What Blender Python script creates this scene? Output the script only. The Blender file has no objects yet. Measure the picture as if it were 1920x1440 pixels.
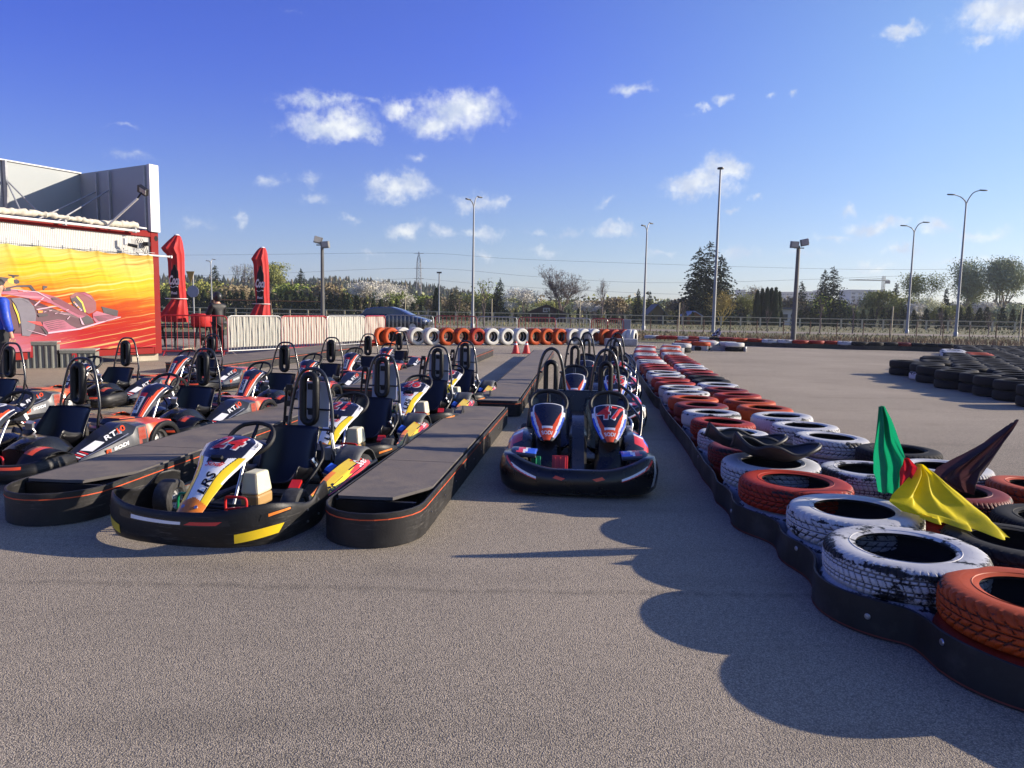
import bpy, math, random
from mathutils import Vector, Matrix, Euler, noise as mnoise
R = math.radians
SC = bpy.context.scene
COL = SC.collection
# ---------------------------------------------------------------- camera
CAM_H, FPX, PITCH, ROLL = 1.40, 1331.0, 5.88, 1.0
cd = bpy.data.cameras.new('camera'); cam = bpy.data.objects.new('camera', cd); COL.objects.link(cam)
cd.sensor_width = 36.0; cd.lens = FPX / 1920 * 36.0; cd.clip_start = 0.05; cd.clip_end = 8000
CR = Matrix.Rotation(R(90 - PITCH), 3, 'X') @ Matrix.Rotation(R(ROLL), 3, 'Z')
cam.matrix_world = Matrix.Translation((0, 0, CAM_H)) @ CR.to_4x4()
SC.camera = cam
def ray(px, py): return CR @ Vector(((px - 960) / FPX, -(py - 720) / FPX, -1.0))
def at(px, py, z=0.0):                       # point of the horizontal plane z seen at a pixel of the 1920x1440 photograph
    d = ray(px, py); t = (z - CAM_H) / d.z; return Vector((d.x * t, d.y * t, z))
def atY(px, py, Y):                          # point at depth Y
    d = ray(px, py); t = Y / d.y; return Vector((d.x * t, Y, CAM_H + d.z * t))
def proj(p):
    v = CR.transposed() @ (Vector(p) - Vector((0, 0, CAM_H))); return (960 + FPX * v.x / -v.z, 720 - FPX * v.y / -v.z)
# ---------------------------------------------------------------- node helpers
class NT:
    def __init__(s, tree): s.t = tree; s.n = tree.nodes; s.l = tree.links
    def add(s, kind, **kw):
        nd = s.n.new(kind)
        ins = kw.pop('i', {})
        for k, v in kw.items(): setattr(nd, k, v)
        for k, v in ins.items():
            if isinstance(v, bpy.types.NodeSocket): s.l.new(v, nd.inputs[k])
            else: nd.inputs[k].default_value = v
        return nd
    def math(s, op, a, b=None, c=None, clamp=False):
        nd = s.add('ShaderNodeMath', operation=op, use_clamp=clamp)
        for k, v in enumerate((a, b, c)):
            if v is None: continue
            if isinstance(v, bpy.types.NodeSocket): s.l.new(v, nd.inputs[k])
            else: nd.inputs[k].default_value = v
        return nd.outputs[0]
    def vmath(s, op, a, b=None, out=0):
        nd = s.add('ShaderNodeVectorMath', operation=op)
        for k, v in enumerate((a, b)):
            if v is None: continue
            if isinstance(v, bpy.types.NodeSocket): s.l.new(v, nd.inputs[k])
            else: nd.inputs[k].default_value = v
        return nd.outputs[out]
    def rng(s, v, a, b, c=0.0, d=1.0, smooth=False):
        nd = s.add('ShaderNodeMapRange', interpolation_type='SMOOTHSTEP' if smooth else 'LINEAR', i={1: a, 2: b, 3: c, 4: d})
        s.l.new(v, nd.inputs[0]); return nd.outputs[0]
    def mix(s, f, a, b, blend='MIX'):
        nd = s.add('ShaderNodeMix', data_type='RGBA', blend_type=blend)
        for k, v in ((0, f), (6, a), (7, b)):
            if isinstance(v, bpy.types.NodeSocket): s.l.new(v, nd.inputs[k])
            elif k == 0: nd.inputs[0].default_value = v
            else: nd.inputs[k].default_value = (*v[:3], 1)
        return nd.outputs[2]
    def noise(s, vec, scale, detail=4, rough=0.55, dist=0.0, out=0):
        nd = s.add('ShaderNodeTexNoise', i={'Scale': scale, 'Detail': detail, 'Roughness': rough, 'Distortion': dist})
        if vec is not None: s.l.new(vec, nd.inputs['Vector'])
        return nd.outputs[out]
# ---------------------------------------------------------------- world: clear spring sky with small cumulus clouds
SUN_EL, SUN_AZ = 18.5, 7.4                   # azimuth counter-clockwise from +X
world = bpy.data.worlds.new('World'); SC.world = world; world.use_nodes = True
W = NT(world.node_tree); W.n.clear()
sky = W.add('ShaderNodeTexSky', sky_type='NISHITA', sun_disc=False, sun_elevation=R(SUN_EL), sun_rotation=R(90 - SUN_AZ),
            altitude=120, air_density=1.0, dust_density=0.35, ozone_density=3.2)
tc = W.add('ShaderNodeTexCoord'); dirv = tc.outputs['Generated']
sep = W.add('ShaderNodeSeparateXYZ', i={0: dirv})
azn = W.math('ARCTAN2', sep.outputs[0], sep.outputs[1]); eln = W.math('ARCSINE', sep.outputs[2])
# hue: the photograph's blue is deeper and more violet than the model sky
ef = W.rng(eln, 0.06, 0.36, smooth=True)
tl = W.mix(ef, (0.68, 0.70, 1.08), (0.385, 0.475, 1.38)); tcn_ = W.mix(ef, (0.90, 0.91, 1.15), (0.63, 0.71, 1.68)); tr_ = W.mix(ef, (0.97, 0.97, 1.18), (1.09, 1.15, 1.38))
tint = W.mix(W.rng(azn, -0.62, 0.0, smooth=False), tl, tcn_); tint = W.mix(W.rng(azn, 0.0, 0.50, smooth=False), tint, tr_)
skyc = W.mix(1.0, sky.outputs[0], tint, 'MULTIPLY')
comb = W.add('ShaderNodeCombineXYZ', i={0: azn, 1: eln, 2: 0.0}).outputs[0]
nz1 = W.noise(comb, 26, 6, 0.6, 0.3, out=1); nz2 = W.noise(comb, 9, 3, 0.5, out=1)
wob = W.vmath('ADD', W.vmath('SCALE', W.vmath('SUBTRACT', nz1, (0.5, 0.5, 0.5)), None), (0, 0, 0))
W.n[wob.node.name].inputs[0].links[0].from_node.inputs['Scale'].default_value = 0.045
wob2 = W.vmath('SCALE', W.vmath('SUBTRACT', nz2, (0.5, 0.5, 0.5))); wob2.node.inputs['Scale'].default_value = 0.05
cv = W.vmath('ADD', W.vmath('ADD', comb, wob), wob2)
CLOUDS = [  # pixel centre, half width, half height, density
 (585, 180, 62, 20, .62), (632, 188, 40, 16, .55), (625, 232, 84, 34, 1.0), (665, 245, 50, 18, .9), (752, 200, 36, 22, .8), (870, 212, 84, 42, 1.0),
 (825, 232, 66, 32, .85), (700, 195, 26, 10, .4), (745, 355, 60, 22, .95), (715, 348, 34, 18, .7), (895, 380, 54, 18, .7), (940, 382, 22, 14, .6), (590, 378, 36, 11, .5),
 (515, 340, 34, 11, .35), (590, 345, 34, 13, .38), (775, 297, 28, 13, .4), (758, 432, 40, 14, .65), (832, 437, 30, 12, .55), (905, 443, 48, 12, .5),
 (905, 480, 20, 11, .5), (455, 408, 20, 18, .3), (370, 410, 50, 18, .22), (1312, 350, 64, 25, 1.0), (1358, 315, 44, 20, .95), (1330, 335, 46, 22, .8),
 (1188, 157, 34, 13, .7), (1346, 186, 26, 11, .65), (1310, 204, 22, 7, .4), (1440, 184, 14, 6, .35), (1492, 185, 9, 8, .35), (1690, 57, 46, 15, .9), (1880, 22, 92, 44, 1.0),
 (1840, 85, 36, 13, .55), (1126, 379, 26, 10, .5), (1145, 437, 42, 13, .75), (1070, 442, 26, 9, .45), (1412, 382, 20, 9, .5), (1368, 403, 18, 8, .4),
 (1590, 398, 18, 15, .5), (1640, 430, 64, 14, .85), (1760, 432, 50, 18, .75), (1850, 442, 50, 12, .5), (1385, 470, 56, 11, .45), (1690, 475, 44, 11, .5),
 (235, 245, 40, 9, .2), (240, 300, 60, 10, .18), (1010, 437, 30, 9, .25), (540, 20, 30, 6, .0), (1890, 490, 60, 10, .5), (1560, 452, 50, 9, .4), (1500, 480, 60, 8, .35), (1230, 470, 50, 8, .3), (700, 470, 40, 8, .25), (1810, 500, 70, 9, .4), (1640, 505, 70, 8, .3), (660, 412, 26, 8, .3), (1020, 470, 40, 9, .3)]
tot = None
for (px, py, w, h, dn) in CLOUDS:
    d = ray(px, py).normalized(); a0 = math.atan2(d.x, d.y); e0 = math.asin(d.z)
    ca = 1 / (1 + ((px - 960) / FPX) ** 2)
    sw = w / FPX * ca * 1.28; sh = h / FPX * (1.20 if py < 300 else 1.5) * ca ** .5
    v = W.vmath('MULTIPLY', W.vmath('SUBTRACT', cv, (a0, e0, 0)), (1 / sw, 1 / sh, 0))
    L = W.vmath('LENGTH', v, out=1)
    m = W.rng(L, 1.15, 0.05, 0, .34 + .66 * dn, smooth=False)
    tot = m if tot is None else W.math('MAXIMUM', tot, m)
fine = W.noise(comb, 60, 5, 0.62); fine2 = W.noise(comb, 170, 3, 0.6)
dens = W.math('ADD', tot, W.math('MULTIPLY', W.math('ADD', W.math('SUBTRACT', fine, 0.5), W.math('MULTIPLY', W.math('SUBTRACT', fine2, 0.5), 0.45)), 0.82))
dens = W.math('MULTIPLY', W.rng(dens, 0.14, 1.0, smooth=True), W.rng(tot, 0.0, 0.35))
dens = W.math('MULTIPLY', dens, 0.93)
shade = W.noise(W.vmath('ADD', comb, (0.012, 0.012, 0)), 30, 4, 0.5)
ccol = W.mix(W.rng(shade, 0.35, 0.66, smooth=True), (4.4, 5.0, 6.2), (7.3, 7.5, 7.4))
fin = W.mix(dens, skyc, ccol)
bg = W.add('ShaderNodeBackground', i={'Color': fin, 'Strength': 0.086})
wo = W.add('ShaderNodeOutputWorld', i={'Surface': bg.outputs[0]})
# ---------------------------------------------------------------- sun, exposure
sd = bpy.data.lights.new('sun', 'SUN'); sun = bpy.data.objects.new('sun', sd); COL.objects.link(sun)
sd.energy = 5.0; sd.angle = R(0.5); sd.color = (1.0, 0.87, 0.71)
SUNV = Vector((math.cos(R(SUN_EL)) * math.cos(R(SUN_AZ)), math.cos(R(SUN_EL)) * math.sin(R(SUN_AZ)), math.sin(R(SUN_EL))))
sun.rotation_euler = SUNV.to_track_quat('Z', 'Y').to_euler()
sun.location = SUNV * 60
SC.view_settings.view_transform = 'Standard'; SC.view_settings.look = 'None'
SC.view_settings.exposure = 0.72; SC.view_settings.gamma = 1.0
SC.render.engine = 'CYCLES'; SC.cycles.use_denoising = True
SC.cycles.max_bounces = 5; SC.cycles.diffuse_bounces = 2; SC.cycles.glossy_bounces = 3; SC.cycles.transmission_bounces = 4; SC.cycles.transparent_max_bounces = 8
# ---------------------------------------------------------------- materials
MATS = {}
def mat(name, col, rough=0.6, metal=0.0, var=0.10, scale=6.0, bump=0.0, bscale=60.0, coat=0.0, spec=0.5, alpha=1.0, dirt=None, dirtamt=0.0, dscale=3.0, trans=0.0, sub=0.0, rvar=0.12):
    if name in MATS: return MATS[name]
    m = bpy.data.materials.new(name); m.use_nodes = True; T = NT(m.node_tree); b = T.n['Principled BSDF']
    tcn = T.add('ShaderNodeTexCoord'); oc = tcn.outputs['Object']
    n = T.noise(oc, scale, 5, 0.6)
    c = T.mix(T.rng(n, 0.3, 0.7), tuple(x * (1 - var) for x in col), tuple(min(1, x * (1 + var)) for x in col))
    if dirt:
        dn = T.noise(oc, dscale, 6, 0.65); c = T.mix(T.rng(dn, 0.58 - dirtamt * .3, 0.66 - dirtamt * .3 + .06, 0, min(1, dirtamt * 1.6)), c, dirt)
    T.l.new(c, b.inputs['Base Color'])
    T.l.new(T.rng(n, 0.3, 0.7, max(0, rough - rvar * rough), min(1, rough + rvar)), b.inputs['Roughness'])
    b.inputs['Metallic'].default_value = metal; b.inputs['Specular IOR Level'].default_value = spec
    b.inputs['Coat Weight'].default_value = coat; b.inputs['Coat Roughness'].default_value = 0.12
    b.inputs['Alpha'].default_value = alpha; b.inputs['Transmission Weight'].default_value = trans
    if sub: b.inputs['Subsurface Weight'].default_value = sub
    if bump:
        bn = T.noise(oc, bscale, 4, 0.6); bp = T.add('ShaderNodeBump', i={'Strength': bump, 'Distance': 0.01, 'Height': bn}); T.l.new(bp.outputs[0], b.inputs['Normal'])
    MATS[name] = m; return m
# ---------------------------------------------------------------- mesh builder
def cat(pts, n, closed=False):               # Catmull-Rom through points
    P = [Vector(p) for p in pts]; m = len(P); out = []
    segs = m if closed else m - 1
    for i in range(segs):
        if closed: a, b, c, d = P[(i - 1) % m], P[i], P[(i + 1) % m], P[(i + 2) % m]
        else: a, b, c, d = P[max(i - 1, 0)], P[i], P[i + 1], P[min(i + 2, m - 1)]
        for k in range(n):
            t = k / n
            out.append(0.5 * ((2 * b) + (c - a) * t + (2 * a - 5 * b + 4 * c - d) * t * t + (3 * b - a - 3 * c + d) * t ** 3))
    if not closed: out.append(P[-1].copy())
    return out
class MB:
    def __init__(s): s.v = []; s.f = []; s.m = []; s.ms = []; s.sm = []
    def mi(s, m):
        if m not in s.ms: s.ms.append(m)
        return s.ms.index(m)
    def face(s, pts, m, smooth=False):
        b = len(s.v); s.v += [tuple(p) for p in pts]; s.f.append(tuple(range(b, b + len(pts)))); s.m.append(s.mi(m)); s.sm.append(smooth); return s
    def faces(s, V, F, m, smooth=True):
        b = len(s.v); s.v += [tuple(p) for p in V]; k = s.mi(m) if not isinstance(m, list) else None
        for j, f in enumerate(F):
            s.f.append(tuple(b + i for i in f)); s.m.append(k if k is not None else s.mi(m[j])); s.sm.append(smooth)
        return s
    def grid(s, fn, nu, nv, m, closeu=False, smooth=True):   # fn(u,v)->point; m material or fn(u,v)->material
        V = []; F = []; M = []
        for i in range(nu + (0 if closeu else 1)):
            for j in range(nv + 1): V.append(fn(i / nu, j / nv))
        nn = nu if closeu else nu + 1
        for i in range(nu):
            for j in range(nv):
                a = i * (nv + 1) + j; b = ((i + 1) % nn) * (nv + 1) + j
                F.append((a, b, b + 1, a + 1)); M.append(m((i + .5) / nu, (j + .5) / nv) if callable(m) else m)
        return s.faces(V, F, M, smooth)
    def box(s, c, d, m, rot=None, taper=1.0):
        x, y, z = (k / 2 for k in d); V = []
        for sz in (-1, 1):
            t = taper if sz > 0 else 1
            for sx, sy in ((-1, -1), (1, -1), (1, 1), (-1, 1)): V.append(Vector((sx * x * t, sy * y * t, sz * z)))
        if rot: q = Euler(tuple(R(a) for a in rot)).to_matrix(); V = [q @ p for p in V]
        V = [p + Vector(c) for p in V]
        return s.faces(V, [(3, 2, 1, 0), (4, 5, 6, 7), (0, 1, 5, 4), (1, 2, 6, 5), (2, 3, 7, 6), (3, 0, 4, 7)], m, False)
    def hexa(s, V, m):                       # 8 corners: bottom 4 then top 4
        return s.faces([Vector(p) for p in V], [(3, 2, 1, 0), (4, 5, 6, 7), (0, 1, 5, 4), (1, 2, 6, 5), (2, 3, 7, 6), (3, 0, 4, 7)], m, False)
    def tube(s, pts, r, m, seg=8, closed=False, sub=0, caps=True, flat=None):
        if sub: pts = cat(pts, sub, closed)
        P = [Vector(p) for p in pts]; n = len(P); V = []; F = []
        rr = r if isinstance(r, (list, tuple)) else [r] * n
        if len(rr) != n: rr = [rr[0] + (rr[-1] - rr[0]) * i / (n - 1) for i in range(n)]
        prev = None
        for i in range(n):
            if closed: t = P[(i + 1) % n] - P[i - 1]
            else: t = P[min(i + 1, n - 1)] - P[max(i - 1, 0)]
            if t.length < 1e-9: t = Vector((0, 0, 1))
            t.normalize()
            if prev is None:
                a = t.cross(Vector((0, 0, 1))); 
                if a.length < .05: a = t.cross(Vector((1, 0, 0)))
            else: a = prev - t * prev.dot(t)
            a.normalize(); b = t.cross(a); prev = a
            for k in range(seg):
                an = 2 * math.pi * k / seg
                V.append(P[i] + (a * math.cos(an) + b * math.sin(an) * (flat or 1)) * rr[i])
        for i in range(n if closed else n - 1):
            j = (i + 1) % n
            for k in range(seg): F.append((i * seg + k, i * seg + (k + 1) % seg, j * seg + (k + 1) % seg, j * seg + k))
        if not closed and caps: F.append(tuple(range(seg - 1, -1, -1))); F.append(tuple((n - 1) * seg + k for k in range(seg)))
        return s.faces(V, F, m, True)
    def lathe(s, prof, seg, m, org=(0, 0, 0), axis='Z', closed=False):    # prof: (r, h)
        V = []; F = []; o = Vector(org); n = len(prof)
        for k in range(seg):
            a = 2 * math.pi * k / seg; c, sn = math.cos(a), math.sin(a)
            for r, h in prof:
                p = {'Z': (r * c, r * sn, h), 'X': (h, r * c, r * sn), 'Y': (r * sn, h, r * c)}[axis]; V.append(o + Vector(p))
        for k in range(seg):
            k2 = (k + 1) % seg
            for j in range(n if closed else n - 1):
                j2 = (j + 1) % n; F.append((k * n + j, k2 * n + j, k2 * n + j2, k * n + j2))
        return s.faces(V, F, m, True)
    def loft(s, secs, m, caps=True, smooth=True, closed_sec=True):        # list of equal-length loops
        n = len(secs[0]); V = [p for q in secs for p in q]; F = []; M = []
        for i in range(len(secs) - 1):
            for k in range(n if closed_sec else n - 1):
                F.append((i * n + k, i * n + (k + 1) % n, (i + 1) * n + (k + 1) % n, (i + 1) * n + k)); M.append(m(i, k) if callable(m) else m)
        if caps:
            F.append(tuple(range(n - 1, -1, -1))); F.append(tuple((len(secs) - 1) * n + k for k in range(n)))
            M += [m(0, 0) if callable(m) else m] * 2
        return s.faces(V, F, M, smooth)
    def prism(s, poly, h, m, org=(0, 0, 0), ax=((1, 0, 0), (0, 1, 0)), mside=None, smooth=False):   # 2D polygon extruded along its normal by h
        u, v = Vector(ax[0]), Vector(ax[1]); nrm = u.cross(v).normalized(); o = Vector(org)
        A = [o + u * p[0] + v * p[1] for p in poly]; B = [p + nrm * h for p in A]; n = len(A)
        s.faces(A + B, [tuple(range(n - 1, -1, -1)), tuple(range(n, 2 * n))], m, False)
        s.faces(A + B, [(i, (i + 1) % n, n + (i + 1) % n, n + i) for i in range(n)], mside or m, smooth); return s
    def text(s, txt, size, m, place, shear=0.0, off=0.0, sx=1.0, align='CENTER'):
        V, F = text2d(txt, size, shear, off, align); return s.faces([place(x * sx, y) for x, y in V], F, m, False)
    def build(s, name, parent=None, loc=None, rot=None, sharp=38, bevel=0, solid=0, sub=0):
        me = bpy.data.meshes.new(name); me.from_pydata(s.v, [], s.f)
        for m in s.ms: me.materials.append(m)
        me.polygons.foreach_set('material_index', s.m); me.polygons.foreach_set('use_smooth', s.sm); me.update(); me.validate()
        if any(s.sm) and sharp: me.set_sharp_from_angle(angle=R(sharp))
        o = bpy.data.objects.new(name, me); COL.objects.link(o)
        if parent: o.parent = parent
        if loc is not None: o.location = loc
        if rot is not None: o.rotation_euler = rot
        if solid: md = o.modifiers.new('solid', 'SOLIDIFY'); md.thickness = solid; md.offset = 0
        if bevel: md = o.modifiers.new('bevel', 'BEVEL'); md.width = bevel; md.segments = 2; md.limit_method = 'ANGLE'
        if sub: md = o.modifiers.new('sub', 'SUBSURF'); md.levels = md.render_levels = sub
        return o
_tx = {}
def text2d(txt, size, shear=0.0, off=0.0, align='CENTER'):
    k = (txt, size, shear, off, align)
    if k not in _tx:
        cu = bpy.data.curves.new('tmp', 'FONT'); cu.body = txt; cu.size = size; cu.shear = shear; cu.offset = off; cu.align_x = align; cu.align_y = 'CENTER'; cu.resolution_u = 3
        o = bpy.data.objects.new('tmp', cu); me = bpy.data.meshes.new_from_object(o)
        _tx[k] = ([(v.co.x, v.co.y) for v in me.vertices], [tuple(p.vertices) for p in me.polygons])
        bpy.data.objects.remove(o); bpy.data.curves.remove(cu); bpy.data.meshes.remove(me)
    return _tx[k]
def plane_at(o, u, v, off=0.0):
    o, u, v = Vector(o), Vector(u).normalized(), Vector(v).normalized(); n = u.cross(v).normalized()
    return lambda x, y: o + u * x + v * y + n * off
def tag(o, label=None, cat_=None, group=None, kind=None):
    if label: o['label'] = label
    if cat_: o['category'] = cat_
    if group: o['group'] = group
    if kind: o['kind'] = kind
    return o
def thing(name, label, cat_, loc=(0, 0, 0), rz=0.0, group=None):
    o = bpy.data.objects.new(name, None); COL.objects.link(o); o.location = loc; o.rotation_euler = (0, 0, rz); o.empty_display_size = .2
    return tag(o, label, cat_, group)
KIDS = {}
def kids(o): return [c for c in bpy.data.objects if c.parent == o]
def dup(root, loc, rz, label, tree=None, skip=()):
    def cp(o, par):
        c = o.copy(); COL.objects.link(c)
        if par: c.parent = par
        for ch in tree.get(o.name, []):
            if ch.name.split('.')[0] not in skip: cp(ch, c)
        return c
    if tree is None: tree = tree_of(root)
    c = cp(root, None); c.location = loc; c.rotation_euler = (0, 0, rz)
    if label: c['label'] = label
    return c
def tree_of(root):
    t = {}; q = [root]; allc = {}
    for o in bpy.data.objects:
        if o.parent: allc.setdefault(o.parent.name, []).append(o)
    while q:
        o = q.pop(); t[o.name] = allc.get(o.name, []); q += t[o.name]
    return t
def lerp(a, b, t): return a + (b - a) * t
def smooth01(t): t = max(0, min(1, t)); return t * t * (3 - 2 * t)
ORD = ['first', 'second', 'third', 'fourth', 'fifth', 'sixth', 'seventh', 'eighth', 'ninth', 'tenth', 'eleventh', 'twelfth', 'thirteenth', 'fourteenth', 'fifteenth', 'sixteenth', 'seventeenth', 'eighteenth', 'nineteenth', 'twentieth']
def ordn(i): return ORD[i] if i < 20 else ['twenty-', 'thirty-', 'forty-'][(i + 1) // 10 - 2] + ORD[(i + 1) % 10 - 1] if (i + 1) % 10 else ['', 'twentieth', 'thirtieth', 'fortieth', 'fiftieth'][(i + 1) // 10 - 1]
# ================================================================ ground, structure
def asphalt_mat(name, c1, c2, fine=1.0):
    m = bpy.data.materials.new(name); m.use_nodes = True; T = NT(m.node_tree); b = T.n['Principled BSDF']
    P = T.add('ShaderNodeNewGeometry').outputs['Position']
    vo = T.add('ShaderNodeTexVoronoi', feature='F1', i={'Scale': 180.0, 'Vector': P, 'Randomness': 1.0})
    stone = T.add('ShaderNodeSeparateColor', i={0: vo.outputs['Color']}).outputs[0]
    n1 = T.noise(P, 240, 3, 0.7); n2 = T.noise(P, 1.1, 5, 0.6); n3 = T.noise(P, 0.23, 3, 0.5); n4 = T.noise(P, 34, 4, 0.6)
    c = T.mix(T.rng(stone, 0.05, 0.95), c1, c2)
    c = T.mix(T.rng(vo.outputs['Distance'], 0.25, 0.75, 0, 0.75 * fine), c, tuple(x * 0.30 for x in c1))
    c = T.mix(T.rng(n4, 0.62, 0.72, 0, 0.55), c, tuple(x * 0.35 for x in c1))
    c = T.mix(T.rng(n2, 0.3, 0.72, 0, 0.30), c, tuple(x * 0.75 for x in c1))
    c = T.mix(T.rng(n3, 0.35, 0.7, 0, 0.22), c, tuple(x * 1.25 for x in c2))
    n5 = T.noise(P, 3.1, 3, 0.6); c = T.mix(T.rng(n5, 0.68, 0.76, 0, 0.25), c, tuple(x * 0.35 for x in c1))
    v2 = T.add('ShaderNodeTexVoronoi', feature='F1', i={'Scale': 13.0, 'Vector': P}); c = T.mix(T.rng(v2.outputs['Distance'], 0.035, 0.07, 0.75, 0), c, tuple(x * 0.18 for x in c1))
    w1 = T.add('ShaderNodeTexWave', wave_type='RINGS', i={'Scale': 0.22, 'Distortion': 3.0, 'Detail': 3.0, 'Detail Scale': 0.6, 'Vector': P}); c = T.mix(T.math('MULTIPLY', T.rng(w1.outputs['Fac'], 0.93, 1.0, 0, 0.18), T.rng(n2, .4, .6)), c, tuple(x * 0.30 for x in c1))
    # faint tyre-rubber arcs and paving seams running across
    mp = T.add('ShaderNodeMapping', i={'Vector': P, 'Scale': (0.12, 1.5, 1.0), 'Rotation': (0, 0, 0.06)})
    st = T.noise(mp.outputs[0], 2.2, 4, 0.6, 0.6); c = T.mix(T.rng(st, 0.56, 0.72, 0, 0.16), c, tuple(x * 0.45 for x in c1))
    sx = T.add('ShaderNodeSeparateXYZ', i={0: P}); wobn = T.noise(P, 0.5, 3, 0.6)
    line = T.math('ABSOLUTE', T.math('SUBTRACT', T.math('ADD', sx.outputs[1], T.math('MULTIPLY', wobn, 0.16)), 3.52))
    c = T.mix(T.math('MULTIPLY', T.rng(line, 0.0, 0.05, 0.45, 0), T.rng(T.noise(P, 9, 3, 0.7), 0.35, 0.6)), c, tuple(x * 0.3 for x in c1))
    T.l.new(c, b.inputs['Base Color']); b.inputs['Roughness'].default_value = 0.88; b.inputs['Specular IOR Level'].default_value = 0.15
    h = T.math('ADD', T.math('MULTIPLY', T.math('SUBTRACT', 1.0, vo.outputs['Distance']), 1.0), T.math('MULTIPLY', n1, 0.5))
    bp = T.add('ShaderNodeBump', i={'Strength': 0.60 * fine, 'Distance': 0.006, 'Height': h}); T.l.new(bp.outputs[0], b.inputs['Normal'])
    return m
M_ASPH = asphalt_mat('asphalt', (0.285, 0.248, 0.195), (0.62, 0.52, 0.385))
M_ROAD = mat('road_asphalt', (0.20, 0.18, 0.17), 0.9, var=.15, scale=.3)
def grass_mat():
    m = bpy.data.materials.new('dry_grass'); m.use_nodes = True; T = NT(m.node_tree); b = T.n['Principled BSDF']
    P = T.add('ShaderNodeNewGeometry').outputs['Position']
    n = T.noise(P, 0.35, 5, 0.65); n2 = T.noise(P, 6, 4, 0.7)
    c = T.mix(T.rng(n, 0.35, 0.65), (0.115, 0.13, 0.035), (0.21, 0.175, 0.075)); c = T.mix(T.rng(n2, 0.4, 0.75, 0, .6), c, (0.10, 0.075, 0.04))
    T.l.new(c, b.inputs['Base Color']); b.inputs['Roughness'].default_value = 0.95; return m
M_GRASS = grass_mat()
g = MB(); g.face([(-6000, -200, -.02), (6000, -200, -.02), (6000, 7000, -.02), (-6000, 7000, -.02)], M_GRASS)
tag(g.build('ground'), kind='structure')
YB = 34.6                                    # far edge of the karting asphalt
g = MB(); g.face([(-40, -12, 0), (34, -12, 0), (60, YB + 1, 0), (8, YB + .2, 0), (-40, YB - 1, 0)], M_ASPH)
tag(g.build('asphalt_yard'), kind='structure')
# road that passes behind the yard, and its verge
M_PATHC = mat('pale_paving', (0.25, 0.20, 0.145), 0.9, var=.12, scale=.5)
g = MB(); g.face([(-200, 58, -.008), (200, 56, -.008), (200, 62.0, -.008), (-200, 64, -.008)], M_PATHC)
tag(g.build('road'), kind='structure')
# reddish dormant ground cover between the asphalt and the grass
M_TWIG = mat('red_twigs', (0.16, 0.075, 0.05), 0.9, var=.35, scale=3); M_TWIG2 = mat('pale_twigs', (0.26, 0.19, 0.10), 0.9, var=.3, scale=3)
rnd = random.Random(5); g = MB()
for i in range(5200):
    x = rnd.uniform(-6, 30); y = rnd.uniform(YB + 1.4, YB + 9); 
    if abs(x / (y + 1)) > .8: continue
    h = rnd.uniform(.14, .42); a = rnd.uniform(0, 6.28); w = .016
    p = Vector((x, y, 0)); q = p + Vector((math.cos(a) * h * .35, math.sin(a) * h * .35, h)); s_ = Vector((math.sin(a), -math.cos(a), 0)) * w
    g.face([p - s_, p + s_, q], M_TWIG if rnd.random() < .6 else M_TWIG2)
    r2 = p.lerp(q, .5); q2 = r2 + Vector((rnd.uniform(-.2, .2), rnd.uniform(-.1, .1), h * .45)); g.face([r2 - s_ * .7, r2 + s_ * .7, q2], M_TWIG2)
tag(g.build('ground_cover'), kind='stuff')
rnd = random.Random(6); g = MB(); M_BL1 = mat('grass_blade', (0.13, 0.15, 0.04), .9, var=.3, scale=1); M_BL2 = mat('dry_blade', (0.26, 0.20, 0.09), .9, var=.3, scale=1)
for i in range(9000):
    y = rnd.uniform(YB + 6, 84); x = rnd.uniform(-.75, .8) * y
    if 55.5 < y < 64.5: continue
    h = rnd.uniform(.08, .24); a = rnd.uniform(0, 6.28); w = .05; p = Vector((x, y, 0)); s_ = Vector((math.cos(a), math.sin(a), 0)) * w
    g.face([p - s_, p + s_, p + Vector((rnd.uniform(-.1, .1), rnd.uniform(-.1, .1), h))], M_BL1 if rnd.random() < .55 else M_BL2)
tag(g.build('grass'), kind='stuff')
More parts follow.
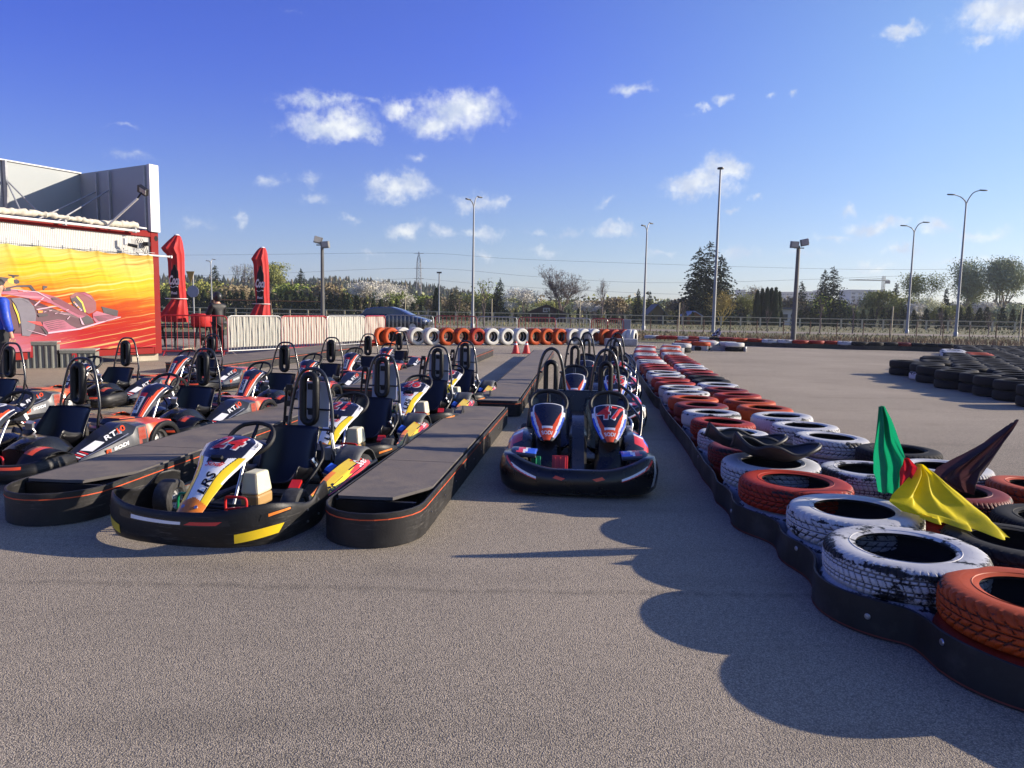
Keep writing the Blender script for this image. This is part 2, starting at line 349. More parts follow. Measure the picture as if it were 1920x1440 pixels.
# ================================================================ tyres
def tyre_paint(name, paint, wear, rubber=(0.018, 0.018, 0.02), rough=.55):
    m = bpy.data.materials.new(name); m.use_nodes = True; T = NT(m.node_tree); b = T.n['Principled BSDF']
    tcn = T.add('ShaderNodeTexCoord'); oi = T.add('ShaderNodeObjectInfo'); P = T.vmath('ADD', tcn.outputs['Object'], None)
    sc = T.vmath('SCALE', T.add('ShaderNodeCombineXYZ', i={0: oi.outputs['Random'], 1: oi.outputs['Random'], 2: oi.outputs['Random']}).outputs[0]); sc.node.inputs['Scale'].default_value = 37.0
    T.l.new(sc, P.node.inputs[1])
    n1 = T.noise(P, 5.0, 6, 0.72); n2 = T.noise(P, 30, 5, 0.7); n3 = T.noise(P, 2.2, 4, .6)
    geo = T.add('ShaderNodeNewGeometry')
    se = T.add('ShaderNodeSeparateXYZ', i={0: tcn.outputs['Object']})
    ang = T.math('ARCTAN2', se.outputs[1], se.outputs[0])
    rad = T.math('SQRT', T.math('ADD', T.math('MULTIPLY', se.outputs[0], se.outputs[0]), T.math('MULTIPLY', se.outputs[1], se.outputs[1])))
    # where the paint never reached: grooves and rubbed shoulders
    zz = se.outputs[2]
    sh = T.rng(T.math('ABSOLUTE', T.math('SUBTRACT', zz, 0.190)), 0.0, 0.03, 1.0, 0.0)
    tread = T.rng(rad, 0.272, 0.284)
    saw = T.math('SINE', T.math('ADD', T.math('MULTIPLY', ang, 74.0), T.math('MULTIPLY', T.math('ABSOLUTE', T.math('SUBTRACT', zz, 0.111)), 70.0)))
    lat = T.rng(saw, 0.72, 0.9)
    circ = T.rng(T.math('SINE', T.math('MULTIPLY', zz, 210.0)), 0.82, 0.95)
    gg = T.math('MULTIPLY', T.math('MULTIPLY', T.rng(rad, .2945, .2962, 1.0, 0.0), T.rng(rad, .284, .287)), T.rng(T.math('ABSOLUTE', T.math('SUBTRACT', zz, .111)), .060, .064, 1.0, 0.0))
    gro = T.math('MAXIMUM', gg, T.math('MULTIPLY', T.math('MULTIPLY', lat, tread), .22))
    wr = T.math('ADD', n1, T.math('ADD', T.math('MULTIPLY', n2, .30), T.math('MULTIPLY', T.math('MULTIPLY', sh, n3), .34)))
    worn = T.rng(wr, 0.90 - wear * .32, 0.95 - wear * .32)
    pc = T.mix(T.rng(n3, .3, .7), tuple(x * .80 for x in paint), paint)
    pc = T.mix(T.rng(n2, .5, .8, 0, .35), pc, tuple(x * .5 for x in paint))
    c = T.mix(T.math('MULTIPLY', gro, T.rng(n1, .3, .6, .35, .95)), pc, rubber)
    c = T.mix(worn, c, rubber)
    T.l.new(c, b.inputs['Base Color']); b.inputs['Roughness'].default_value = rough; b.inputs['Specular IOR Level'].default_value = .22
    hh = T.math('SUBTRACT', T.math('MULTIPLY', n2, .25), gro)
    bp = T.add('ShaderNodeBump', i={'Strength': .7, 'Distance': 0.006, 'Height': hh}); T.l.new(bp.outputs[0], b.inputs['Normal'])
    MATS[name] = m; return m
TY = {'white': tyre_paint('tyre_white', (0.58, 0.58, 0.57), .42), 'wornwhite': tyre_paint('tyre_white_worn', (0.58, 0.58, 0.58), .66),
      'red': tyre_paint('tyre_red', (0.37, 0.030, 0.012), .22), 'orange': tyre_paint('tyre_orange', (0.50, 0.072, 0.011), .16), 'darkred': tyre_paint('tyre_dark_red', (0.21, 0.022, 0.017), .36),
      'black': tyre_paint('tyre_black', (0.017, 0.017, 0.018), .5, (0.010, 0.010, 0.011), rough=.75), 'clean': tyre_paint('tyre_clean_white', (0.66, 0.65, 0.60), .0)}
M_INNER = mat('tyre_inside', (0.018, 0.018, 0.02), .85, var=.2)
TR, TW = 0.30, 0.222
TB = 0.165; TRB = 0.355; BS = (TRB / TR, TRB / TR, TB / TW)      # tyres of the long barrier are wider and flatter                         # tyre radius and width
def tyre_profile(r=TR, w=TW):
    ri = r * .60
    pr = [(ri, .030), (ri - .004, .012), (ri + .012, .004), (ri + .05, .0), (r * .84, .001), (r * .93, .010), (r * .975, .028)]
    pr += [(r * .992, .050), (r, .078), (r, w / 2)]
    top = [(a, w - b) for a, b in reversed(pr[:-1])]
    return pr + top
def tyre_mesh(name, seg, tread, pat=0, mat_=None):
    g = MB(); pr = tyre_profile(); m = mat_
    # finer tread rows
    if tread:
        side = [p for p in pr if p[1] < .02 and p[0] < TR * .95]
        rows = [(TR * .965, .022), (TR * .975, .030), (TR * .985, .040)] + [(TR * (.992 + .008 * math.sin(math.pi * i / 16)), .046 + (TW - .092) * i / 16) for i in range(17)] + [(TR * .985, TW - .040), (TR * .975, TW - .030), (TR * .965, TW - .022)]
        pr = side + rows + [(a, TW - b) for a, b in reversed(side)]
    V = []; F = []; n = len(pr)
    for k in range(seg):
        a = 2 * math.pi * k / seg
        for j, (r, h) in enumerate(pr):
            d = 0
            if tread and r > TR * .955:
                zc = abs(h - TW / 2); edge = zc > .052
                if pat == 0:
                    ph = (a * 66 / (2 * math.pi) + (h * 9 if not edge else .47 + zc * 5)) % 1
                    if ph < .24: d = .006
                    if .018 < zc < .026 or .046 < zc < .053: d = .007
                else:
                    ph = (a * 44 / (2 * math.pi) + zc * 16) % 1
                    if ph < .22 and zc > .010: d = .0065
                    if zc < .005 or .036 < zc < .041: d = .007
            V.append(((r - d) * math.cos(a), (r - d) * math.sin(a), h))
    for k in range(seg):
        k2 = (k + 1) % seg
        for j in range(n - 1): F.append((k * n + j, k2 * n + j, k2 * n + j + 1, k * n + j + 1))
    g.faces(V, F, m, True)
    # hollow inside of the casing
    inn = [(TR * .60, .030), (TR * .86, .018), (TR * .95, .05), (TR * .955, TW / 2), (TR * .95, TW - .05), (TR * .86, TW - .018), (TR * .60, TW - .030)]
    g.lathe(inn, max(24, seg // 4), M_INNER)
    # raised rings on the sidewall
    if tread:
        for rr in (.66, .78): 
            for zz in (.003, TW - .003): g.lathe([(TR * rr - .003, zz + (.002 if zz < .1 else -.002)), (TR * rr, zz - (.003 if zz < .1 else -.003)), (TR * rr + .003, zz + (.002 if zz < .1 else -.002))], seg // 3, m)
    me_o = g.build(name, sharp=50 if tread else 45); me = me_o.data; bpy.data.objects.remove(me_o); return me
TM = {}
def tyre_data(col, lod, pat):
    k = (col, lod, pat)
    if k not in TM:
        TM[k] = tyre_mesh('tyre', {0: 528, 1: 96, 2: 40}[lod], lod == 0, pat, TY[col]) if True else None
    return TM[k]
CN = {'white': 'white tyre', 'wornwhite': 'worn white tyre', 'red': 'red painted tyre', 'orange': 'orange painted tyre', 'darkred': 'dark red tyre', 'black': 'bare black tyre', 'clean': 'clean white painted tyre'}
TRND = random.Random(77)
def tyre(loc, col, label, group, lod=1, pat=None, rot=None, scale=1.0):
    me = tyre_data(col, lod, TRND.randint(0, 1) if lod == 0 and pat is None else (pat or 0))
    o = bpy.data.objects.new('tyre', me); COL.objects.link(o); o.location = loc
    o.rotation_euler = rot or (R(TRND.uniform(-1.5, 1.5)), R(TRND.uniform(-1.5, 1.5)), TRND.uniform(0, 6.28)); o.scale = scale if isinstance(scale, tuple) else (scale,) * 3
    return tag(o, label, 'tyre', group)
# ---- central barrier: positions read off the photograph at the top of each stack (top z ~ .41)
LEFT = [(1955, 1112, 'orange'), (1697, 1022, 'wornwhite'), (1602, 951, 'white'), (1491, 899, 'red'), (1446, 864, 'white'), (1404, 836, 'darkred'), (1376, 810, 'white'), (1358, 790, 'red'),
        (1338, 774, 'white'), (1317, 760, 'darkred'), (1302, 746, 'orange'), (1290, 736, 'white'), (1280, 728, 'white'), (1272, 720, 'white'), (1262, 713, 'white'), (1254, 706, 'red'), (1247, 699, 'white'), (1240, 693, 'darkred'), (1234, 688, 'red'), (1228, 683, 'red'),
        (1222, 677, 'white'), (1216, 671, 'white'), (1212, 666, 'red'), (1210, 661, 'white'), (1209, 657, 'red'), (1210, 653, 'white'), (1211, 649.5, 'red'), (1213, 646.5, 'white')]
RIGHT = [(1850, 1003, 'black'), (1925, 968, 'black'), (1800, 922, 'darkred'), (1902, 898, 'orange'), (1778, 872, 'white'), (1645, 880, 'wornwhite'), (1692, 846, 'black'), (1572, 820, 'white'), (1508, 798, 'white'), (1463, 775, 'white'),
         (1426, 760, 'orange'), (1404, 749, 'orange'), (1383, 739, 'red'), (1367, 731, 'darkred'), (1350, 724, 'darkred'), (1339, 717, 'white'), (1331, 710, 'black'), (1320, 703.5, 'black'), (1312, 697.5, 'darkred'), (1302, 692, 'red'),
         (1296, 686.5, 'white'), (1288, 681, 'white'), (1280, 676, 'darkred'), (1272, 671, 'darkred'), (1268, 666, 'red'), (1262, 662, 'white'), (1258, 658, 'orange'), (1256, 654, 'white'), (1257, 650, 'orange'), (1259, 647, 'white')]
def spread_out(pts, dmin, it=60, pins=()):
    P = [p.copy() for p in pts]
    for _ in range(it):
        for i in range(len(P)):
            for j in range(i + 1, len(P)):
                d = P[j] - P[i]; d.z = 0; L = d.length
                if 1e-6 < L < dmin:
                    s_ = d * ((dmin - L) / L * .5); pi_, pj_ = i in pins, j in pins
                    if pi_ and pj_: continue
                    if not pi_: P[i] -= s_
                    if not pj_: P[j] += s_
    return P
def walk(items, keep, step, stop):           # first stacks stand where they were measured, the rest follow the row's curve at one tyre's spacing
    P = [at(a, b, .33) for a, b, c in items]; out = [(P[i], items[i][2]) for i in range(keep)]; Q = P[keep - 1:] if keep else P
    Q = [Q[0]] + [(Q[i - 1] + Q[i] * 2 + Q[i + 1]) / 4 for i in range(1, len(Q) - 1)] + [Q[-1]]; Q = cat(Q, 12); cur = out[-1][0] if out else Q[0]; k = 0; seq = items[keep:]
    if not out: out.append((Q[0], items[0][2]))
    for q in Q:
        if (q - cur).length >= step:
            cur = q; j = min(range(len(P)), key=lambda i: abs(P[i].y - q.y)); c = items[j][2]
            if q.y > 9 and len(out) > 2 and out[-1][1] == c == out[-2][1]: c = 'red' if c != 'red' else 'white'
            out.append((q.copy(), c))
            if q.y > stop: break
    return out
WL = walk(LEFT, 5, .635, 24.0); WR = [(at(a, b, .33), c) for a, b, c in RIGHT[:7]] + walk(RIGHT[7:], 0, .64, 24.5)
LEFT = [(0, 0, c) for _, c in WL]; RIGHT = [(0, 0, c) for _, c in WR]
PL = spread_out([p for p, _ in WL] + [p for p, _ in WR], .64, 30, tuple(range(len(WL))))
NLEFT = len(LEFT); BS2 = (.32 / TR, .32 / TR, TB / TW)
for i, p in enumerate(PL):
    col = (LEFT + RIGHT)[i][2]; isL = i < NLEFT; k = i if isL else i - NLEFT
    lod = 0 if p.y < 7.6 else 1
    row = 'row beside the black belt' if isL else 'row beside the open track'
    tyre((p.x, p.y, TB), col, f'{CN[col]} on top, {ordn(k)} from the camera in the {row}', 'tyres of the long barrier', lod, scale=BS if i < 5 else BS2)
    c2 = {'white': 'white', 'wornwhite': 'white', 'black': 'black', 'red': 'white' if k % 3 == 0 else 'red', 'orange': 'red', 'darkred': 'red'}[col]
    tyre((p.x + TRND.uniform(-.015, .015), p.y + TRND.uniform(-.015, .015), 0), c2, f'lower {CN[c2]}, {ordn(k)} stack of the {row}', 'tyres of the long barrier', 1 if p.y < 12 else 2, scale=BS if i < 5 else BS2)
# ---- the black conveyor belt bolted round the left side of that barrier
M_BELT = mat('belt_rubber', (0.010, 0.010, 0.011), .42, var=.3, scale=3, bump=.25, bscale=14, dirt=(0.07, 0.065, 0.06), dirtamt=.25, dscale=5)
M_BOLT = mat('bolt_steel', (0.5, 0.5, 0.52), .35, 1.0); M_ORLINE = mat('orange_ply', (0.62, 0.085, 0.02), .6, var=.3, scale=9); M_REDPLY = mat('faded_red_ply', (0.16, 0.03, 0.02), .6)
def belt(path, h, name, par=None, t=.012, line=None, lz=.75, z0=.004, m=None, nrm=1):
    g = MB(); P = [Vector((p[0], p[1], 0)) for p in path]; n = len(P); S = []
    for i in range(n):
        d = (P[min(i + 1, n - 1)] - P[max(i - 1, 0)]).normalized(); q = Vector((-d.y, d.x, 0)) * nrm
        hh = h(i / (n - 1)) if callable(h) else h
        prof = [(0, z0), (.0, .02), (0, hh * .5), (0, hh - .004), (-.004, hh), (-t + .004, hh), (-t, hh - .004), (-t, hh * .5), (-t, z0)]
        S.append([P[i] + q * a + Vector((0, 0, b)) for a, b in prof])
    g.loft(S, m or M_BELT)
    if line:
        for i in range(n - 1):
            a, b = P[i], P[i + 1]; qa = (S[i][0] - P[i]); 
            d1 = (P[min(i + 1, n - 1)] - P[max(i - 1, 0)]).normalized(); d2 = (P[min(i + 2, n - 1)] - P[i]).normalized()
            q1 = Vector((-d1.y, d1.x, 0)) * nrm * .0025; q2 = Vector((-d2.y, d2.x, 0)) * nrm * .0025
            ha = (h(i / (n - 1)) if callable(h) else h) * lz
            g.face([a + q1 + Vector((0, 0, ha)), b + q2 + Vector((0, 0, ha)), b + q2 + Vector((0, 0, ha + .007)), a + q1 + Vector((0, 0, ha + .007))], line)
    return g
lp = [p for p in PL[:NLEFT]]
bp_ = [at(x, y, 0) for x, y in ((2200, 1450), (2010, 1364), (1917, 1323), (1854, 1292), (1733, 1232), (1693, 1205), (1633, 1176), (1574, 1138), (1514, 1079), (1469, 1034), (1420, 1000), (1372, 966), (1342, 922), (1312, 877), (1282, 817), (1245, 772))]
for i in range(1, NLEFT):
    if lp[i].y < bp_[15].y + .35: continue
    d = (lp[min(i + 1, NLEFT - 1)] - lp[i - 1]); d.z = 0; d.normalize(); q = Vector((-d.y, d.x, 0)); bp_.append(Vector((lp[i].x, lp[i].y, 0)) + q * (.32 + .04))
bp_ = cat(bp_, 6); n_ = len(bp_)
low_t = [(Vector((p.x, p.y, 0)), (TRB if i < 5 else .32) + .036) for i, p in enumerate(PL[:NLEFT])]
for it in range(9):
    for i in range(n_):
        b = bp_[i]
        for p, r_ in low_t:
            d = b - p; d.z = 0
            if 1e-4 < d.length < r_: b = p + d.normalized() * r_
        bp_[i] = b
    if it < 8: bp_ = [bp_[0]] + [(bp_[i - 1] + bp_[i] * 2 + bp_[i + 1]) / 4 for i in range(1, n_ - 1)] + [bp_[-1]]
BP = bp_
bt = thing('rubber_belt', 'long black rubber belt bolted along the left side of the tyre barrier', 'belt')
belt(BP, lambda t: .170 + .004 * math.sin(t * 90), 'belt', line=M_REDPLY, lz=.06).build('belt_strip', bt)
for i in range(7, len(BP) - 3, 14):
    d = (BP[i + 1] - BP[i - 1]).normalized(); q = Vector((-d.y, d.x, 0))
    if BP[i].y < 12:
        g = MB(); g.lathe([(0, .005), (.011, .004), (.014, 0)], 12, M_BOLT, axis='Y'); o = g.build('bolt', bt); o.location = BP[i] + q * .002 + Vector((0, 0, .13 if (i // 14) % 2 else .09)); o.rotation_euler = (0, 0, math.atan2(q.y, q.x) - math.pi / 2)
# ---- row of upright tyres across the back of the kart park
UP = [(668, 'clean'), (700, 'orange'), (718, 'orange'), (736, 'orange'), (758, 'clean'), (784, 'clean'), (813, 'clean'), (841, 'orange'), (870, 'orange'), (898, 'red'), (925, 'clean'), (953, 'clean'), (980, 'clean'),
      (1006, 'orange'), (1029, 'orange'), (1053, 'orange'), (1078, 'clean'), (1098, 'clean'), (1118, 'clean'), (1138, 'orange'), (1156, 'red'), (1174, 'red'), (1186, 'clean'), (1192.5, 'clean')]
for i, (px, c) in enumerate(UP):
    Y = 27.6 + 3.0 * smooth01((px - 760) / 400) if px > 700 else 27.4
    if px < 756: Y = 27.0 - (736 - px) * .006
    yaw = {True: 0}.get(False, 0); yaw = 33 if px > 770 else 33 + (770 - px) * .40
    if px > 1180: yaw = 65; 
    p = atY(px, 632, Y); ya = R(yaw); back = Vector((-math.sin(ya), math.cos(ya), 0)); f = Vector((math.sin(ya), -math.cos(ya), 0))
    for k in range(2):
        q = Vector((p.x, p.y, 0)) + back * (TW * (k + 1) + .01 * k) + Vector((0, 0, TR * 1.16))
        o = tyre(q, c, f'{"front" if k == 0 else "rear"} {CN[c]} standing on edge, {ordn(i)} from the left', 'tyres standing upright in the far row', 1 if k == 0 else 2)
        o.scale = (1.16, 1.16, 1.0); o.rotation_euler = Vector((f.x, f.y, .0)).to_track_quat('Z', 'Y').to_euler()
# ---- far low barrier on the right and the rounded chicane end
def flat_row(items, dz, grp, where, lod=2, lower=None, z=0.0):
    for i, (px, py, c) in enumerate(items):
        p = at(px, py, dz); tyre((p.x, p.y, TB), c, f'{CN[c]} lying on top, {ordn(i)} from the left {where}', grp, lod, scale=BS)
        if lower is not None: tyre((p.x, p.y, dz - 2 * TW), lower, f'lower black tyre under the {ordn(i)} stack from the left {where}', grp, 2)
FAR = [(1222, 628.5, 'white'), (1244, 629.5, 'red'), (1262, 630, 'red'), (1281, 630.5, 'white'), (1301, 631, 'red'), (1321, 631.5, 'white'), (1340, 632, 'black'), (1359, 632.5, 'red'), (1373, 633, 'red'), (1388, 634.3, 'orange'), (1416, 635, 'red'), (1444, 636.2, 'white'), (1472, 637, 'white'), (1501, 638, 'red'), (1530, 638.6, 'red'),
       (1557, 639, 'red'), (1586, 640, 'white'), (1612, 641, 'black'), (1640, 641.6, 'black'), (1668, 642, 'black'), (1694, 642.6, 'darkred'), (1720, 643.3, 'black'), (1747, 644, 'black'), (1774, 645, 'black')]
flat_row(FAR, .33, 'tyres of the far low barrier', 'along the far barrier', lower=None)
pf = [at(a, b, .33) for a, b, c in FAR]
bt2 = thing('rubber_belt', 'straight black belt along the foot of the far tyre barrier', 'belt')
belt([(p.x + (0), p.y - TRB - .02, 0) for p in cat(pf[8:], 3)], .19, 'b', nrm=-1).build('belt_strip', bt2)
CH = [(1290, 640, 'orange'), (1308, 640.5, 'orange'), (1278, 643.5, 'white'), (1340, 640.5, 'clean'), (1358, 641, 'clean'), (1374, 642, 'clean'), (1327, 638.5, 'clean'), (1318, 637, 'red'), (1300, 636.5, 'red')]
pc = spread_out([at(a, b, .33) for a, b, c in CH], .69)
for i, p in enumerate(pc):
    c = CH[i][2]; tyre((p.x, p.y, TB), c, f'{CN[c]} on the rounded barrier end, {ordn(i)} counted from its left front', 'tyres of the rounded barrier end', 1, scale=BS)
    tyre((p.x, p.y, 0), 'black', f'lower tyre inside the grey belt, {ordn(i)} counted from its left front', 'tyres of the rounded barrier end', 2, scale=BS)
M_GBELT = mat('grey_shiny_belt', (0.30, 0.30, 0.31), .28, var=.35, scale=4, bump=.2, bscale=6)
ce = [pc[2] + Vector((-.48, -.1, 0)), pc[2] + Vector((0, -.42, 0)), pc[0] + Vector((.1, -.47, 0)), pc[1] + Vector((.1, -.47, 0)), (pc[1] + pc[3]) / 2 + Vector((0, -.40, 0)), pc[3] + Vector((0, -.43, 0)), pc[4] + Vector((.1, -.43, 0)), pc[5] + Vector((.32, -.32, 0)), pc[5] + Vector((.47, .1, 0)), pc[5] + Vector((.3, .5, 0))]
bt3 = thing('rubber_belt', 'shiny grey belt wrapped round the rounded barrier end', 'belt')
belt(cat(ce, 5), .18, 'b', m=M_GBELT, nrm=-1).build('belt_strip', bt3)
# grey curb piece where the upright row ends
g = MB(); a = at(1132, 648, .0); b = at(1188, 648, 0)
g.box(((a.x + b.x) / 2, a.y - .3, .16), (b.x - a.x, .5, .32), M_GBELT); tag(g.build('barrier_block', bevel=.05), 'grey low block at the right end of the upright tyre row', 'block')
# ---- big block of black tyre stacks on the right
rb = random.Random(3); front = [(1711, 677.5), (1730, 680), (1746, 683.5), (1760, 686.5), (1780, 690), (1803, 695), (1829, 699), (1862, 705), (1904, 712), (1955, 722)]
KB = (1.15, 1.15, .18 / TW); FP = [at(a, b, .36) for a, b in front]; BK = list(FP)
def inside(x, y):
    pj = proj((x, y, .36)); 
    if pj[0] > 1990 or pj[0] < 1722 or y > 29 or y < 11.5: return False
    xl = 9.7 + (y - 17.0) * (1.0 if y < 18.7 else .72) if y > 17.0 else 0
    if y > 17.0 and x < xl: return False
    if y <= 17.0:
        for k in range(len(FP) - 1):
            a, b = FP[k], FP[k + 1]
            if b.y <= y <= a.y and x < lerp(a.x, b.x, (a.y - y) / (a.y - b.y + 1e-9)) + .62: return False
    return True
yy = 11.7; r_ = 0
while yy < 29:
    xx = 7.9 + (.35 if r_ % 2 else 0)
    while xx < 22:
        x, y = xx + rb.uniform(-.05, .05), yy + rb.uniform(-.04, .04)
        if inside(x, y) and all((Vector((x, y, 0)) - Vector((q.x, q.y, 0))).length > .64 for q in BK): BK.append(Vector((x, y, .36)))
        xx += .70
    yy += .62; r_ += 1
BK = spread_out(BK, .68, 30)
NF = len(FP); rest = sorted(BK[NF:], key=lambda p: p.y)
rowi = 0
for i, p in enumerate(BK[:NF] + rest):
    pj = proj(p); c = 'black'
    if abs(pj[0] - 1782) < 22 and abs(pj[1] - 655) < 5: c = 'white'
    elif abs(pj[0] - 1835) < 20 and abs(pj[1] - 662) < 3.0: c = 'orange'
    elif rb.random() < .035: c = 'white'
    if i < NF:
        tyre((p.x, p.y, .18), 'black', f'bare black top tyre, {ordn(i)} from the left on the black block edge', 'black tyres stacked on the right', 1, scale=KB)
        tyre((p.x, p.y, 0), 'white' if i == 2 else 'black', f'{"white streaked" if i == 2 else "bare black"} bottom tyre, {ordn(i)} from the left on the black block edge', 'black tyres stacked on the right', 1, scale=KB)
    else:
        o = tyre((p.x, p.y, .18), c, None, 'black tyres stacked on the right', 2, scale=KB)
        o['label'] = 'bare black tyre lying in the middle of the big black tyre block' if c == 'black' else f'{c} tyre lying among the bare black ones, {ordn(rowi)} nearest'
        if c != 'black': rowi += 1
        if pj[0] < 1800 or p.y < 13.5: tyre((p.x, p.y, 0), 'black', 'bare black tyre at the bottom of the big black tyre block', 'black tyres stacked on the right', 2, scale=KB)
print('tyres', len([o for o in bpy.data.objects if o.name.startswith('tyre')]))
# ================================================================ go-karts (local axes: front of the kart is -y)
BLK = mat('black_plastic', (0.008, 0.008, 0.009), .40, spec=.35, var=.25, scale=9, bump=.15, bscale=90, dirt=(0.035, 0.033, 0.03), dirtamt=.10, dscale=7)
GLS = mat('gloss_black', (0.005, 0.005, 0.006), .25, var=.2, coat=.35, spec=.4)
SEATM = mat('seat_shell', (0.004, 0.004, 0.006), .33, var=.2, coat=.12, spec=.3)
MATTE = mat('matte_black', (0.010, 0.010, 0.011), .6, var=.25)
def scuffed(name, col, sc, rough=.42):
    m = mat(name, col, rough, var=.25, scale=9, bump=.12, bscale=90, spec=.35); T = NT(m.node_tree); b = T.n['Principled BSDF']; src = b.inputs['Base Color'].links[0].from_socket
    mp = T.add('ShaderNodeMapping', i={'Vector': T.add('ShaderNodeTexCoord').outputs['Object'], 'Scale': (7.0, 7.0, 75.0)}); n1 = T.noise(mp.outputs[0], 1.0, 6, .75, .4); n2 = T.noise(T.add('ShaderNodeTexCoord').outputs['Object'], 3.5, 4, .6)
    f = T.math('MULTIPLY', T.rng(n1, .52, .70, 0, .8), T.rng(n2, .42, .62)); c = T.mix(f, src, sc); T.l.new(c, b.inputs['Base Color']); return m
BUMP = scuffed('scuffed_bumper_plastic', (0.008, 0.008, 0.009), (0.10, 0.098, 0.095))
RUB = mat('slick_rubber', (0.028, 0.027, 0.027), .75, var=.35, scale=14, dirt=(0.09, 0.085, 0.08), dirtamt=.3, dscale=18)
STEEL = mat('steel', (0.55, 0.56, 0.58), .3, 1.0, var=.15); ALU = mat('cast_aluminium', (0.62, 0.62, 0.63), .45, .9, var=.2, scale=20)
WHT = mat('white_vinyl', (0.80, 0.80, 0.81), .25, var=.05, coat=.4, dirt=(.35, .33, .3), dirtamt=.08); YEL = mat('yellow_vinyl', (0.80, 0.56, 0.015), .28, var=.08, coat=.4)
REDV = mat('red_vinyl', (0.66, 0.028, 0.022), .28, var=.08, coat=.4); ORV = mat('orange_vinyl', (0.78, 0.085, 0.018), .3, var=.08, coat=.4); AMB = mat('amber_vinyl', (0.72, 0.20, 0.02), .3, var=.2, scale=12, coat=.3)
BLUV = mat('blue_vinyl', (0.03, 0.11, 0.60), .28, var=.08, coat=.4); NAVY = mat('navy_vinyl', (0.012, 0.014, 0.032), .25, var=.1, coat=.5)
SLATE = mat('slate_plastic', (0.040, 0.044, 0.054), .34, var=.12, coat=.3, dirt=(.12, .12, .12), dirtamt=.15, dscale=9); CHAR = mat('charcoal_plastic', (0.014, 0.015, 0.018), .32, var=.15, coat=.35)
GREYP = mat('worn_grey_plastic', (0.075, 0.078, 0.082), .55, var=.2, bump=.2, dirt=(.16, .15, .14), dirtamt=.3, dscale=12)
TANK = mat('fuel_tank_plastic', (0.66, 0.64, 0.47), .45, var=.06, sub=.12); FUEL = mat('fuel_tint', (0.42, 0.26, 0.10), .45, var=.08)
PEDR = mat('red_tube', (0.62, 0.02, 0.018), .35, var=.1); GRNP = mat('green_plastic', (0.005, 0.22, 0.09), .35); REDP = mat('red_plastic', (0.60, 0.02, 0.015), .3, coat=.3)
PLATE = mat('pale_plate', (0.42, 0.44, 0.50), .4, var=.06); TAPE = mat('silver_tape', (0.42, 0.42, 0.41), .45, .3, var=.25, scale=30)
PIPE = mat('hoop_paint', (0.016, 0.016, 0.018), .25, var=.2, coat=.5)
def sub(par, g, name, **k): return g.build(name, par, **k)
def wheel(par, x, y, r, w, turn=0):
    g = MB(); pr = [(r * .52, -w * .40), (r * .60, -w * .5), (r * .86, -w * .5), (r * .97, -w * .40), (r, -w * .25), (r, w * .25), (r * .97, w * .40), (r * .86, w * .5), (r * .60, w * .5), (r * .52, w * .40)]
    g.lathe(pr, 40, RUB, axis='X'); o = g.build('wheel', par); o.location = (x, y, r); o.rotation_euler = (0, 0, R(turn))
    g = MB(); g.lathe([(r * .53, -w * .42), (r * .50, -w * .40), (r * .46, -w * .2), (r * .44, 0), (r * .46, w * .2), (r * .50, w * .40), (r * .53, w * .42)], 28, STEEL, axis='X')
    for s in (-1, 1): g.lathe([(r * .46, s * w * .18), (r * .30, s * w * .2), (r * .22, s * w * .30), (.0, s * w * .32)], 20, ALU, axis='X')
    for k in range(3):
        a = 2.1 * k; g.tube([(w * .30, r * .34 * math.cos(a), r * .34 * math.sin(a)), (w * .36, r * .34 * math.cos(a), r * .34 * math.sin(a))], .007, STEEL, 6)
    g.build('rim', o)
def wrap(par, name, path, zf, m, flare=.02, t=.018, n=10, lip=.03, nrm=1):
    """plastic bumper skin following a plan path; zf(s)->(z bottom, z top)"""
    P = cat([(p[0], p[1], 0) for p in path], n); S = []; N = len(P)
    for i, p in enumerate(P):
        d = P[min(i + 1, N - 1)] - P[max(i - 1, 0)]; d.normalize(); q = Vector((d.y, -d.x, 0)) * nrm; s = i / (N - 1); z0, z1 = zf(s); h = z1 - z0
        pr = [(-flare * 1.4, z0), (-flare * .3, z0 + h * .14), (0, z0 + h * .34), (0.004, z0 + h * .6), (-flare * .3, z0 + h * .86), (-flare * .8, z1 - .004), (-flare * .8 - .006, z1), (-flare * .8 - lip, z1 - .001),
              (-flare * .8 - lip - .003, z1 - .008), (-flare * .8 - .010, z1 - .018), (-t - .004, z0 + h * .6), (-t, z0 + h * .34), (-flare * 1.4 - t * .7, z0 + .01)]
        S.append([p + q * a + Vector((0, 0, b)) for a, b in pr])
    g = MB(); g.loft(S, m); o = g.build(name, par, sharp=50)
    def surf(s, f, off=.004):                # point on the outer skin at path fraction s, height fraction f
        x = max(0, min(.99999, s)) * (N - 1); i = int(x); w = x - i
        def pt(j):
            d = P[min(j + 1, N - 1)] - P[max(j - 1, 0)]; d.normalize(); q = Vector((d.y, -d.x, 0)) * nrm; z0, z1 = zf(j / (N - 1)); h = z1 - z0
            ks = [(0, -flare * 1.4), (.14, -flare * .3), (.34, 0), (.6, .004), (.86, -flare * .3), (1, -flare * .8)]
            for a, b in zip(ks, ks[1:]):
                if a[0] <= f <= b[0]: o_ = lerp(a[1], b[1], (f - a[0]) / (b[0] - a[0])); break
            else: o_ = 0
            return P[j] + q * (o_ + off) + Vector((0, 0, z0 + h * f))
        return pt(i).lerp(pt(min(i + 1, N - 1)), w)
    return o, surf
def patch(par, name, surf, quad, m, nu=8, nv=3, off=.003):   # quad of (s,f) corners, mapped onto a surface
    a, b, c, d = [Vector((*q, 0)) for q in quad]; g = MB()
    def fn(u, v): p = a.lerp(b, u).lerp(d.lerp(c, u), v); return surf(p.x, p.y, off)
    g.grid(fn, nu, nv, m); return g.build(name, par, sharp=0)
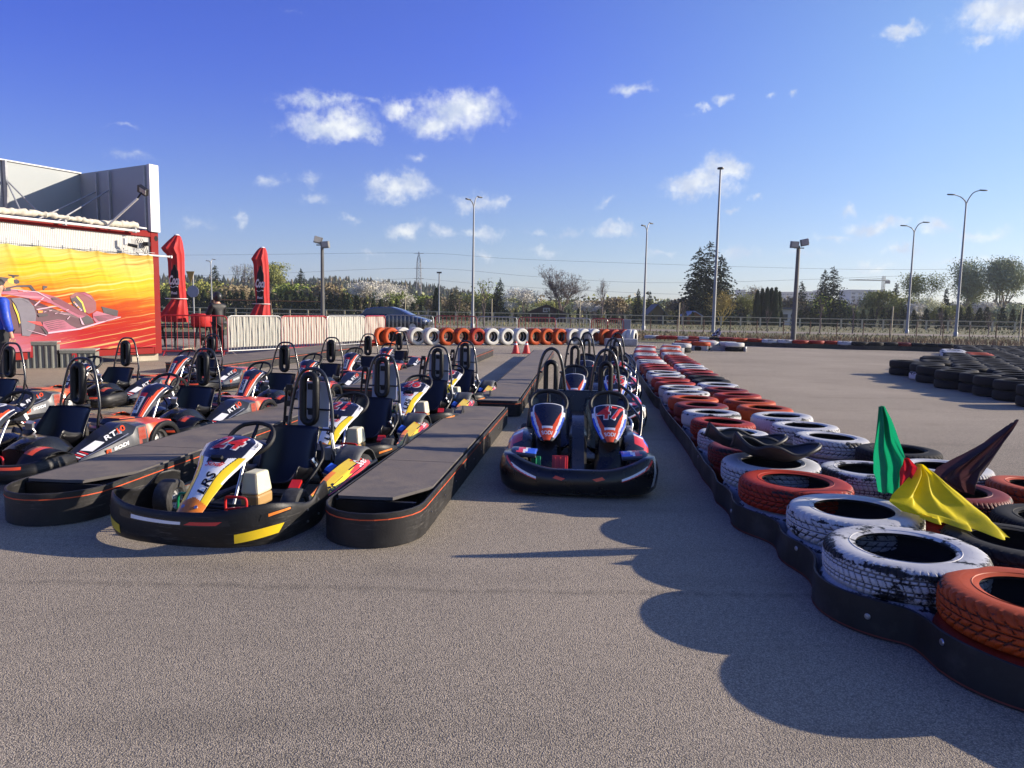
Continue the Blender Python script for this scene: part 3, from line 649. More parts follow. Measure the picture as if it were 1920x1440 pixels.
def seat(par, x, y, z, w=.185, h=.46, wing=.10, name='seat', m=None, depth=.34):
    C_ = cat([(y - .02, z + .09, 0), (y + .05, z + .03, 0), (y + .17, z, 0), (y + depth * .78, z + .02, 0), (y + depth, z + .12, 0), (y + depth + .05, z + h * .62, 0), (y + depth + .10, z + h, 0)], 6); n = len(C_)
    def fn(u, v):
        i = min(int(u * (n - 1)), n - 2); t = u * (n - 1) - i; c = C_[i].lerp(C_[i + 1], t); s = 2 * v - 1
        ww = w * (1.0 - .10 * smooth01((u - .75) * 4) + .06 * math.sin(u * math.pi)); up = wing * (1.1 if u < .55 else 1.0) * abs(s) ** 3.2 * (1 - .45 * smooth01((u - .78) * 4.5)) * smooth01(u * 6 + .25)
        k = smooth01((u - .35) * 2.6)          # wings turn from upward (pan) to forward (back)
        return Vector((x + s * ww, c.x - up * k * 1.15, c.y + up * (1 - k) * 1.5))
    g = MB(); g.grid(fn, 26, 18, m or SEATM); return g.build(name, par, solid=.009)
def steering(par, x, y, z, r=.145, tilt=38, tube=.014):
    g = MB(); q = Euler((R(tilt), 0, 0)).to_matrix(); c = Vector((x, y, z)); pts = []
    for k in range(28):
        a = 2 * math.pi * k / 28; rx = r * (1.06 if abs(math.cos(a)) > .3 else 1.0); ry = r * (.94 if math.sin(a) < .85 else .88)
        pts.append(c + q @ Vector((rx * math.cos(a), ry * math.sin(a), 0)))
    g.tube(pts, tube, MATTE, 10, closed=True, flat=1.1)
    for a in (200, 340, 90):
        g.tube([c + q @ Vector((r * math.cos(R(a)) * .96, r * math.sin(R(a)) * .90, 0)), c + q @ Vector((.02 * math.cos(R(a)), .02 * math.sin(R(a)), -.02))], [.010, .016], GLS, 6)
    g.lathe([(0, .0), (.035, 0), (.04, -.02), (.0, -.025)], 16, GLS, org=c + Vector((0, 0, -.005)))
    o = g.build('steering_wheel', par)
    g = MB(); g.tube([c + Vector((0, 0, -.02)), c + Vector((0, -.10, -.18)), c + Vector((0, -.22, -.42))], .010, STEEL, 8); g.build('steering_column', par)
def rring(cx, cy, cz, w, h, n=7, tilt=0.0):    # stadium outline in the xz plane
    pts = []
    for k in range(n + 1): a = math.pi * k / n; pts.append((cx + w * math.cos(a), cy, cz + h - w + w * math.sin(a)))
    for k in range(n + 1): a = math.pi + math.pi * k / n; pts.append((cx + w * math.cos(a), cy, cz - h + w + w * math.sin(a)))
    return [Vector((p[0], p[1] + (p[2] - cz) * tilt, p[2])) for p in pts]
def frame_rails(par, w=.30, y0=-.72, y1=.72):
    g = MB()
    for s in (-1, 1): g.tube([(s * w, y0, .07), (s * (w + .02), -.2, .06), (s * (w + .03), .2, .06), (s * w, y1, .07)], .014, MATTE, 8, sub=4)
    for y in (-.62, -.3, .1, .5): g.tube([(-w, y, .065), (w, y, .065)], .013, MATTE, 8)
    g.box((0, -.25, .045), (w * 2 - .02, .85, .006), MATTE); g.tube([(-.44, .52, .13), (.44, .52, .13)], .015, STEEL, 8); g.tube([(-.42, -.40, .12), (.42, -.40, .12)], .010, MATTE, 8)
    g.build('chassis', par)
def hood_surface(C_, W_, D_):                # C_: list of (y,z); W_: half widths; D_: droop at the edges
    n = len(C_)
    def ev(L, v): x = max(0, min(1, v)) * (n - 1); i = min(int(x), n - 2); t = x - i; t2 = t; return lerp(L[i], L[i + 1], t2)
    cc = cat([(0, a, b) for a, b in C_], 8); m = len(cc)
    def S(u, v, off=0.0):
        x = max(0, min(1, v)) * (m - 1); i = min(int(x), m - 2); c = cc[i].lerp(cc[i + 1], x - i); tg = (cc[min(i + 2, m - 1)] - cc[max(i - 1, 0)]).normalized(); nr = Vector((1, 0, 0)).cross(tg); 
        if nr.z < 0 and nr.y > 0: nr = -nr
        w = ev(W_, v); d = ev(D_, v); return c + Vector((u * w, 0, 0)) - nr * d * abs(u) ** 2.4 + nr * off
    return S, ev
def hoop_b(par):
    yo = .25; zs = .965
    def V_(L): return [(x, y + yo, z * zs) for x, y, z in L]
    g = MB(); L = [(-.20, .40, .10), (-.195, .42, .34), (-.175, .46, .62), (-.13, .475, .84), (-.085, .48, .925), (-.03, .48, .95), (.03, .48, .95), (.085, .48, .925), (.13, .475, .84), (.175, .46, .62), (.195, .42, .34), (.20, .40, .10)]
    g.tube(V_(L), .0135, PIPE, 10, sub=5); g.tube(V_([(-.16, .47, .62), (.16, .47, .62)]), .008, PIPE, 6)
    g.tube(V_([(-.185, .44, .46), (.185, .44, .46)]), .010, PIPE, 8); o = g.build('roll_hoop', par)
    g = MB(); g.tube(rring(0, .43 + yo, .685, .055, .19, tilt=.05), .028, BLK, 12, closed=True); g.box((0, .458 + yo, .78), (.05, .02, .05), MATTE); g.box((0, .458 + yo, .58), (.05, .02, .05), MATTE); g.build('headrest', par)
    g = MB(); g.box((0, .50 + yo, .635), (.27, .008, .36), PLATE, rot=(-4, 0, 0)); g.build('back_panel', par, bevel=.004)
    g = MB()
    for dx in (0, .05): g.tube([(-.31 + dx, .80, .24), (-.24 + dx, .76, .76)], .012, BLK, 8)
    for k in range(5): t = k / 4; g.box((-.31 + .07 * t + .025, .80 - .04 * t, .24 + .52 * t), (.055, .02, .05), BLK)
    g.build('side_ladder', par)
    g = MB(); g.tube([(.195, .66, .42), (.225, .66, .22), (.25, .68, .10)], [.010, .013, .010], STEEL, 8); g.box((.215, .655, .30), (.006, .05, .26), STEEL, rot=(0, -10, 0)); g.build('brace', par)
def kart_b(number, label, group='white and yellow single-seat karts in the middle row'):
    K = thing('go_kart', label, 'go-kart', (0, 0, 0), 0, group)
    frame_rails(K)
    for x, y, r, w, t in ((-.45, -.38, .128, .115, 8), (.45, -.38, .128, .115, 8), (-.40, .68, .135, .17, 0), (.40, .68, .135, .17, 0)): wheel(K, x, y, r, w, t)
    # front bumper
    path = [(-.55, -.16), (-.585, -.32), (-.59, -.52), (-.56, -.76), (-.36, -.92), (0, -.97), (.36, -.92), (.56, -.76), (.615, -.52), (.61, -.32), (.57, -.16)]
    def zf(s):
        a = abs(s - .5) * 2; top = .232 + .045 * math.exp(-((a - .34) / .17) ** 2) - .022 * math.exp(-((a - .62) / .08) ** 2) + .050 * smooth01((a - .66) / .16) - .02 * smooth01((a - .9) / .1)
        return (.035 + .015 * smooth01((a - .75) / .2), top)
    fb, sf = wrap(K, 'front_bumper', path, zf, BUMP, flare=.010, t=.012, lip=.010, n=14)
    for q in (((.335, .22), (.395, .12), (.395, .36), (.32, .46)), ((.605, .12), (.70, .26), (.715, .50), (.605, .36))): patch(fb, 'reflector', sf, q, YEL)
    patch(fb, 'vent', sf, ((.655, .62), (.735, .78), (.74, .90), (.66, .76)), GLS); patch(fb, 'vent', sf, ((.265, .76), (.34, .62), (.34, .78), (.265, .90)), GLS)
    patch(fb, 'vent_stripe', sf, ((.675, .69), (.735, .83), (.735, .88), (.675, .76)), AMB, off=.005)
    patch(fb, 'bumper_badge', sf, ((.40, .64), (.60, .60), (.595, .76), (.40, .84)), GLS, 14); patch(fb, 'bumper_badge', sf, ((.43, .67), (.52, .66), (.52, .74), (.43, .78)), WHT, 10, off=.005)
    patch(fb, 'bumper_badge', sf, ((.525, .66), (.575, .64), (.585, .73), (.535, .745)), REDV, 6, off=.005)
    g = MB()
    for s, f in ((.80, .35), (.80, .75), (.865, .35), (.865, .78), (.20, .35), (.20, .75)):
        p = sf(s, f, .0); d = sf(s, f, .01) - p; d.normalize(); g.tube([p, p + d * .006], .008, STEEL, 10)
    g.build('bolts', fb); pg = MB()
    for j in range(12): f = .02 + j / 12 * .93; a, b = sf(.835 + f * .03, f, .0035), sf(.835 + (f + .08) * .03, min(f + .08, 1), .0035); t_ = Vector((.0, .004, 0)); pg.face([a - t_, a + t_, b + t_, b - t_], MATTE)
    pg.build('joint_seam', fb)
    # side pods with their printed top faces
    for s in (-1, 1):
        secs = []; ys = [-.40, -.32, -.15, .05, .25, .42, .56, .62]
        def prof(v):
            y = lerp(-.28, .76, v); zt = lerp(.165, .265, smooth01(v * 1.15)); wi = lerp(.455, .385, smooth01(v * 2.2)); wo = lerp(.49, .53, smooth01(v * 3)) - .04 * smooth01((v - .7) * 3); return y, zt, wi, wo
        for k in range(15):
            y, zt, wi, wo = prof(k / 14); secs.append([Vector((s * a, y, b)) for a, b in ((wi, .07), (wi, zt - .03), (wi + .015, zt), (lerp(wi, wo, .75), zt - .022), (wo - .01, zt - .05), (wo + .01, zt * .6), (wo + .012, .09), (wo - .01, .055))][::s])
        g = MB(); g.loft(secs, BLK); sp = g.build('side_pod', K)
        def top(u, v, off=.003, s=s):
            y, zt, wi, wo = prof(v)
            a = [(wi + .015, zt), (lerp(wi, wo, .75), zt - .022), (wo - .01, zt - .05), (wo + .006, zt * .72)]
            x = u * 3; i = min(int(x), 2); t = x - i; return Vector((s * lerp(a[i][0], a[i + 1][0], t), y, lerp(a[i][1], a[i + 1][1], t))) + Vector((s * .3, 0, .95)) * off
        def colf(u, v):
            e = u + (v - .5) * .12
            if v < .06: return AMB
            if v > .95: return GLS
            if abs(u - .36 + .05 * v) < .018: return GLS
            if u > .90: return BLK
            if u > .70 - .12 * (v > .8): return REDV
            if u > .64: return GLS
            if v > .66 + .10 * math.sin(u * 9): return REDV if u > .1 else YEL
            if u < .12: return AMB if v < .5 else YEL
            return YEL
        g = MB(); g.grid(lambda v, u: top(u, v), 56, 24, lambda v, u: colf(u, v), smooth=True); g.build('pod_decal', sp, sharp=0)
        g = MB(); pl = (lambda x, y, s=s: top(max(0, min(1, .50 - y * 7.0)), max(0, min(1, .26 + s * x * .95)), .006)); g.text('LRS', .075, GLS, pl, shear=.35, off=.002, sx=1.25); g.build('lettering', sp, sharp=0); g = MB()
        pl2 = (lambda x, y, s=s: top(max(0, min(1, .42 - y * 6.6)), max(0, min(1, .80 + s * x * .95)), .006)); g.text('Sodi', .10, WHT, pl2, shear=.3, off=.001); g.build('lettering', sp, sharp=0)
        g = MB(); P4 = [Vector((s * .547, y, z)) for y, z in ((-.02, .085), (.26, .085), (.26, .145), (.02, .145))]; g.face(P4[::s], YEL); g.build('reflector', sp)
    # rear bumper and the plastic drums over the rear wheels
    path = [(.50, .62), (.515, .74), (.50, .86), (.42, .935), (.25, .955), (0, .96), (-.25, .955), (-.42, .935), (-.50, .86), (-.515, .74), (-.50, .62)]
    wrap(K, 'rear_bumper', path, lambda s: (.055, .205), BLK, flare=.015, lip=.02)
    for s in (-1, 1):
        def fn(u, v, s=s):
            a = math.pi * (1.02 - u * 1.08); x = .29 + .19 * v; rr = .172 * (1 - .10 * smooth01((v - .8) * 5)); return Vector((s * x, .68 - rr * 1.15 * math.cos(a), .155 + rr * math.sin(a)))
        g = MB(); g.grid(fn, 16, 6, GREYP); g.build('wheel_cover', K, solid=.006)
    # hood with number panel
    S, ev = hood_surface([(-.82, .185), (-.73, .27), (-.63, .36), (-.54, .43), (-.45, .49), (-.35, .54), (-.27, .55)], [.080, .092, .110, .142, .182, .198, .165], [.02, .03, .045, .055, .05, .045, .05])
    def colh(u, v):
        a = abs(u)
        if v < .10 + .05 * (1 - a): return AMB
        if v > .55 + .10 * a * a and a < .90 - .25 * smooth01((v - .85) * 6): 
            if a > .80 - .2 * smooth01((v - .85) * 6): return WHT
            return NAVY
        if v > .965: return GLS
        if .50 < v and a < .42: return GLS
        if a > .56 + .20 * smooth01((v - .35) * 3) and v < .76: return YEL if a < .92 else (WHT if v > .3 else YEL)
        if a > .52 + .20 * smooth01((v - .35) * 3) and v < .72: return GLS if v < .62 else WHT
        return WHT
    g = MB(); g.grid(lambda v, u: S(2 * u - 1, v), 130, 90, lambda v, u: colh(2 * u - 1, v)); hd = g.build('hood', K, solid=.006)
    g = MB()
    g.text(number, .165, WHT, lambda x, y: S(x / .185, .775 + y * 1.65, .006), shear=.15, off=.011, sx=1.15)
    g.text(number, .165, REDV, lambda x, y: S(x / .185, .775 + y * 1.65, .010), shear=.15, off=.004, sx=1.15); g.build('number', hd, sharp=0)
    g = MB(); g.text('Sodi', .06, REDV, lambda x, y: S(x / .125, .475 + y * 1.3, .008), shear=.4, off=.001); g.build('lettering', hd, sharp=0); g = MB(); g.text('LRS', .078, GLS, lambda x, y: S((.10 - y * .9) / .095 - .75, .27 + x * 1.5, .008), shear=.2, off=.002, sx=1.1); g.build('lettering', hd, sharp=0); g = MB()
    g.text('LRS', .05, GLS, lambda x, y: S(.93, .80 + x * 1.2, .008) + Vector((0, 0, y)), shear=.2, off=.001); g.build('lettering', hd, sharp=0)
    for s in (-1, 1): g = MB(); g.tube([S(s * .5, .07, .0), S(s * .5, .07, .008)], .011, STEEL, 12); g.build('bolt', hd)
    g = MB(); g.box(S(0, .555, .004), (.075, .02, .03), MATTE, rot=(40, 0, 0)); g.build('scoop', hd)
    steering(K, 0, -.14, .51, r=.152, tilt=44)
    g = MB(); g.hexa([(.0, -.28, .08), (.135, -.28, .08), (.135, -.10, .08), (.0, -.10, .08), (.0, -.28, .16), (.135, -.28, .16), (.135, -.10, .16), (.0, -.10, .16)], FUEL)
    g.hexa([(.0, -.28, .16), (.135, -.28, .16), (.135, -.10, .16), (.0, -.10, .16), (.01, -.26, .305), (.115, -.26, .305), (.12, -.12, .305), (.01, -.12, .305)], TANK); g.build('fuel_tank', K, bevel=.016)
    seat(K, 0, .08, .075, w=.215, h=.425)
    hoop_b(K)
    g = MB(); g.tube([(.10, -.58, .09), (.09, -.57, .21), (.12, -.565, .225), (.20, -.565, .225), (.235, -.57, .205), (.23, -.58, .09)], .0085, PEDR, 8, sub=3); g.tube([(.10, -.575, .15), (.23, -.575, .17)], .007, PEDR, 6); g.build('throttle_pedal', K)
    g = MB(); g.tube([(-.24, -.58, .09), (-.24, -.57, .21), (-.20, -.565, .225), (-.13, -.565, .22), (-.11, -.58, .09)], .0085, GRNP, 8, sub=3); g.build('brake_pedal', K)
    g = MB(); g.box((.0, .80, .19), (.30, .24, .18), MATTE); g.box((.18, .72, .26), (.08, .14, .10), ALU); g.tube([(.2, .74, .2), (.26, .78, .30), (.22, .86, .24)], .022, STEEL, 8, sub=3); g.lathe([(0, .02), (.05, .015), (.06, -.02), (.05, -.05)], 14, BLK, org=(-.1, .82, .32)); g.build('engine', K, bevel=.006)
    g = MB(); g.tube([(.24, .12, .12), (.30, .30, .30), (.22, .42, .40)], .012, BLK, 8, sub=3); g.tube([(.27, .36, .12), (.235, .30, .30)], .018, GLS, 8); g.tube([(.22, .28, .30), (.25, .30, .24)], .02, STEEL, 8); g.box((.30, .42, .20), (.05, .10, .03), BLUV, rot=(20, 20, 0)); g.build('seat_stay', K)
    g = MB(); g.box((.235, .02, .17), (.07, .09, .02), REDP, rot=(25, 0, 10)); g.build('fuel_cap_strap', K)
    return K
def kart_a(number, label, group):
    K = thing('go_kart', label, 'go-kart', (0, 0, 0), 0, group)
    frame_rails(K)
    for x, y, r, w, t in ((-.47, -.58, .125, .115, 0), (.47, -.58, .125, .115, 0), (-.45, .60, .135, .16, 0), (.45, .60, .135, .16, 0)): wheel(K, x, y, r, w, t)
    path = [(-.60, -.42), (-.62, -.58), (-.585, -.80), (-.40, -.92), (0, -.98), (.40, -.92), (.585, -.80), (.62, -.58), (.60, -.42)]
    fb, sf = wrap(K, 'front_bumper', path, lambda s: (.04, .185 + .03 * smooth01((abs(s - .5) * 2 - .3) * 2)), BUMP, flare=.03, lip=.05)
    patch(fb, 'bumper_stripe', sf, ((.30, .80), (.44, .80), (.44, .94), (.30, .94)), ORV, 10); patch(fb, 'bumper_stripe', sf, ((.56, .80), (.70, .80), (.70, .94), (.56, .94)), ORV, 10)
    # front wheel guards
    for s in (-1, 1):
        def fn(u, v, s=s): a = math.pi * (.10 + .80 * u); return Vector((s * (.39 + .20 * v), -.58 - .20 * math.cos(a), .10 + .175 * math.sin(a) - .03 * v))
        g = MB(); g.grid(fn, 12, 5, lambda u, v: ORV if (v < .35 and .25 < u < .8) else BLK); g.build('front_guard', K, solid=.006)
    for s in (-1, 1):
        N = 28
        def pr(v):
            y = lerp(-.40, .72, v); zt = lerp(.12, .345, min(1, v / .56)) if v < .56 else .345 - .012 * (v - .56) * 4
            wi = lerp(.36, .285, smooth01(v * 2)); wm = lerp(.43, .455, v); wo = lerp(.56, .585, smooth01(v * 2)); zo = lerp(.105, .245, min(1, v / .56)) + (.07 * smooth01((v - .56) * 18) if v > .56 else 0); return y, zt, wi, wm, wo, zo
        secs = []
        for k in range(N + 1):
            y, zt, wi, wm, wo, zo = pr(k / N)
            if y > .44: 
                cut = .16 * math.sqrt(max(0, 1 - ((y - .60) / .175) ** 2)); zb = min(.135 + cut, zo - .012)
            else: zb = .065
            secs.append([Vector((s * a, y, b)) for a, b in ((wi, .07 if y < .44 else min(zb, zt - .03)), (wi, zt - .012), (wi + .02, zt), (wm, zt - .004), (wo - .025, zo), (wo, (zo + zb) * .5), (wo + .008, zb + .01), (wo - .01, zb))][::s])
        def cm(i, k, s=s):
            v = (i + .5) / N; kk = k if s == 1 else 6 - k
            if kk in (2,): return CHAR if v < .56 else (ORV if v > .68 else SLATE)
            if kk == 3: return CHAR if v < .50 else (SLATE if v < .70 else ORV)
            if kk in (4, 5): return SLATE if v < .70 else ORV
            return CHAR
        g = MB(); g.loft(secs, cm, smooth=True); sp = g.build('side_pod', K, sharp=22)
        def top(v, f, off=.004, s=s):          # sloping upper face
            y, zt, wi, wm, wo, zo = pr(v); return Vector((s * lerp(wm, wo - .025, f), y, lerp(zt - .004, zo, f))) + Vector((s * .6, -.25, .75)) * off
        def side(v, f, off=.004, s=s):
            y, zt, wi, wm, wo, zo = pr(v); zb = .075 if y < .44 else .15; return Vector((s * (lerp(wo - .012, wo + .004, f) + off), y, lerp(zo - .01, zb, f)))
        g = MB(); 
        def quad(fn_, q, m, nu=6):
            a, b, c, d = [Vector((*p, 0)) for p in q]
            def f2(u, v): p = a.lerp(b, u).lerp(d.lerp(c, u), v); return fn_(p.x, p.y)
            g.grid(f2, nu, 2, m)
        quad(top, ((.16, .05), (.30, .05), (.335, .55), (.20, .75)), WHT)
        for k in range(5): quad(top, ((.145 - k * .022, .08), (.155 - k * .022, .08), (.165 - k * .022, .8), (.15 - k * .022, .8)), REDV if k % 2 == 0 else WHT, 2)
        quad(top, ((.08, .92), (.54, .80), (.54, .86), (.08, .99)), ALU, 12); quad(top, ((.45, .50), (.52, .22), (.54, .22), (.50, .62)), ALU)
        for k in range(10):
            v0 = .685 + .004 * k - .012 * k; quad(side, ((v0, .02), (v0 + .0030, .02), (v0 + .0030, .96), (v0, .96)), ORV, 2)
        g.build('pod_decal', sp, sharp=0); g = MB()
        g.text('RT', .085, WHT, lambda x, y, s=s: top(.405 + s * x * .9, .36 - y * 6.0, .008), shear=.25, off=.002, sx=1.3); g.text('10', .085, ORV, lambda x, y, s=s: top(.505 + s * x * .9, .36 - y * 6.0, .008), shear=.25, off=.002, sx=1.2)
        g.text('SODI', .062, WHT, lambda x, y, s=s: side(.43 + s * x * .9, .24 - y * 5.0, .006), off=.003, sx=1.15)
        g.box(side(.305, .28, .004), (.006, .05, .045), ORV); g.text('S', .045, CHAR, lambda x, y, s=s: side(.305 + s * x * .9, .28 - y * 6, .010), off=.002, sx=1.2); g.build('lettering', sp, sharp=0)
        # rear wheel arch lip and side bumper rail
        g = MB(); P = [(s * .60, .60 - .178 * math.cos(math.pi * k / 14), .13 + .165 * math.sin(math.pi * k / 14)) for k in range(15)]; g.tube(P, .014, BLK, 8, flat=2.0); g.build('wheel_arch', K)
        g = MB()
        ss = [[Vector((s * (x + dx), y, z)) for x, z in ((.585, .03), (.64, .045), (.65, .075), (.63, .10), (.58, .105))][::s] for y, dx in ((-.36, -.02), (-.2, 0), (.1, .01), (.4, .01), (.55, .015))]
        g.loft(ss, BLK); g.build('side_bumper', K)
    path = [(.60, .50), (.65, .60), (.65, .72), (.58, .81), (.30, .85), (0, .855), (-.30, .85), (-.58, .81), (-.65, .72), (-.65, .60), (-.60, .50)]
    wrap(K, 'rear_bumper', path, lambda s: (.045, .135), BLK, flare=.015, lip=.05)
    g = MB(); g.hexa([(-.30, .40, .30), (.30, .40, .30), (.30, .72, .30), (-.30, .72, .30), (-.26, .44, .335), (.26, .44, .335), (.26, .70, .325), (-.26, .70, .325)], CHAR); g.hexa([(.05, .46, .336), (.24, .44, .338), (.27, .60, .330), (.09, .66, .330), (.05, .46, .342), (.24, .44, .344), (.27, .60, .336), (.09, .66, .336)], ORV); g.build('engine_cover', K, bevel=.01)
    S, ev = hood_surface([(-.93, .165), (-.86, .27), (-.79, .375), (-.71, .475), (-.63, .55), (-.53, .585), (-.44, .57)], [.070, .085, .100, .120, .150, .160, .13], [.03, .05, .07, .085, .075, .06, .05])
    def colh(u, v):
        a = abs(u)
        if v < .14: return REDV
        if a > .86: return SLATE if v < .7 else NAVY
        if a > .81: return WHT if v < .85 else NAVY
        if a > .62 + .10 * smooth01((v - .5) * 3): return ORV if v < .78 else NAVY
        if a > .50 and v < .5: return REDV if a < .57 else NAVY
        return NAVY
    g = MB(); g.grid(lambda v, u: S(2 * u - 1, v), 50, 40, lambda v, u: colh(2 * u - 1, v)); hd = g.build('hood', K, solid=.006)
    g = MB()
    a_, b_ = .24, .56
    g.grid(lambda v, u: S(-.30 + .60 * u, a_ + (b_ - a_) * v, .006), 14, 4, lambda v, u: WHT if v < .78 else REDV); g.text('SODI', .05, NAVY, lambda x, y: S(-y / .11, .38 + x * 1.55, .011), off=.002, sx=1.1); g.build('lettering', hd, sharp=0)
    if number: g = MB(); g.text(number, .12, WHT, lambda x, y: S(x / .15, .79 + y * 1.3, .008), shear=.15, off=.004); g.build('number', hd, sharp=0)
    steering(K, 0, -.40, .57, r=.15, tilt=46, tube=.015)
    g = MB(); g.box((.06, -.42, .49), (.10, .03, .10), WHT, rot=(35, 0, 12)); g.box((.06, -.33, .39), (.05, .05, .06), ALU, rot=(20, 10, 30)); g.tube([(.03, -.38, .42), (.08, -.30, .33), (.05, -.40, .27)], .008, STEEL, 6, sub=3); g.tube([(-.03, -.38, .42), (-.05, -.30, .33), (.0, -.40, .27)], .008, GLS, 6, sub=3)
    for k in range(3): g.lathe([(0, .006), (.018, .005), (.02, 0)], 10, REDV if k != 1 else WHT, org=(-.05 + k * .045, -.28, .40))
    g.build('control_box', K)
    g = MB()
    for s in (-1, 1):
        ss = []
        for k in range(9): 
            t = k / 8; y = lerp(-.58, -.16, t); h = .09 + .14 * math.sin(math.pi * min(1, t * .75 + .12)) ** .8
            ss.append([Vector((s * a, y, b)) for a, b in ((.04, .08), (.05, .08 + h * .9), (.12, .09 + h), (.26, .08 + h), (.33, .06 + h * .75), (.345, .08))][::s])
        g.loft(ss, GLS)
        for k in range(4): g.tube([(s * .15 + s * k * .04, -.235, .25), (s * .20 + s * k * .04, -.19, .17)], .004, ORV, 4)
    g.build('pedal_cover', K)
    for x in (-.2, .2): g = MB(); g.tube([(x - .05, -.76, .1), (x - .05, -.75, .20), (x, -.745, .215), (x + .05, -.75, .20), (x + .05, -.76, .1)], .008, PEDR, 8, sub=3); g.build('pedal', K)
    seat(K, 0, -.22, .08, w=.25, h=.40, wing=.13)
    def Z_(L): return [(x, y - .19, z) for x, y, z in L]
    g = MB(); L = [(-.205, .40, .12), (-.205, .42, .36), (-.21, .44, .50), (-.165, .46, .72), (-.125, .47, .84), (-.075, .475, .895), (0, .475, .905), (.075, .475, .895), (.125, .47, .84), (.165, .46, .72), (.21, .44, .50), (.205, .42, .36), (.205, .40, .12)]
    g.tube(Z_(L), .0125, PIPE, 10, sub=4); g.tube(Z_([(-.175, .46, .69), (.175, .46, .69)]), .007, PIPE, 6); g.tube(Z_([(-.20, .45, .53), (.20, .45, .53)]), .007, PIPE, 6)
    for s in (-1, 1): g.tube(Z_([(s * .205, .43, .46), (s * .17, .50, .36), (s * .20, .44, .33)]), .008, PIPE, 6)
    g.build('roll_hoop', K)
    g = MB(); g.tube(rring(0, .24, .68, .048, .165, tilt=.04), .034, BLK, 14, closed=True, flat=.9); g.box((0, .27, .70), (.05, .02, .22), BLK); g.build('headrest', K)
    return K
def kart_c(number, label, group='black two-seat karts in the right lane'):
    K = thing('two_seat_kart', label, 'go-kart', (0, 0, 0), 0, group)
    W_ = .605
    g = MB()
    for x in (-.42, 0, .42): g.tube([(x, -.95, .07), (x, 1.0, .07)], .016, MATTE, 8)
    g.box((0, -.1, .055), (1.0, 1.7, .012), GLS); g.build('chassis', K)
    for x, y, r, w in ((-.47, -.62, .13, .12), (.47, -.62, .13, .12), (-.47, .80, .14, .17), (.47, .80, .14, .17)): wheel(K, x, y, r, w)
    path = [(-.56, -.50), (-.605, -.66), (-.60, -.86), (-.50, -.98), (-.28, -1.045), (0, -1.06), (.28, -1.045), (.50, -.98), (.60, -.86), (.605, -.66), (.56, -.50)]
    def zf(s): a = abs(s - .5) * 2; return (.035 + .03 * smooth01((a - .55) * 2.2), .225 + .085 * smooth01((a - .12) / .38) - .03 * smooth01((a - .6) * 2))
    fb, sf = wrap(K, 'front_bumper', path, zf, GLS, flare=.035, lip=.06)
    for mrr in (0, 1):
        f = (lambda s: 1 - s) if mrr else (lambda s: s)
        def Q(q): q = [(f(a), b) for a, b in q]; return q if not mrr else [q[1], q[0], q[3], q[2]]
        patch(fb, 'bumper_decal', sf, Q(((.245, .92), (.30, .72), (.30, .80), (.25, .98))), REDV); patch(fb, 'bumper_decal', sf, Q(((.285, .78), (.385, .58), (.385, .66), (.29, .86))), WHT)
        patch(fb, 'bumper_decal', sf, Q(((.30, .73), (.385, .55), (.385, .58), (.30, .77))), REDV)
        patch(fb, 'bumper_decal', sf, Q(((.432, .70), (.455, .62), (.465, .70), (.440, .80))), ORV)
    patch(fb, 'tape_strip', sf, ((.735, .22), (.755, .24), (.785, .95), (.762, .95)), TAPE, 3, 8)
    # wheel caps at the front corners and bulging side pods
    for s in (-1, 1):
        def fn(u, v, s=s):
            y = lerp(-.86, -.50, u); x = lerp(.33, .575, v); z = .27 + .055 * math.sin(math.pi * min(1, u * .8 + .15)) - .09 * smooth01((v - .75) * 4) - .02 * (1 - v); return Vector((s * x, y, z))
        def cm(u, v): 
            e = v + u * .25
            return (BLUV if e < .38 else WHT if e < .48 else REDV if e < .66 else GLS) if u > .12 else GLS
        g = MB(); g.grid(fn, 14, 14, cm); g.build('wheel_guard', K, solid=.012)
        secs = []; NS = 20
        for k in range(NS + 1):
            t = k / NS; y = lerp(-.56, .52, t); b = math.sin(math.pi * min(1, .12 + t * .82)) ** .55; zt = .13 + .22 * b * (1 - .25 * smooth01((.35 - t) * 3)); wo = .50 + .105 * b; wi = .37
            secs.append([Vector((s * a, y, z)) for a, z in ((wi, .08), (wi + .02, zt), (lerp(wi, wo, .45), zt + .015), (wo - .045, zt - .02), (wo - .005, zt * .78), (wo + .005, zt * .48), (wo - .01, .12), (wo - .05, .07))][::s])
        def cp_(i, k, s=s):
            kk = k if s == 1 else 6 - k; t = i / NS
            if kk in (2, 3): 
                e = (t * 3.2 + .2 * kk) % 1
                if t < .12 or t > .9: return GLS
                return REDV if e < .42 else WHT if e < .55 else BLUV if e < .80 else GLS
            if kk == 4 and .1 < t < .85: return BLUV if (t * 3.2 + .9) % 1 > .55 else GLS
            return GLS
        g = MB(); g.loft(secs, cp_); g.build('side_pod', K)
        g = MB(); g.tube([(s * .585, -.52, .14), (s * .625, -.30, .13), (s * .63, .1, .13), (s * .60, .5, .14)], .028, BLK, 10, sub=4); g.build('side_bumper', K)
    path = [(.56, .60), (.61, .78), (.59, .98), (.40, 1.05), (0, 1.07), (-.40, 1.05), (-.59, .98), (-.61, .78), (-.56, .60)]
    wrap(K, 'rear_bumper', path, lambda s: (.05, .22), BLK, flare=.02, lip=.03)
    g = MB(); ss = []
    for k in range(9):
        t = k / 8; y = lerp(-.88, .34, t); w = .065 + .015 * t; h = .12 + .36 * smooth01(t * 1.25); ss.append([Vector((a, y, b)) for a, b in ((-w, .06), (-w, h - .03), (-w * .7, h), (w * .7, h), (w, h - .03), (w, .06))])
    g.loft(ss, GLS, smooth=True); g.build('centre_tunnel', K)
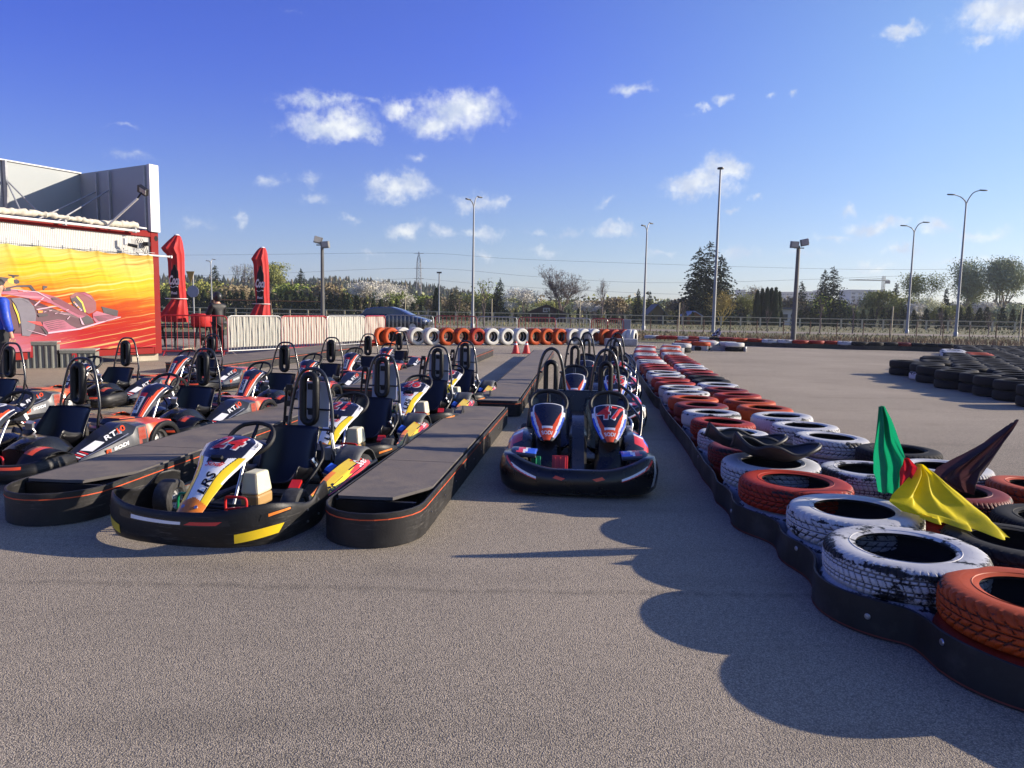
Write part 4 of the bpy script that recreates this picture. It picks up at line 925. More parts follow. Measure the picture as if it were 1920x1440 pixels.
    for xi, s in enumerate((-1, 1)):
        x0 = s * .262
        S, ev = hood_surface([(-.41, .335), (-.35, .395), (-.285, .465), (-.22, .53), (-.165, .58), (-.12, .61)], [.040, .095, .135, .152, .157, .145], [.02, .03, .04, .045, .045, .045])
        SS = lambda u, v, off=0.0, S=S, x0=x0: S(u, v, off) + Vector((x0, 0, 0))
        def colh(u, v):
            a = abs(u); c = .12 + .42 * a                       # chevrons that open upward
            if v > .955: return GLS
            if v > .925 and a < .78: return WHT
            if .62 < v < .95 and .74 < a < .82 - .0 * v: return WHT
            if v < .10: return GLS if a > .55 else ORV
            if a > .95: return GLS
            if v < .26 + .02 * math.cos(a * 3): return ORV if a < .66 else (WHT if a < .80 else BLUV)
            if v < .32 and a < .40: return WHT
            e = a - (.30 + 1.05 * (v - .27)); th = .34 * (1 - (v - .26) / .46)
            if v < .74 and e > 0:
                if e < th: return ORV
                if e < th + .13 or v > .58: return WHT if v < .70 else NAVY
                return BLUV
            return NAVY
        g = MB(); g.grid(lambda v, u: SS(2 * u - 1, v), 90, 72, lambda v, u: colh(2 * u - 1, v)); hd = g.build('hood', K, solid=.010)
        g = MB(); g.text('SODI', .042, WHT, lambda x, y: SS(x / .105, .17 + y * 2.6, .008), off=.001, sx=1.15); g.build('lettering', hd, sharp=0)
        if number and s == 1:
            g = MB(); g.text(number, .20, WHT, lambda x, y: SS(x / .155, .66 + y * 2.5, .008), shear=.1, off=.011, sx=1.1); g.text(number, .20, REDV, lambda x, y: SS(x / .155, .66 + y * 2.5, .012), shear=.1, off=.004, sx=1.1); g.build('number', hd, sharp=0)
        ss = []
        for k in range(7):
            t = k / 6; y = lerp(-.62, -.16, t); h = .10 + .44 * t ** 1.2; w = .13 - .02 * t; ss.append([Vector((x0 + a, y + .04, b)) for a, b in ((-w, .07), (-w, h * .8), (-w * .7, h), (w * .7, h), (w, h * .8), (w, .07))])
        g = MB(); g.loft(ss, GLS); g.build('hood_support', K)
        steering(K, x0, -.07, .60, r=.150, tilt=50, tube=.0165)
        seat(K, x0, .10, .09, w=.205, h=.50, wing=.09, m=GLS)
        g = MB(); L = [(x0 - .150, .60, .50), (x0 - .138, .60, .66), (x0 - .108, .60, .88), (x0 - .072, .60, .995), (x0 - .025, .60, 1.04), (x0 + .025, .60, 1.04), (x0 + .072, .60, .995), (x0 + .108, .60, .88), (x0 + .138, .60, .66), (x0 + .150, .60, .50)]
        g.tube(L, .0155, PIPE, 10, sub=5); g.tube([(x0 - .115, .60, .82), (x0 - .085, .585, .82)], .012, PIPE, 6); g.tube([(x0 + .115, .60, .82), (x0 + .085, .585, .82)], .012, PIPE, 6); g.build('roll_hoop', K)
        g = MB(); g.tube(rring(x0, .565, .735, .048, .185), .030, BLK, 10, closed=True, flat=.8); g.build('headrest', K)
        g = MB(); g.box((x0 - s * .0, -.72, .17), (.085, .035, .10), GRNP if s == -1 else GLS, rot=(-20, 0, 0)) if False else None
    g = MB(); g.hexa([(-.44, .44, .12), (.44, .44, .12), (.44, .52, .12), (-.44, .52, .12), (-.40, .53, .655), (.40, .53, .655), (.40, .57, .655), (-.40, .57, .655)], GLS); g.build('seat_back_panel', K, bevel=.012)
    g = MB(); g.box((-.335, -.70, .20), (.075, .05, .11), GRNP, rot=(-18, 0, 0)); g.box((-.335, -.73, .20), (.012, .05, .10), GRNP, rot=(-18, 0, 0)); g.build('brake_pedal', K, bevel=.006)
    g = MB(); g.box((-.145, -.70, .205), (.125, .04, .12), REDP, rot=(-18, 0, 0))
    for k in range(3): g.box((-.185 + .04 * k, -.725, .20), (.008, .02, .12), REDP, rot=(-18, 0, 0))
    g.build('throttle_pedal', K, bevel=.005)
    g = MB(); g.tube([(.41, .60, .70), (.50, .42, .64), (.545, .18, .585), (.56, .10, .55), (.555, .02, .44), (.53, -.08, .30), (.50, -.22, .22), (.49, -.26, .12)], .015, PIPE, 10, sub=3); g.tube([(.41, .60, .60), (.54, .12, .48), (.545, .06, .36)], .012, PIPE, 8, sub=3); g.build('side_guard', K)
    g = MB(); g.box((.33, .78, .30), (.26, .28, .20), MATTE); g.tube([(.45, .2, .2), (.50, .3, .38), (.45, .5, .42)], .016, STEEL, 8, sub=3); g.box((.47, .25, .33), (.06, .10, .08), ALU); g.build('engine', K, bevel=.01); g = MB(); g.box((-.2, .80, .28), (.3, .25, .16), MATTE); g.tube([(.38, .7, .4), (.45, .9, .42), (.3, 1.0, .35)], .03, STEEL, 8, sub=3); g.build('exhaust', K, bevel=.01)
    return K
# ---- placing the karts
def swap_number(K, root_src, txt): pass
k24 = kart_b('24', 'white and yellow kart numbered 24, nearest in the middle row'); k24.location = (-1.73, 4.87, 0); k24.rotation_euler = (0, 0, R(-12))
for num, px, lab in (('21', (-1.47, 6.68, -10), 'white and yellow kart numbered 21, directly behind number 24'), ('26', (-1.10, 8.62, -10), 'white and yellow kart numbered 26, third in the middle row'), ('25', (-.84, 10.30, -9), 'last white and yellow kart of the middle row, seat facing the cones')):
    o = dup(k24, (px[0], px[1], 0), R(px[2]), lab)
    for h in kids(o):
        if h.name.startswith('hood'):
            for c in kids(h):
                if c.name.startswith('number'):
                    S_, _ = hood_surface([(-.82, .185), (-.73, .27), (-.63, .36), (-.54, .43), (-.45, .49), (-.35, .54), (-.27, .55)], [.080, .092, .110, .142, .182, .198, .165], [.02, .03, .045, .055, .05, .045, .05])
                    g = MB(); g.text(num, .165, WHT, lambda x, y: S_(x / .185, .775 + y * 1.65, .006), shear=.15, off=.011, sx=1.15); g.text(num, .165, REDV, lambda x, y: S_(x / .185, .775 + y * 1.65, .010), shear=.15, off=.004, sx=1.15)
                    t_ = g.build('number', h, sharp=0); bpy.data.objects.remove(c)
COL1 = [(150, 672, 6.4, -13), (383, 655, 8.1, -13), (535, 642, 9.95, -12), (622, 633, 11.85, -12), (691, 626, 13.8, -11), (749, 621, 15.8, -10)]
COL2 = [(20, 643, 8.6, -13), (237, 633, 10.45, -13), (397, 627, 12.3, -12)]
def from_hoop(px, py, Y, a): p = atY(px, py, Y); return (p.x - .27 * math.sin(R(-a)), Y - .27 * math.cos(R(a)), a)
COL1 = [from_hoop(*c) for c in COL1]; COL2 = [from_hoop(*c) for c in COL2]
ka = kart_a('10', 'grey and orange kart at the bottom left edge beside the near end of the low platform', 'grey and orange karts parked on the left')
L1 = ['grey and orange kart at the left edge, nearest beside the low platform', 'grey and orange kart second from the camera in the row along the platform', 'grey and orange kart third from the camera in the row along the platform', 'grey and orange kart fourth from the camera, its wheel just left of number 24 hoop', 'grey and orange kart fifth in the platform row, in front of the first white tyres', 'farthest grey and orange kart, in front of the orange upright tyres']
L2 = ['grey and orange kart cut by the left edge, in front of the podium steps', 'grey and orange kart in front of the red container, right of the podium steps', 'grey and orange kart in front of the red crowd barrier by the container']
NUMS = ['7', '1', '1', '2', '5', '6', '4', '11', '9']
first = True
for (x, y, a), lab, nu in zip(COL1 + COL2, L1 + L2, NUMS):
    if first: ka.location = (x, y, 0); ka.rotation_euler = (0, 0, R(a)); ka['label'] = lab; first = False; continue
    o = dup(ka, (x, y, 0), R(a), lab)
    for h in kids(o):
        if h.name.startswith('hood'):
            for c in kids(h):
                if c.name.startswith('number'):
                    S_, _ = hood_surface([(-.93, .165), (-.86, .27), (-.79, .375), (-.71, .475), (-.63, .55), (-.53, .585), (-.44, .57)], [.070, .085, .100, .120, .150, .160, .13], [.03, .05, .07, .085, .075, .06, .05])
                    g = MB(); g.text(nu, .12, WHT, lambda x, y: S_(x / .15, .79 + y * 1.3, .008), shear=.15, off=.004); g.build('number', h, sharp=0); bpy.data.objects.remove(c)
kc = kart_c('47', 'black two-seat kart numbered 47, nearest in the right lane'); kc.location = (.59, 6.22, 0); kc.rotation_euler = (0, 0, R(-4.5))
for num, (x, y, a), lab in (('46', (1.08, 9.25, -5), 'black two-seat kart second in the right lane, behind number 47'), ('48', (1.50, 11.85, -6), 'farthest black two-seat kart of the right lane')):
    o = dup(kc, (x, y, 0), R(a), lab)
    for h in kids(o):
        if h.name.startswith('hood') and not h.name.startswith('hood_s'):
            for c in kids(h):
                if c.name.startswith('number'):
                    S_, _ = hood_surface([(-.41, .335), (-.35, .395), (-.285, .465), (-.22, .53), (-.165, .58), (-.12, .61)], [.040, .095, .135, .152, .157, .145], [.02, .03, .04, .045, .045, .045])
                    SS = lambda u, v, off=0.0: S_(u, v, off) + Vector((.262, 0, 0))
                    g = MB(); g.text(num, .20, WHT, lambda x, y: SS(x / .155, .66 + y * 2.5, .008), shear=.1, off=.011, sx=1.1); g.text(num, .20, REDV, lambda x, y: SS(x / .155, .66 + y * 2.5, .012), shear=.1, off=.004, sx=1.1); g.build('number', h, sharp=0); bpy.data.objects.remove(c)
# ================================================================ low platforms between the kart lanes
M_PLY = mat('weathered_ply_top', (0.185, 0.152, 0.118), .75, var=.16, scale=2.2, bump=.2, bscale=40, dirt=(.10, .09, .085), dirtamt=.35, dscale=2.5); M_PLYEDGE = mat('platform_edge', (0.10, 0.09, 0.085), .7, var=.3, scale=8)
M_SIDE = scuffed('platform_side_belt', (0.020, 0.019, 0.019), (0.15, 0.14, 0.13), .5)
def platform(x0, y0, L, w, head, label, zt=.215, round_near=True, seams=5):
    K = thing('low_platform', label, 'platform', (x0, y0, 0), -R(head), 'low walkways between the kart lanes')
    r = w / 2; ys = [.36 + (L - .36) * k / seams for k in range(seams + 1)] if round_near else [L * k / seams for k in range(seams + 1)]
    for k in range(seams):
        g = MB(); ya, yb = ys[k] + (0 if k == 0 else .003), ys[k + 1] - .003
        if k == 0 and round_near:             # the first board has one corner cut away
            P = [(-r + .05, ya), (-.14 + r * .2, ya), (r - .22, ya + .01), (r - .035, ya + .34), (r - .035, yb), (-r + .035, yb), (-r + .035, ya + .03)]
        else: P = [(-r + .035, ya), (r - .035, ya), (r - .035, yb), (-r + .035, yb)]
        g.prism(P, .02, M_PLY, org=(0, 0, zt - .02 + .0006 * (k % 2)), mside=M_PLYEDGE); g.build('deck_board', K)
    pts = []
    if round_near:
        for k in range(13): a = math.pi + math.pi * k / 12; pts.append((r * math.cos(a), r * 1.05 + r * 1.05 * math.sin(a)))
        pts = [(-r, L)] + [(-r, L * f) for f in (.7, .4)] + pts + [(r, L * f) for f in (.4, .7)] + [(r, L)]
    else:
        for k in range(5): a = math.pi + math.pi / 2 * k / 4; pts.append((-r + .10 + .10 * math.cos(a), .10 + .10 * math.sin(a)))
        for k in range(5): a = 1.5 * math.pi + math.pi / 2 * k / 4; pts.append((r - .10 + .10 * math.cos(a), .10 + .10 * math.sin(a)))
        pts = [(-r, L)] + pts + [(r, L)]
    g = belt(pts, zt - .004, 'b', t=.014, line=M_ORLINE, lz=.80, m=M_SIDE, nrm=-1); o = g.build('side_belt', K)
    g = MB(); g.box((0, L - .02, zt / 2 - .01), (w - .03, .03, zt - .03), M_SIDE)
    if round_near: g.build('end_panel', K); g = MB(); g.box((-.02, .37, zt / 2 - .012), (w - .10, .022, zt - .03), BLK)
    g.build('end_panel', K)
    g = MB(); n = 0
    for yy_ in [.5 + k * .42 for k in range(int((L - .5) / .42))]:
        for s in (-1, 1): g.tube([(s * (r + .001), yy_, zt * .45), (s * (r + .006), yy_, zt * .45)], .006, M_BOLT, 6)
    g.build('bolts', K)
    return K
platform(-.87, 4.03, 4.75, .62, 6.2, 'near low platform with rounded belt end between kart 24 and the two-seaters', seams=4)
platform(-.20, 9.35, 12.6, .62, 5.3, 'second low platform reaching back to the two traffic cones', round_near=False, seams=6)
platform(-3.03, 4.33, 5.1, .66, 6.3, 'left low platform with rounded belt end between grey karts and kart 24', seams=4)
platform(-2.22, 10.6, 11.6, .7, 6.3, 'far low platform behind the white and yellow karts', round_near=False, seams=5)
platform(-6.6, 14.6, 8.2, 1.3, 8.2, 'wide low platform in front of the crowd barriers', round_near=False, seams=4)
# ================================================================ red container with banner, roof sign, people, parasols, barriers
M_CRED = mat('container_red', (0.235, 0.011, 0.010), .6, spec=.15, var=.10, scale=2, dirt=(.25, .03, .02), dirtamt=.15, dscale=2); M_CWH = mat('container_white', (0.56, 0.555, 0.53), .55, var=.05, dirt=(.4, .38, .33), dirtamt=.12)
M_PANW = mat('sign_panel', (0.34, 0.375, 0.375), .55, var=.05, scale=1.2, dirt=(.38, .38, .36), dirtamt=.15, dscale=1.5); M_CAPW = mat('sign_end_white', (0.58, 0.58, 0.57), .45, var=.04); M_GALV = mat('galvanised_post', (0.40, 0.41, 0.42), .5, .4, var=.15)
M_WHP = mat('white_pipe', (0.78, 0.78, 0.76), .4, var=.05); M_CONC = mat('concrete', (0.42, 0.37, 0.29), .9, var=.15, scale=8, bump=.3); M_DARK = mat('dark_gap', (0.01, 0.01, 0.012), .9)
M_CLOTHW = mat('rolled_canvas', (0.58, 0.54, 0.44), .85, var=.2, scale=12, bump=.4, bscale=25); M_LAMP = mat('lamp_housing', (0.02, 0.02, 0.022), .4); M_LENS = mat('lamp_glass', (0.35, 0.35, 0.34), .15, coat=.6); M_HOUSE = mat('grey_housing', (0.20, 0.20, 0.19), .5)
C0 = Vector((-8.80, 17.8, 0)); WD = Vector((-1.72, -3.04, 0)).normalized(); WI = Vector((-WD.y, WD.x, 0)) * -1
if WI.y < 0: WI = -WI
def cw(l, i, z): return C0 + WD * l + WI * i + Vector((0, 0, z))     # along the wall, into the building, height
def onwall(px, py, off=0.0):
    d = ray(px, py); o = Vector((0, 0, CAM_H)); n = WI; t = (C0 - WI * off - o).dot(n) / d.dot(n); return o + d * t
def cbox(g, l0, l1, i0, i1, z0, z1, m): return g.hexa([cw(l0, i0, z0), cw(l1, i0, z0), cw(l1, i1, z0), cw(l0, i1, z0), cw(l0, i0, z1), cw(l1, i0, z1), cw(l1, i1, z1), cw(l0, i1, z1)][::1], m)
ZB, ZT = .185, 3.17
K = thing('container', 'red shipping container with white panels standing on blocks at the left', 'container', (0, 0, 0))
g = MB(); L_ = 9.0
for a in ((0, .20), (L_ - .2, L_)): cbox(g, a[0], a[1], 0, .2, ZB, ZT, M_CRED); cbox(g, a[0], a[1], 2.5, 2.7, ZB, ZT, M_CRED)
cbox(g, .2, L_ - .2, 0.002, .12, ZB + .002, ZB + .17, M_CRED); cbox(g, .2, L_ - .2, 0.002, .12, ZT - .13, ZT - .002, M_CRED); cbox(g, .002, .12, .2, 2.5, ZB, ZB + .15, M_CRED); cbox(g, .002, .12, .2, 2.5, ZT - .13, ZT, M_CRED)
g.build('frame', K, bevel=.01)
g = MB(); n = 230
P = []
for k in range(n * 4 + 1):
    ph = k % 4; P.append((.2 + (L_ - .4) * k / (n * 4),   .05 if ph in (0, 1) else .057))
for (a, b), (c, d) in zip(P, P[1:]): g.face([cw(a, b, ZB + .17), cw(c, d, ZB + .17), cw(c, d, ZT - .13), cw(a, b, ZT - .13)], M_CWH)
g.face([cw(.06, .2, ZB + .1), cw(.06, 2.5, ZB + .1), cw(.06, 2.5, ZT - .1), cw(.06, .2, ZT - .1)], M_CRED); g.build('side_wall', K)
g = MB(); cbox(g, 0.02, L_ - .02, .02, 2.68, ZT - .003, ZT + .02, M_CRED); g.build('roof', K)
g = MB(); 
for z in (.12,): 
    pts = [onwall(288 + .0, 446.5, .003)]
    g.tube([cw(.06, -.004, 3.02), cw(.06, .01, 3.02)], .05, M_DARK, 14, flat=1.3)
g.build('corner_hole', K)
for i, l in enumerate((.25, 2.4, 4.6)):
    g = MB(); cbox(g, l - .25, l + .45, .15, .55, 0, ZB - .004, M_CONC); tag(g.build('concrete_block', bevel=.01), f'pale concrete block under the red container, {ordn(i)} from its right corner', 'block', 'blocks under the container')
# rolled-up canvas awning with its pipe
aw = thing('awning_roll', 'rolled up pale canvas awning along the top edge of the container', 'awning'); g = MB(); pts = []; rr = []
ra = random.Random(4)
for k in range(170): l = .62 + k * .05; pts.append(cw(l, -.12 + ra.uniform(-.008, .008), ZT + .085 + ra.uniform(-.012, .012) + .02 * math.sin(l * 3))); rr.append(.062 + ra.uniform(-.014, .020) + .012 * math.sin(l * 2.1))
g.tube(pts, rr, M_CLOTHW, 12); g.build('canvas', aw, sharp=60)
g = MB(); g.tube([cw(.60, -.16, ZT - .035), cw(9, -.16, ZT - .035)], .028, M_WHP, 8); g.tube([cw(.35, -.06, ZT + .06), cw(.75, -.13, ZT + .06)], .02, M_WHP, 8)
for l in (.7, 2.3, 4.0, 5.7): g.box(cw(l, -.14, ZT - .02), (.07, .07, .12), M_GALV)
g.build('rail', aw)
# cable run, security camera, hooks
g = MB()
cab = [cw(l, -.02, 2.58 + .02 * math.sin(l * 7)) for l in [k * .2 for k in range(46)]]; g.tube(cab, .006, M_DARK, 5)
tag(g.build('cable'), 'thin black cable running along the white wall above the banner', 'cable')
g = MB(); g.tube([cw(-.28, -.03, 2.60), cw(.55, -.03, 2.60)], .022, M_WHP, 8); g.lathe([(0, .03), (.035, .03), (.035, -.03), (0, -.03)], 10, M_WHP, org=cw(-.30, -.03, 2.60), axis='X'); tag(g.build('wall_pipe'), 'short white pipe sticking out past the container corner', 'pipe')
k = thing('security_camera', 'small black camera on a white bracket on the upper wall', 'camera'); g = MB(); g.box(cw(.93, -.10, 2.86), (.05, .05, .16), M_WHP); g.build('bracket', k); g = MB(); g.tube([cw(.88, -.14, 2.80), cw(.72, -.26, 2.76)], [.035, .045], M_LAMP, 10); g.build('camera_body', k)
k = thing('junction_box', 'tangle of black wires and sockets at the top right of the wall', 'socket box'); g = MB(); g.box(cw(.34, -.04, 2.86), (.12, .12, .09), M_LAMP); g.build('box', k); g = MB()
for q in range(4): g.tube([cw(.45 + q * .05, -.02, 2.98), cw(.42 + q * .03, -.09, 2.84 - q * .04), cw(.34 + .05 * q, -.07, 2.66 + .02 * q), cw(.40, -.05, 2.62)], .006, M_DARK, 5, sub=4)
g.build('wires', k)
# banner with a generic racing car
bm = bpy.data.materials.new('banner_print'); bm.use_nodes = True; T = NT(bm.node_tree); b = T.n['Principled BSDF']; uvn = T.add('ShaderNodeUVMap'); uvn.uv_map = 'UVMap'
sp = T.add('ShaderNodeSeparateXYZ', i={0: uvn.outputs[0]}); U, V_ = sp.outputs[0], sp.outputs[1]        # u metres from the right edge, v metres up
vv = T.math('ADD', V_, T.math('MULTIPLY', T.math('SUBTRACT', U, 1.5), .16))
cmb = T.add('ShaderNodeCombineXYZ', i={0: T.math('MULTIPLY', U, .28), 1: T.math('MULTIPLY', vv, 4.2), 2: 0.0}).outputs[0]
n1 = T.noise(cmb, 1.4, 5, .6); n2 = T.noise(cmb, 4.5, 4, .6)
vd = T.math('ADD', V_, T.math('MULTIPLY', T.math('SUBTRACT', n1, .5), 1.1)); vd = T.math('ADD', vd, T.math('MULTIPLY', T.math('SUBTRACT', U, 2.0), -.10))
cr = T.add('ShaderNodeValToRGB'); T.l.new(T.math('DIVIDE', vd, 2.4), cr.inputs[0]); els = cr.color_ramp.elements
els[0].position = 0.0; els[0].color = (.50, .02, .05, 1); els[1].position = 1.0; els[1].color = (.62, .36, .05, 1)
for p_, c_ in ((.16, (.46, .014, .014, 1)), (.36, (.52, .03, .008, 1)), (.50, (.66, .13, .010, 1)), (.60, (.80, .40, .02, 1)), (.74, (.80, .62, .03, 1)), (.90, (.74, .68, .16, 1))): e = els.new(p_); e.color = c_
c = T.mix(T.rng(n2, .60, .78, 0, .75), cr.outputs[0], (.86, .62, .12)); c = T.mix(T.math('MULTIPLY', T.rng(U, 3.0, 4.4), T.rng(V_, 1.2, 2.2)), c, (.55, .68, .48)); c = T.mix(T.math('MULTIPLY', T.rng(U, 1.8, 4.0), T.rng(V_, .75, .05)), c, (.55, .30, .42))
c = T.mix(T.rng(n2, .25, .40, .7, 0), c, (.42, .05, .012)); n3 = T.noise(T.add('ShaderNodeCombineXYZ', i={0: T.math('MULTIPLY', U, .16), 1: T.math('MULTIPLY', vv, 11.0), 2: 3.0}).outputs[0], 1.6, 4, .6); c = T.mix(T.rng(n3, .56, .70, 0, .8), c, (.92, .80, .30)); c = T.mix(T.rng(n3, .30, .42, .55, 0), c, (.45, .06, .015)); c = T.mix(1.0, c, (.72, .70, .68), 'MULTIPLY'); T.l.new(c, b.inputs['Base Color']); b.inputs['Roughness'].default_value = .6; b.inputs['Specular IOR Level'].default_value = .12
BW = 8.4; BZ0, BZ1 = .36, 2.60
K = thing('banner', 'printed banner with a racing car on red, orange and yellow streaks', 'banner'); hooks = [.12 + .62 * k for k in range(14)]
def bsurf(u, v, off=0.0):                    # u metres, v metres
    top = BZ1 - BZ0; sag = 0
    h = (u - hooks[0]) / .62; fr = h - math.floor(h); sag = .035 * math.sin(math.pi * fr); z = BZ0 + v * (1 - sag / top)
    k = v / top; fold = 0
    for hk in hooks:
        dx = u - hk + (top - v) * .32; fold += .016 * math.exp(-(dx / .035) ** 2) * k * k; dx = u - hk + (top - v) * .55; fold += .010 * math.exp(-(dx / .03) ** 2) * k ** 2.5
    fold += .006 * math.sin(u * 2.1 + v * 1.3)
    return cw(.20 + u, -.055 - fold - off, z)
g = MB(); g.grid(lambda a, b_: bsurf(a * BW, b_ * (BZ1 - BZ0)), 420, 22, bm); o = g.build('banner_sheet', K, sharp=0)
uv = o.data.uv_layers.new(name='UVMap'); idx = 0
for li, lp_ in enumerate(o.data.loops):
    vi = lp_.vertex_index; i, j = divmod(vi, 23); uv.data[li].uv = (i / 420 * BW, j / 22 * (BZ1 - BZ0))
def onban(px, py, off): 
    p = onwall(px, py, .06); q = p - C0; u = q.dot(WD) - .20; v = p.z - BZ0; return bsurf(u, max(0, min(BZ1 - BZ0, v)), off)
PC = {'mar': mat('print_maroon', (.17, .022, .05), .45), 'mar2': mat('print_plum', (.07, .012, .03), .45), 'pink': mat('print_pink', (.33, .07, .13), .45), 'dk': mat('print_dark', (.030, .018, .028), .45), 'gy': mat('print_grey', (.13, .115, .15), .45), 'tyr': mat('print_tyre', (.20, .035, .05), .45), 'yl': mat('print_yellow', (.80, .55, .03), .45), 'or': mat('print_orange', (.80, .25, .03), .45), 'rd': mat('print_red', (.62, .03, .03), .45), 'wh': mat('print_white', (.55, .33, .42), .45)}
CARP = [('mar2', [(0, 600), (420, 620), (900, 820), (1180, 860), (1420, 1000), (1300, 1060), (700, 1180), (0, 1150)], 0), ('dk', [(0, 300), (130, 330), (60, 470), (0, 480)], 1), ('or', [(40, 460), (100, 350), (170, 320), (250, 335), (290, 380), (240, 430), (420, 520), (180, 520)], 1), ('yl', [(110, 350), (170, 322), (230, 335), (200, 410), (130, 400)], 2), ('dk', [(120, 275), (280, 275), (280, 290), (215, 300), (215, 325), (180, 325), (180, 300), (125, 290)], 1),
  ('dk', [(200, 345), (250, 335), (285, 360), (285, 395), (240, 412), (205, 395)], 3), ('pink', [(0, 500), (160, 490), (560, 530), (860, 610), (1300, 860), (1400, 940), (1200, 930), (760, 700), (420, 620), (100, 570), (0, 560)], 2), ('mar', [(720, 600), (860, 610), (1300, 860), (1420, 980), (1330, 900), (1180, 880), (800, 680)], 3),
  ('dk', [(60, 470), (240, 430), (460, 420), (550, 540), (500, 530), (430, 450), (250, 455), (90, 490)], 4), ('gy', [(160, 640), (300, 612), (420, 650), (500, 740), (540, 880), (520, 1080), (440, 1200), (330, 1190), (300, 900), (240, 740)], 4), ('dk', [(170, 680), (230, 740), (290, 860), (310, 1000), (290, 1080), (270, 900), (220, 780)], 5), ('yl', [(180, 690), (215, 740), (270, 860), (300, 1000), (285, 1010), (250, 880), (200, 760)], 6),
  ('tyr', [(1050, 600), (1140, 540), (1270, 525), (1370, 580), (1440, 690), (1445, 800), (1400, 840), (1330, 860), (1290, 840), (1240, 700), (1150, 610), (1060, 640)], 2), ('dk', [(1060, 640), (1150, 600), (1230, 680), (1285, 800), (1280, 850), (1100, 740)], 3), ('yl', [(1140, 595), (1165, 600), (1240, 680), (1290, 830), (1270, 840), (1225, 700), (1150, 615)], 4),
  ('dk', [(1520, 755), (1770, 810), (1760, 900), (1560, 850)], 2), ('pink', [(1390, 860), (1450, 820), (1700, 890), (1810, 910), (1600, 980), (1440, 1000), (1400, 940)], 3), ('pink', [(640, 990), (860, 945), (960, 960), (1060, 1040), (1150, 1080), (980, 1110), (720, 1140), (640, 1050)], 5), ('rd', [(400, 970), (600, 985), (640, 1050), (560, 1030)], 6), ('dk', [(600, 1050), (720, 1150), (700, 1190), (660, 1130)], 6),
  ('wh', [(720, 1140), (1180, 1080), (1450, 1000), (1800, 905), (1810, 915), (1500, 1010), (1200, 1100), (720, 1165)], 7), ('dk', [(1215, 930), (1300, 885), (1360, 910), (1410, 990), (1270, 1020)], 6), ('dk', [(640, 440), (710, 445), (700, 470), (670, 480), (660, 510), (640, 500)], 3), ('wh', [(505, 730), (640, 620), (655, 628), (520, 745)], 7), ('wh', [(530, 790), (760, 750), (900, 740), (760, 765), (560, 805)], 7), ('or', [(560, 810), (640, 820), (630, 850), (570, 850)], 7), ('dk', [(40, 470), (150, 470), (160, 520), (40, 520)], 7)]
CARP += [('wh', [(150, 492), (560, 528), (760, 640), (740, 640), (550, 540), (150, 500)], 8), ('rd', [(430, 620), (560, 640), (710, 675), (700, 685), (560, 660), (440, 635)], 8), ('mar2', [(760, 620), (830, 612), (850, 640), (790, 650)], 8), ('rd', [(250, 500), (330, 490), (420, 500), (400, 530), (280, 525)], 6), ('wh', [(330, 505), (390, 500), (400, 520), (340, 522)], 8), ('gy', [(180, 650), (300, 616), (400, 642), (430, 690), (330, 640), (220, 640)], 8), ('pink', [(1160, 560), (1270, 535), (1350, 580), (1400, 660), (1330, 600), (1250, 560)], 5), ('dk', [(560, 870), (700, 860), (720, 890), (580, 910)], 8), ('wh', [(860, 850), (960, 860), (1100, 870), (960, 872)], 8), ('wh', [(1000, 940), (1040, 900), (1050, 905), (1010, 948)], 8), ('wh', [(1225, 1020), (1265, 1030), (1200, 910), (1190, 920)], 8), ('wh', [(400, 1100), (700, 1185), (690, 1195), (410, 1108)], 8)]
for k in range(6): CARP.append(('or' if k % 3 == 0 else 'wh', [(1090 + k * 22, 690 + 22 * k), (1110 + k * 22, 680 + 22 * k), (1130 + k * 20, 700 + 22 * k), (1105 + k * 20, 708 + 22 * k)], 8)); CARP.append(('wh', [(560 + k * 85, 800 + (k * 37) % 60), (600 + k * 85, 790 + (k * 37) % 60), (606 + k * 85, 796 + (k * 37) % 60), (566 + k * 85, 808 + (k * 37) % 60)], 8))
for k in range(5): CARP.append(('mar2', [(660 + 20 * k, 1000 + 25 * k), (860 + 10 * k, 955 + 28 * k), (1000, 990 + 22 * k), (860 + 10 * k, 963 + 28 * k), (665 + 20 * k, 1012 + 25 * k)], 8)); CARP.append(('mar2', [(1410 + 15 * k, 900 + 15 * k), (1600, 880 + 22 * k), (1740, 895 + 6 * k), (1600, 888 + 22 * k), (1412 + 15 * k, 910 + 15 * k)], 8))
from mathutils.geometry import tessellate_polygon
g = MB()
for cn, poly, lay in CARP:
    P = [onban(x / 8, 480 + y / 8, .004 + lay * .0022) for x, y in poly]
    for t in tessellate_polygon([[Vector((x, y, 0)) for x, y in poly]]): g.face([P[i] for i in t], PC[cn])
o = g.build('printed_racing_car', K)
g = MB(); g.tube([cw(.15, -.06, BZ1 + .06), cw(8.8, -.06, BZ1 + .06)], .006, M_GALV, 5)
for hk in hooks: g.tube([cw(.2 + hk, -.06, BZ1), cw(.2 + hk, -.06, BZ1 + .12)], .009, M_GALV, 5)
g.build('hanging_wire', K)
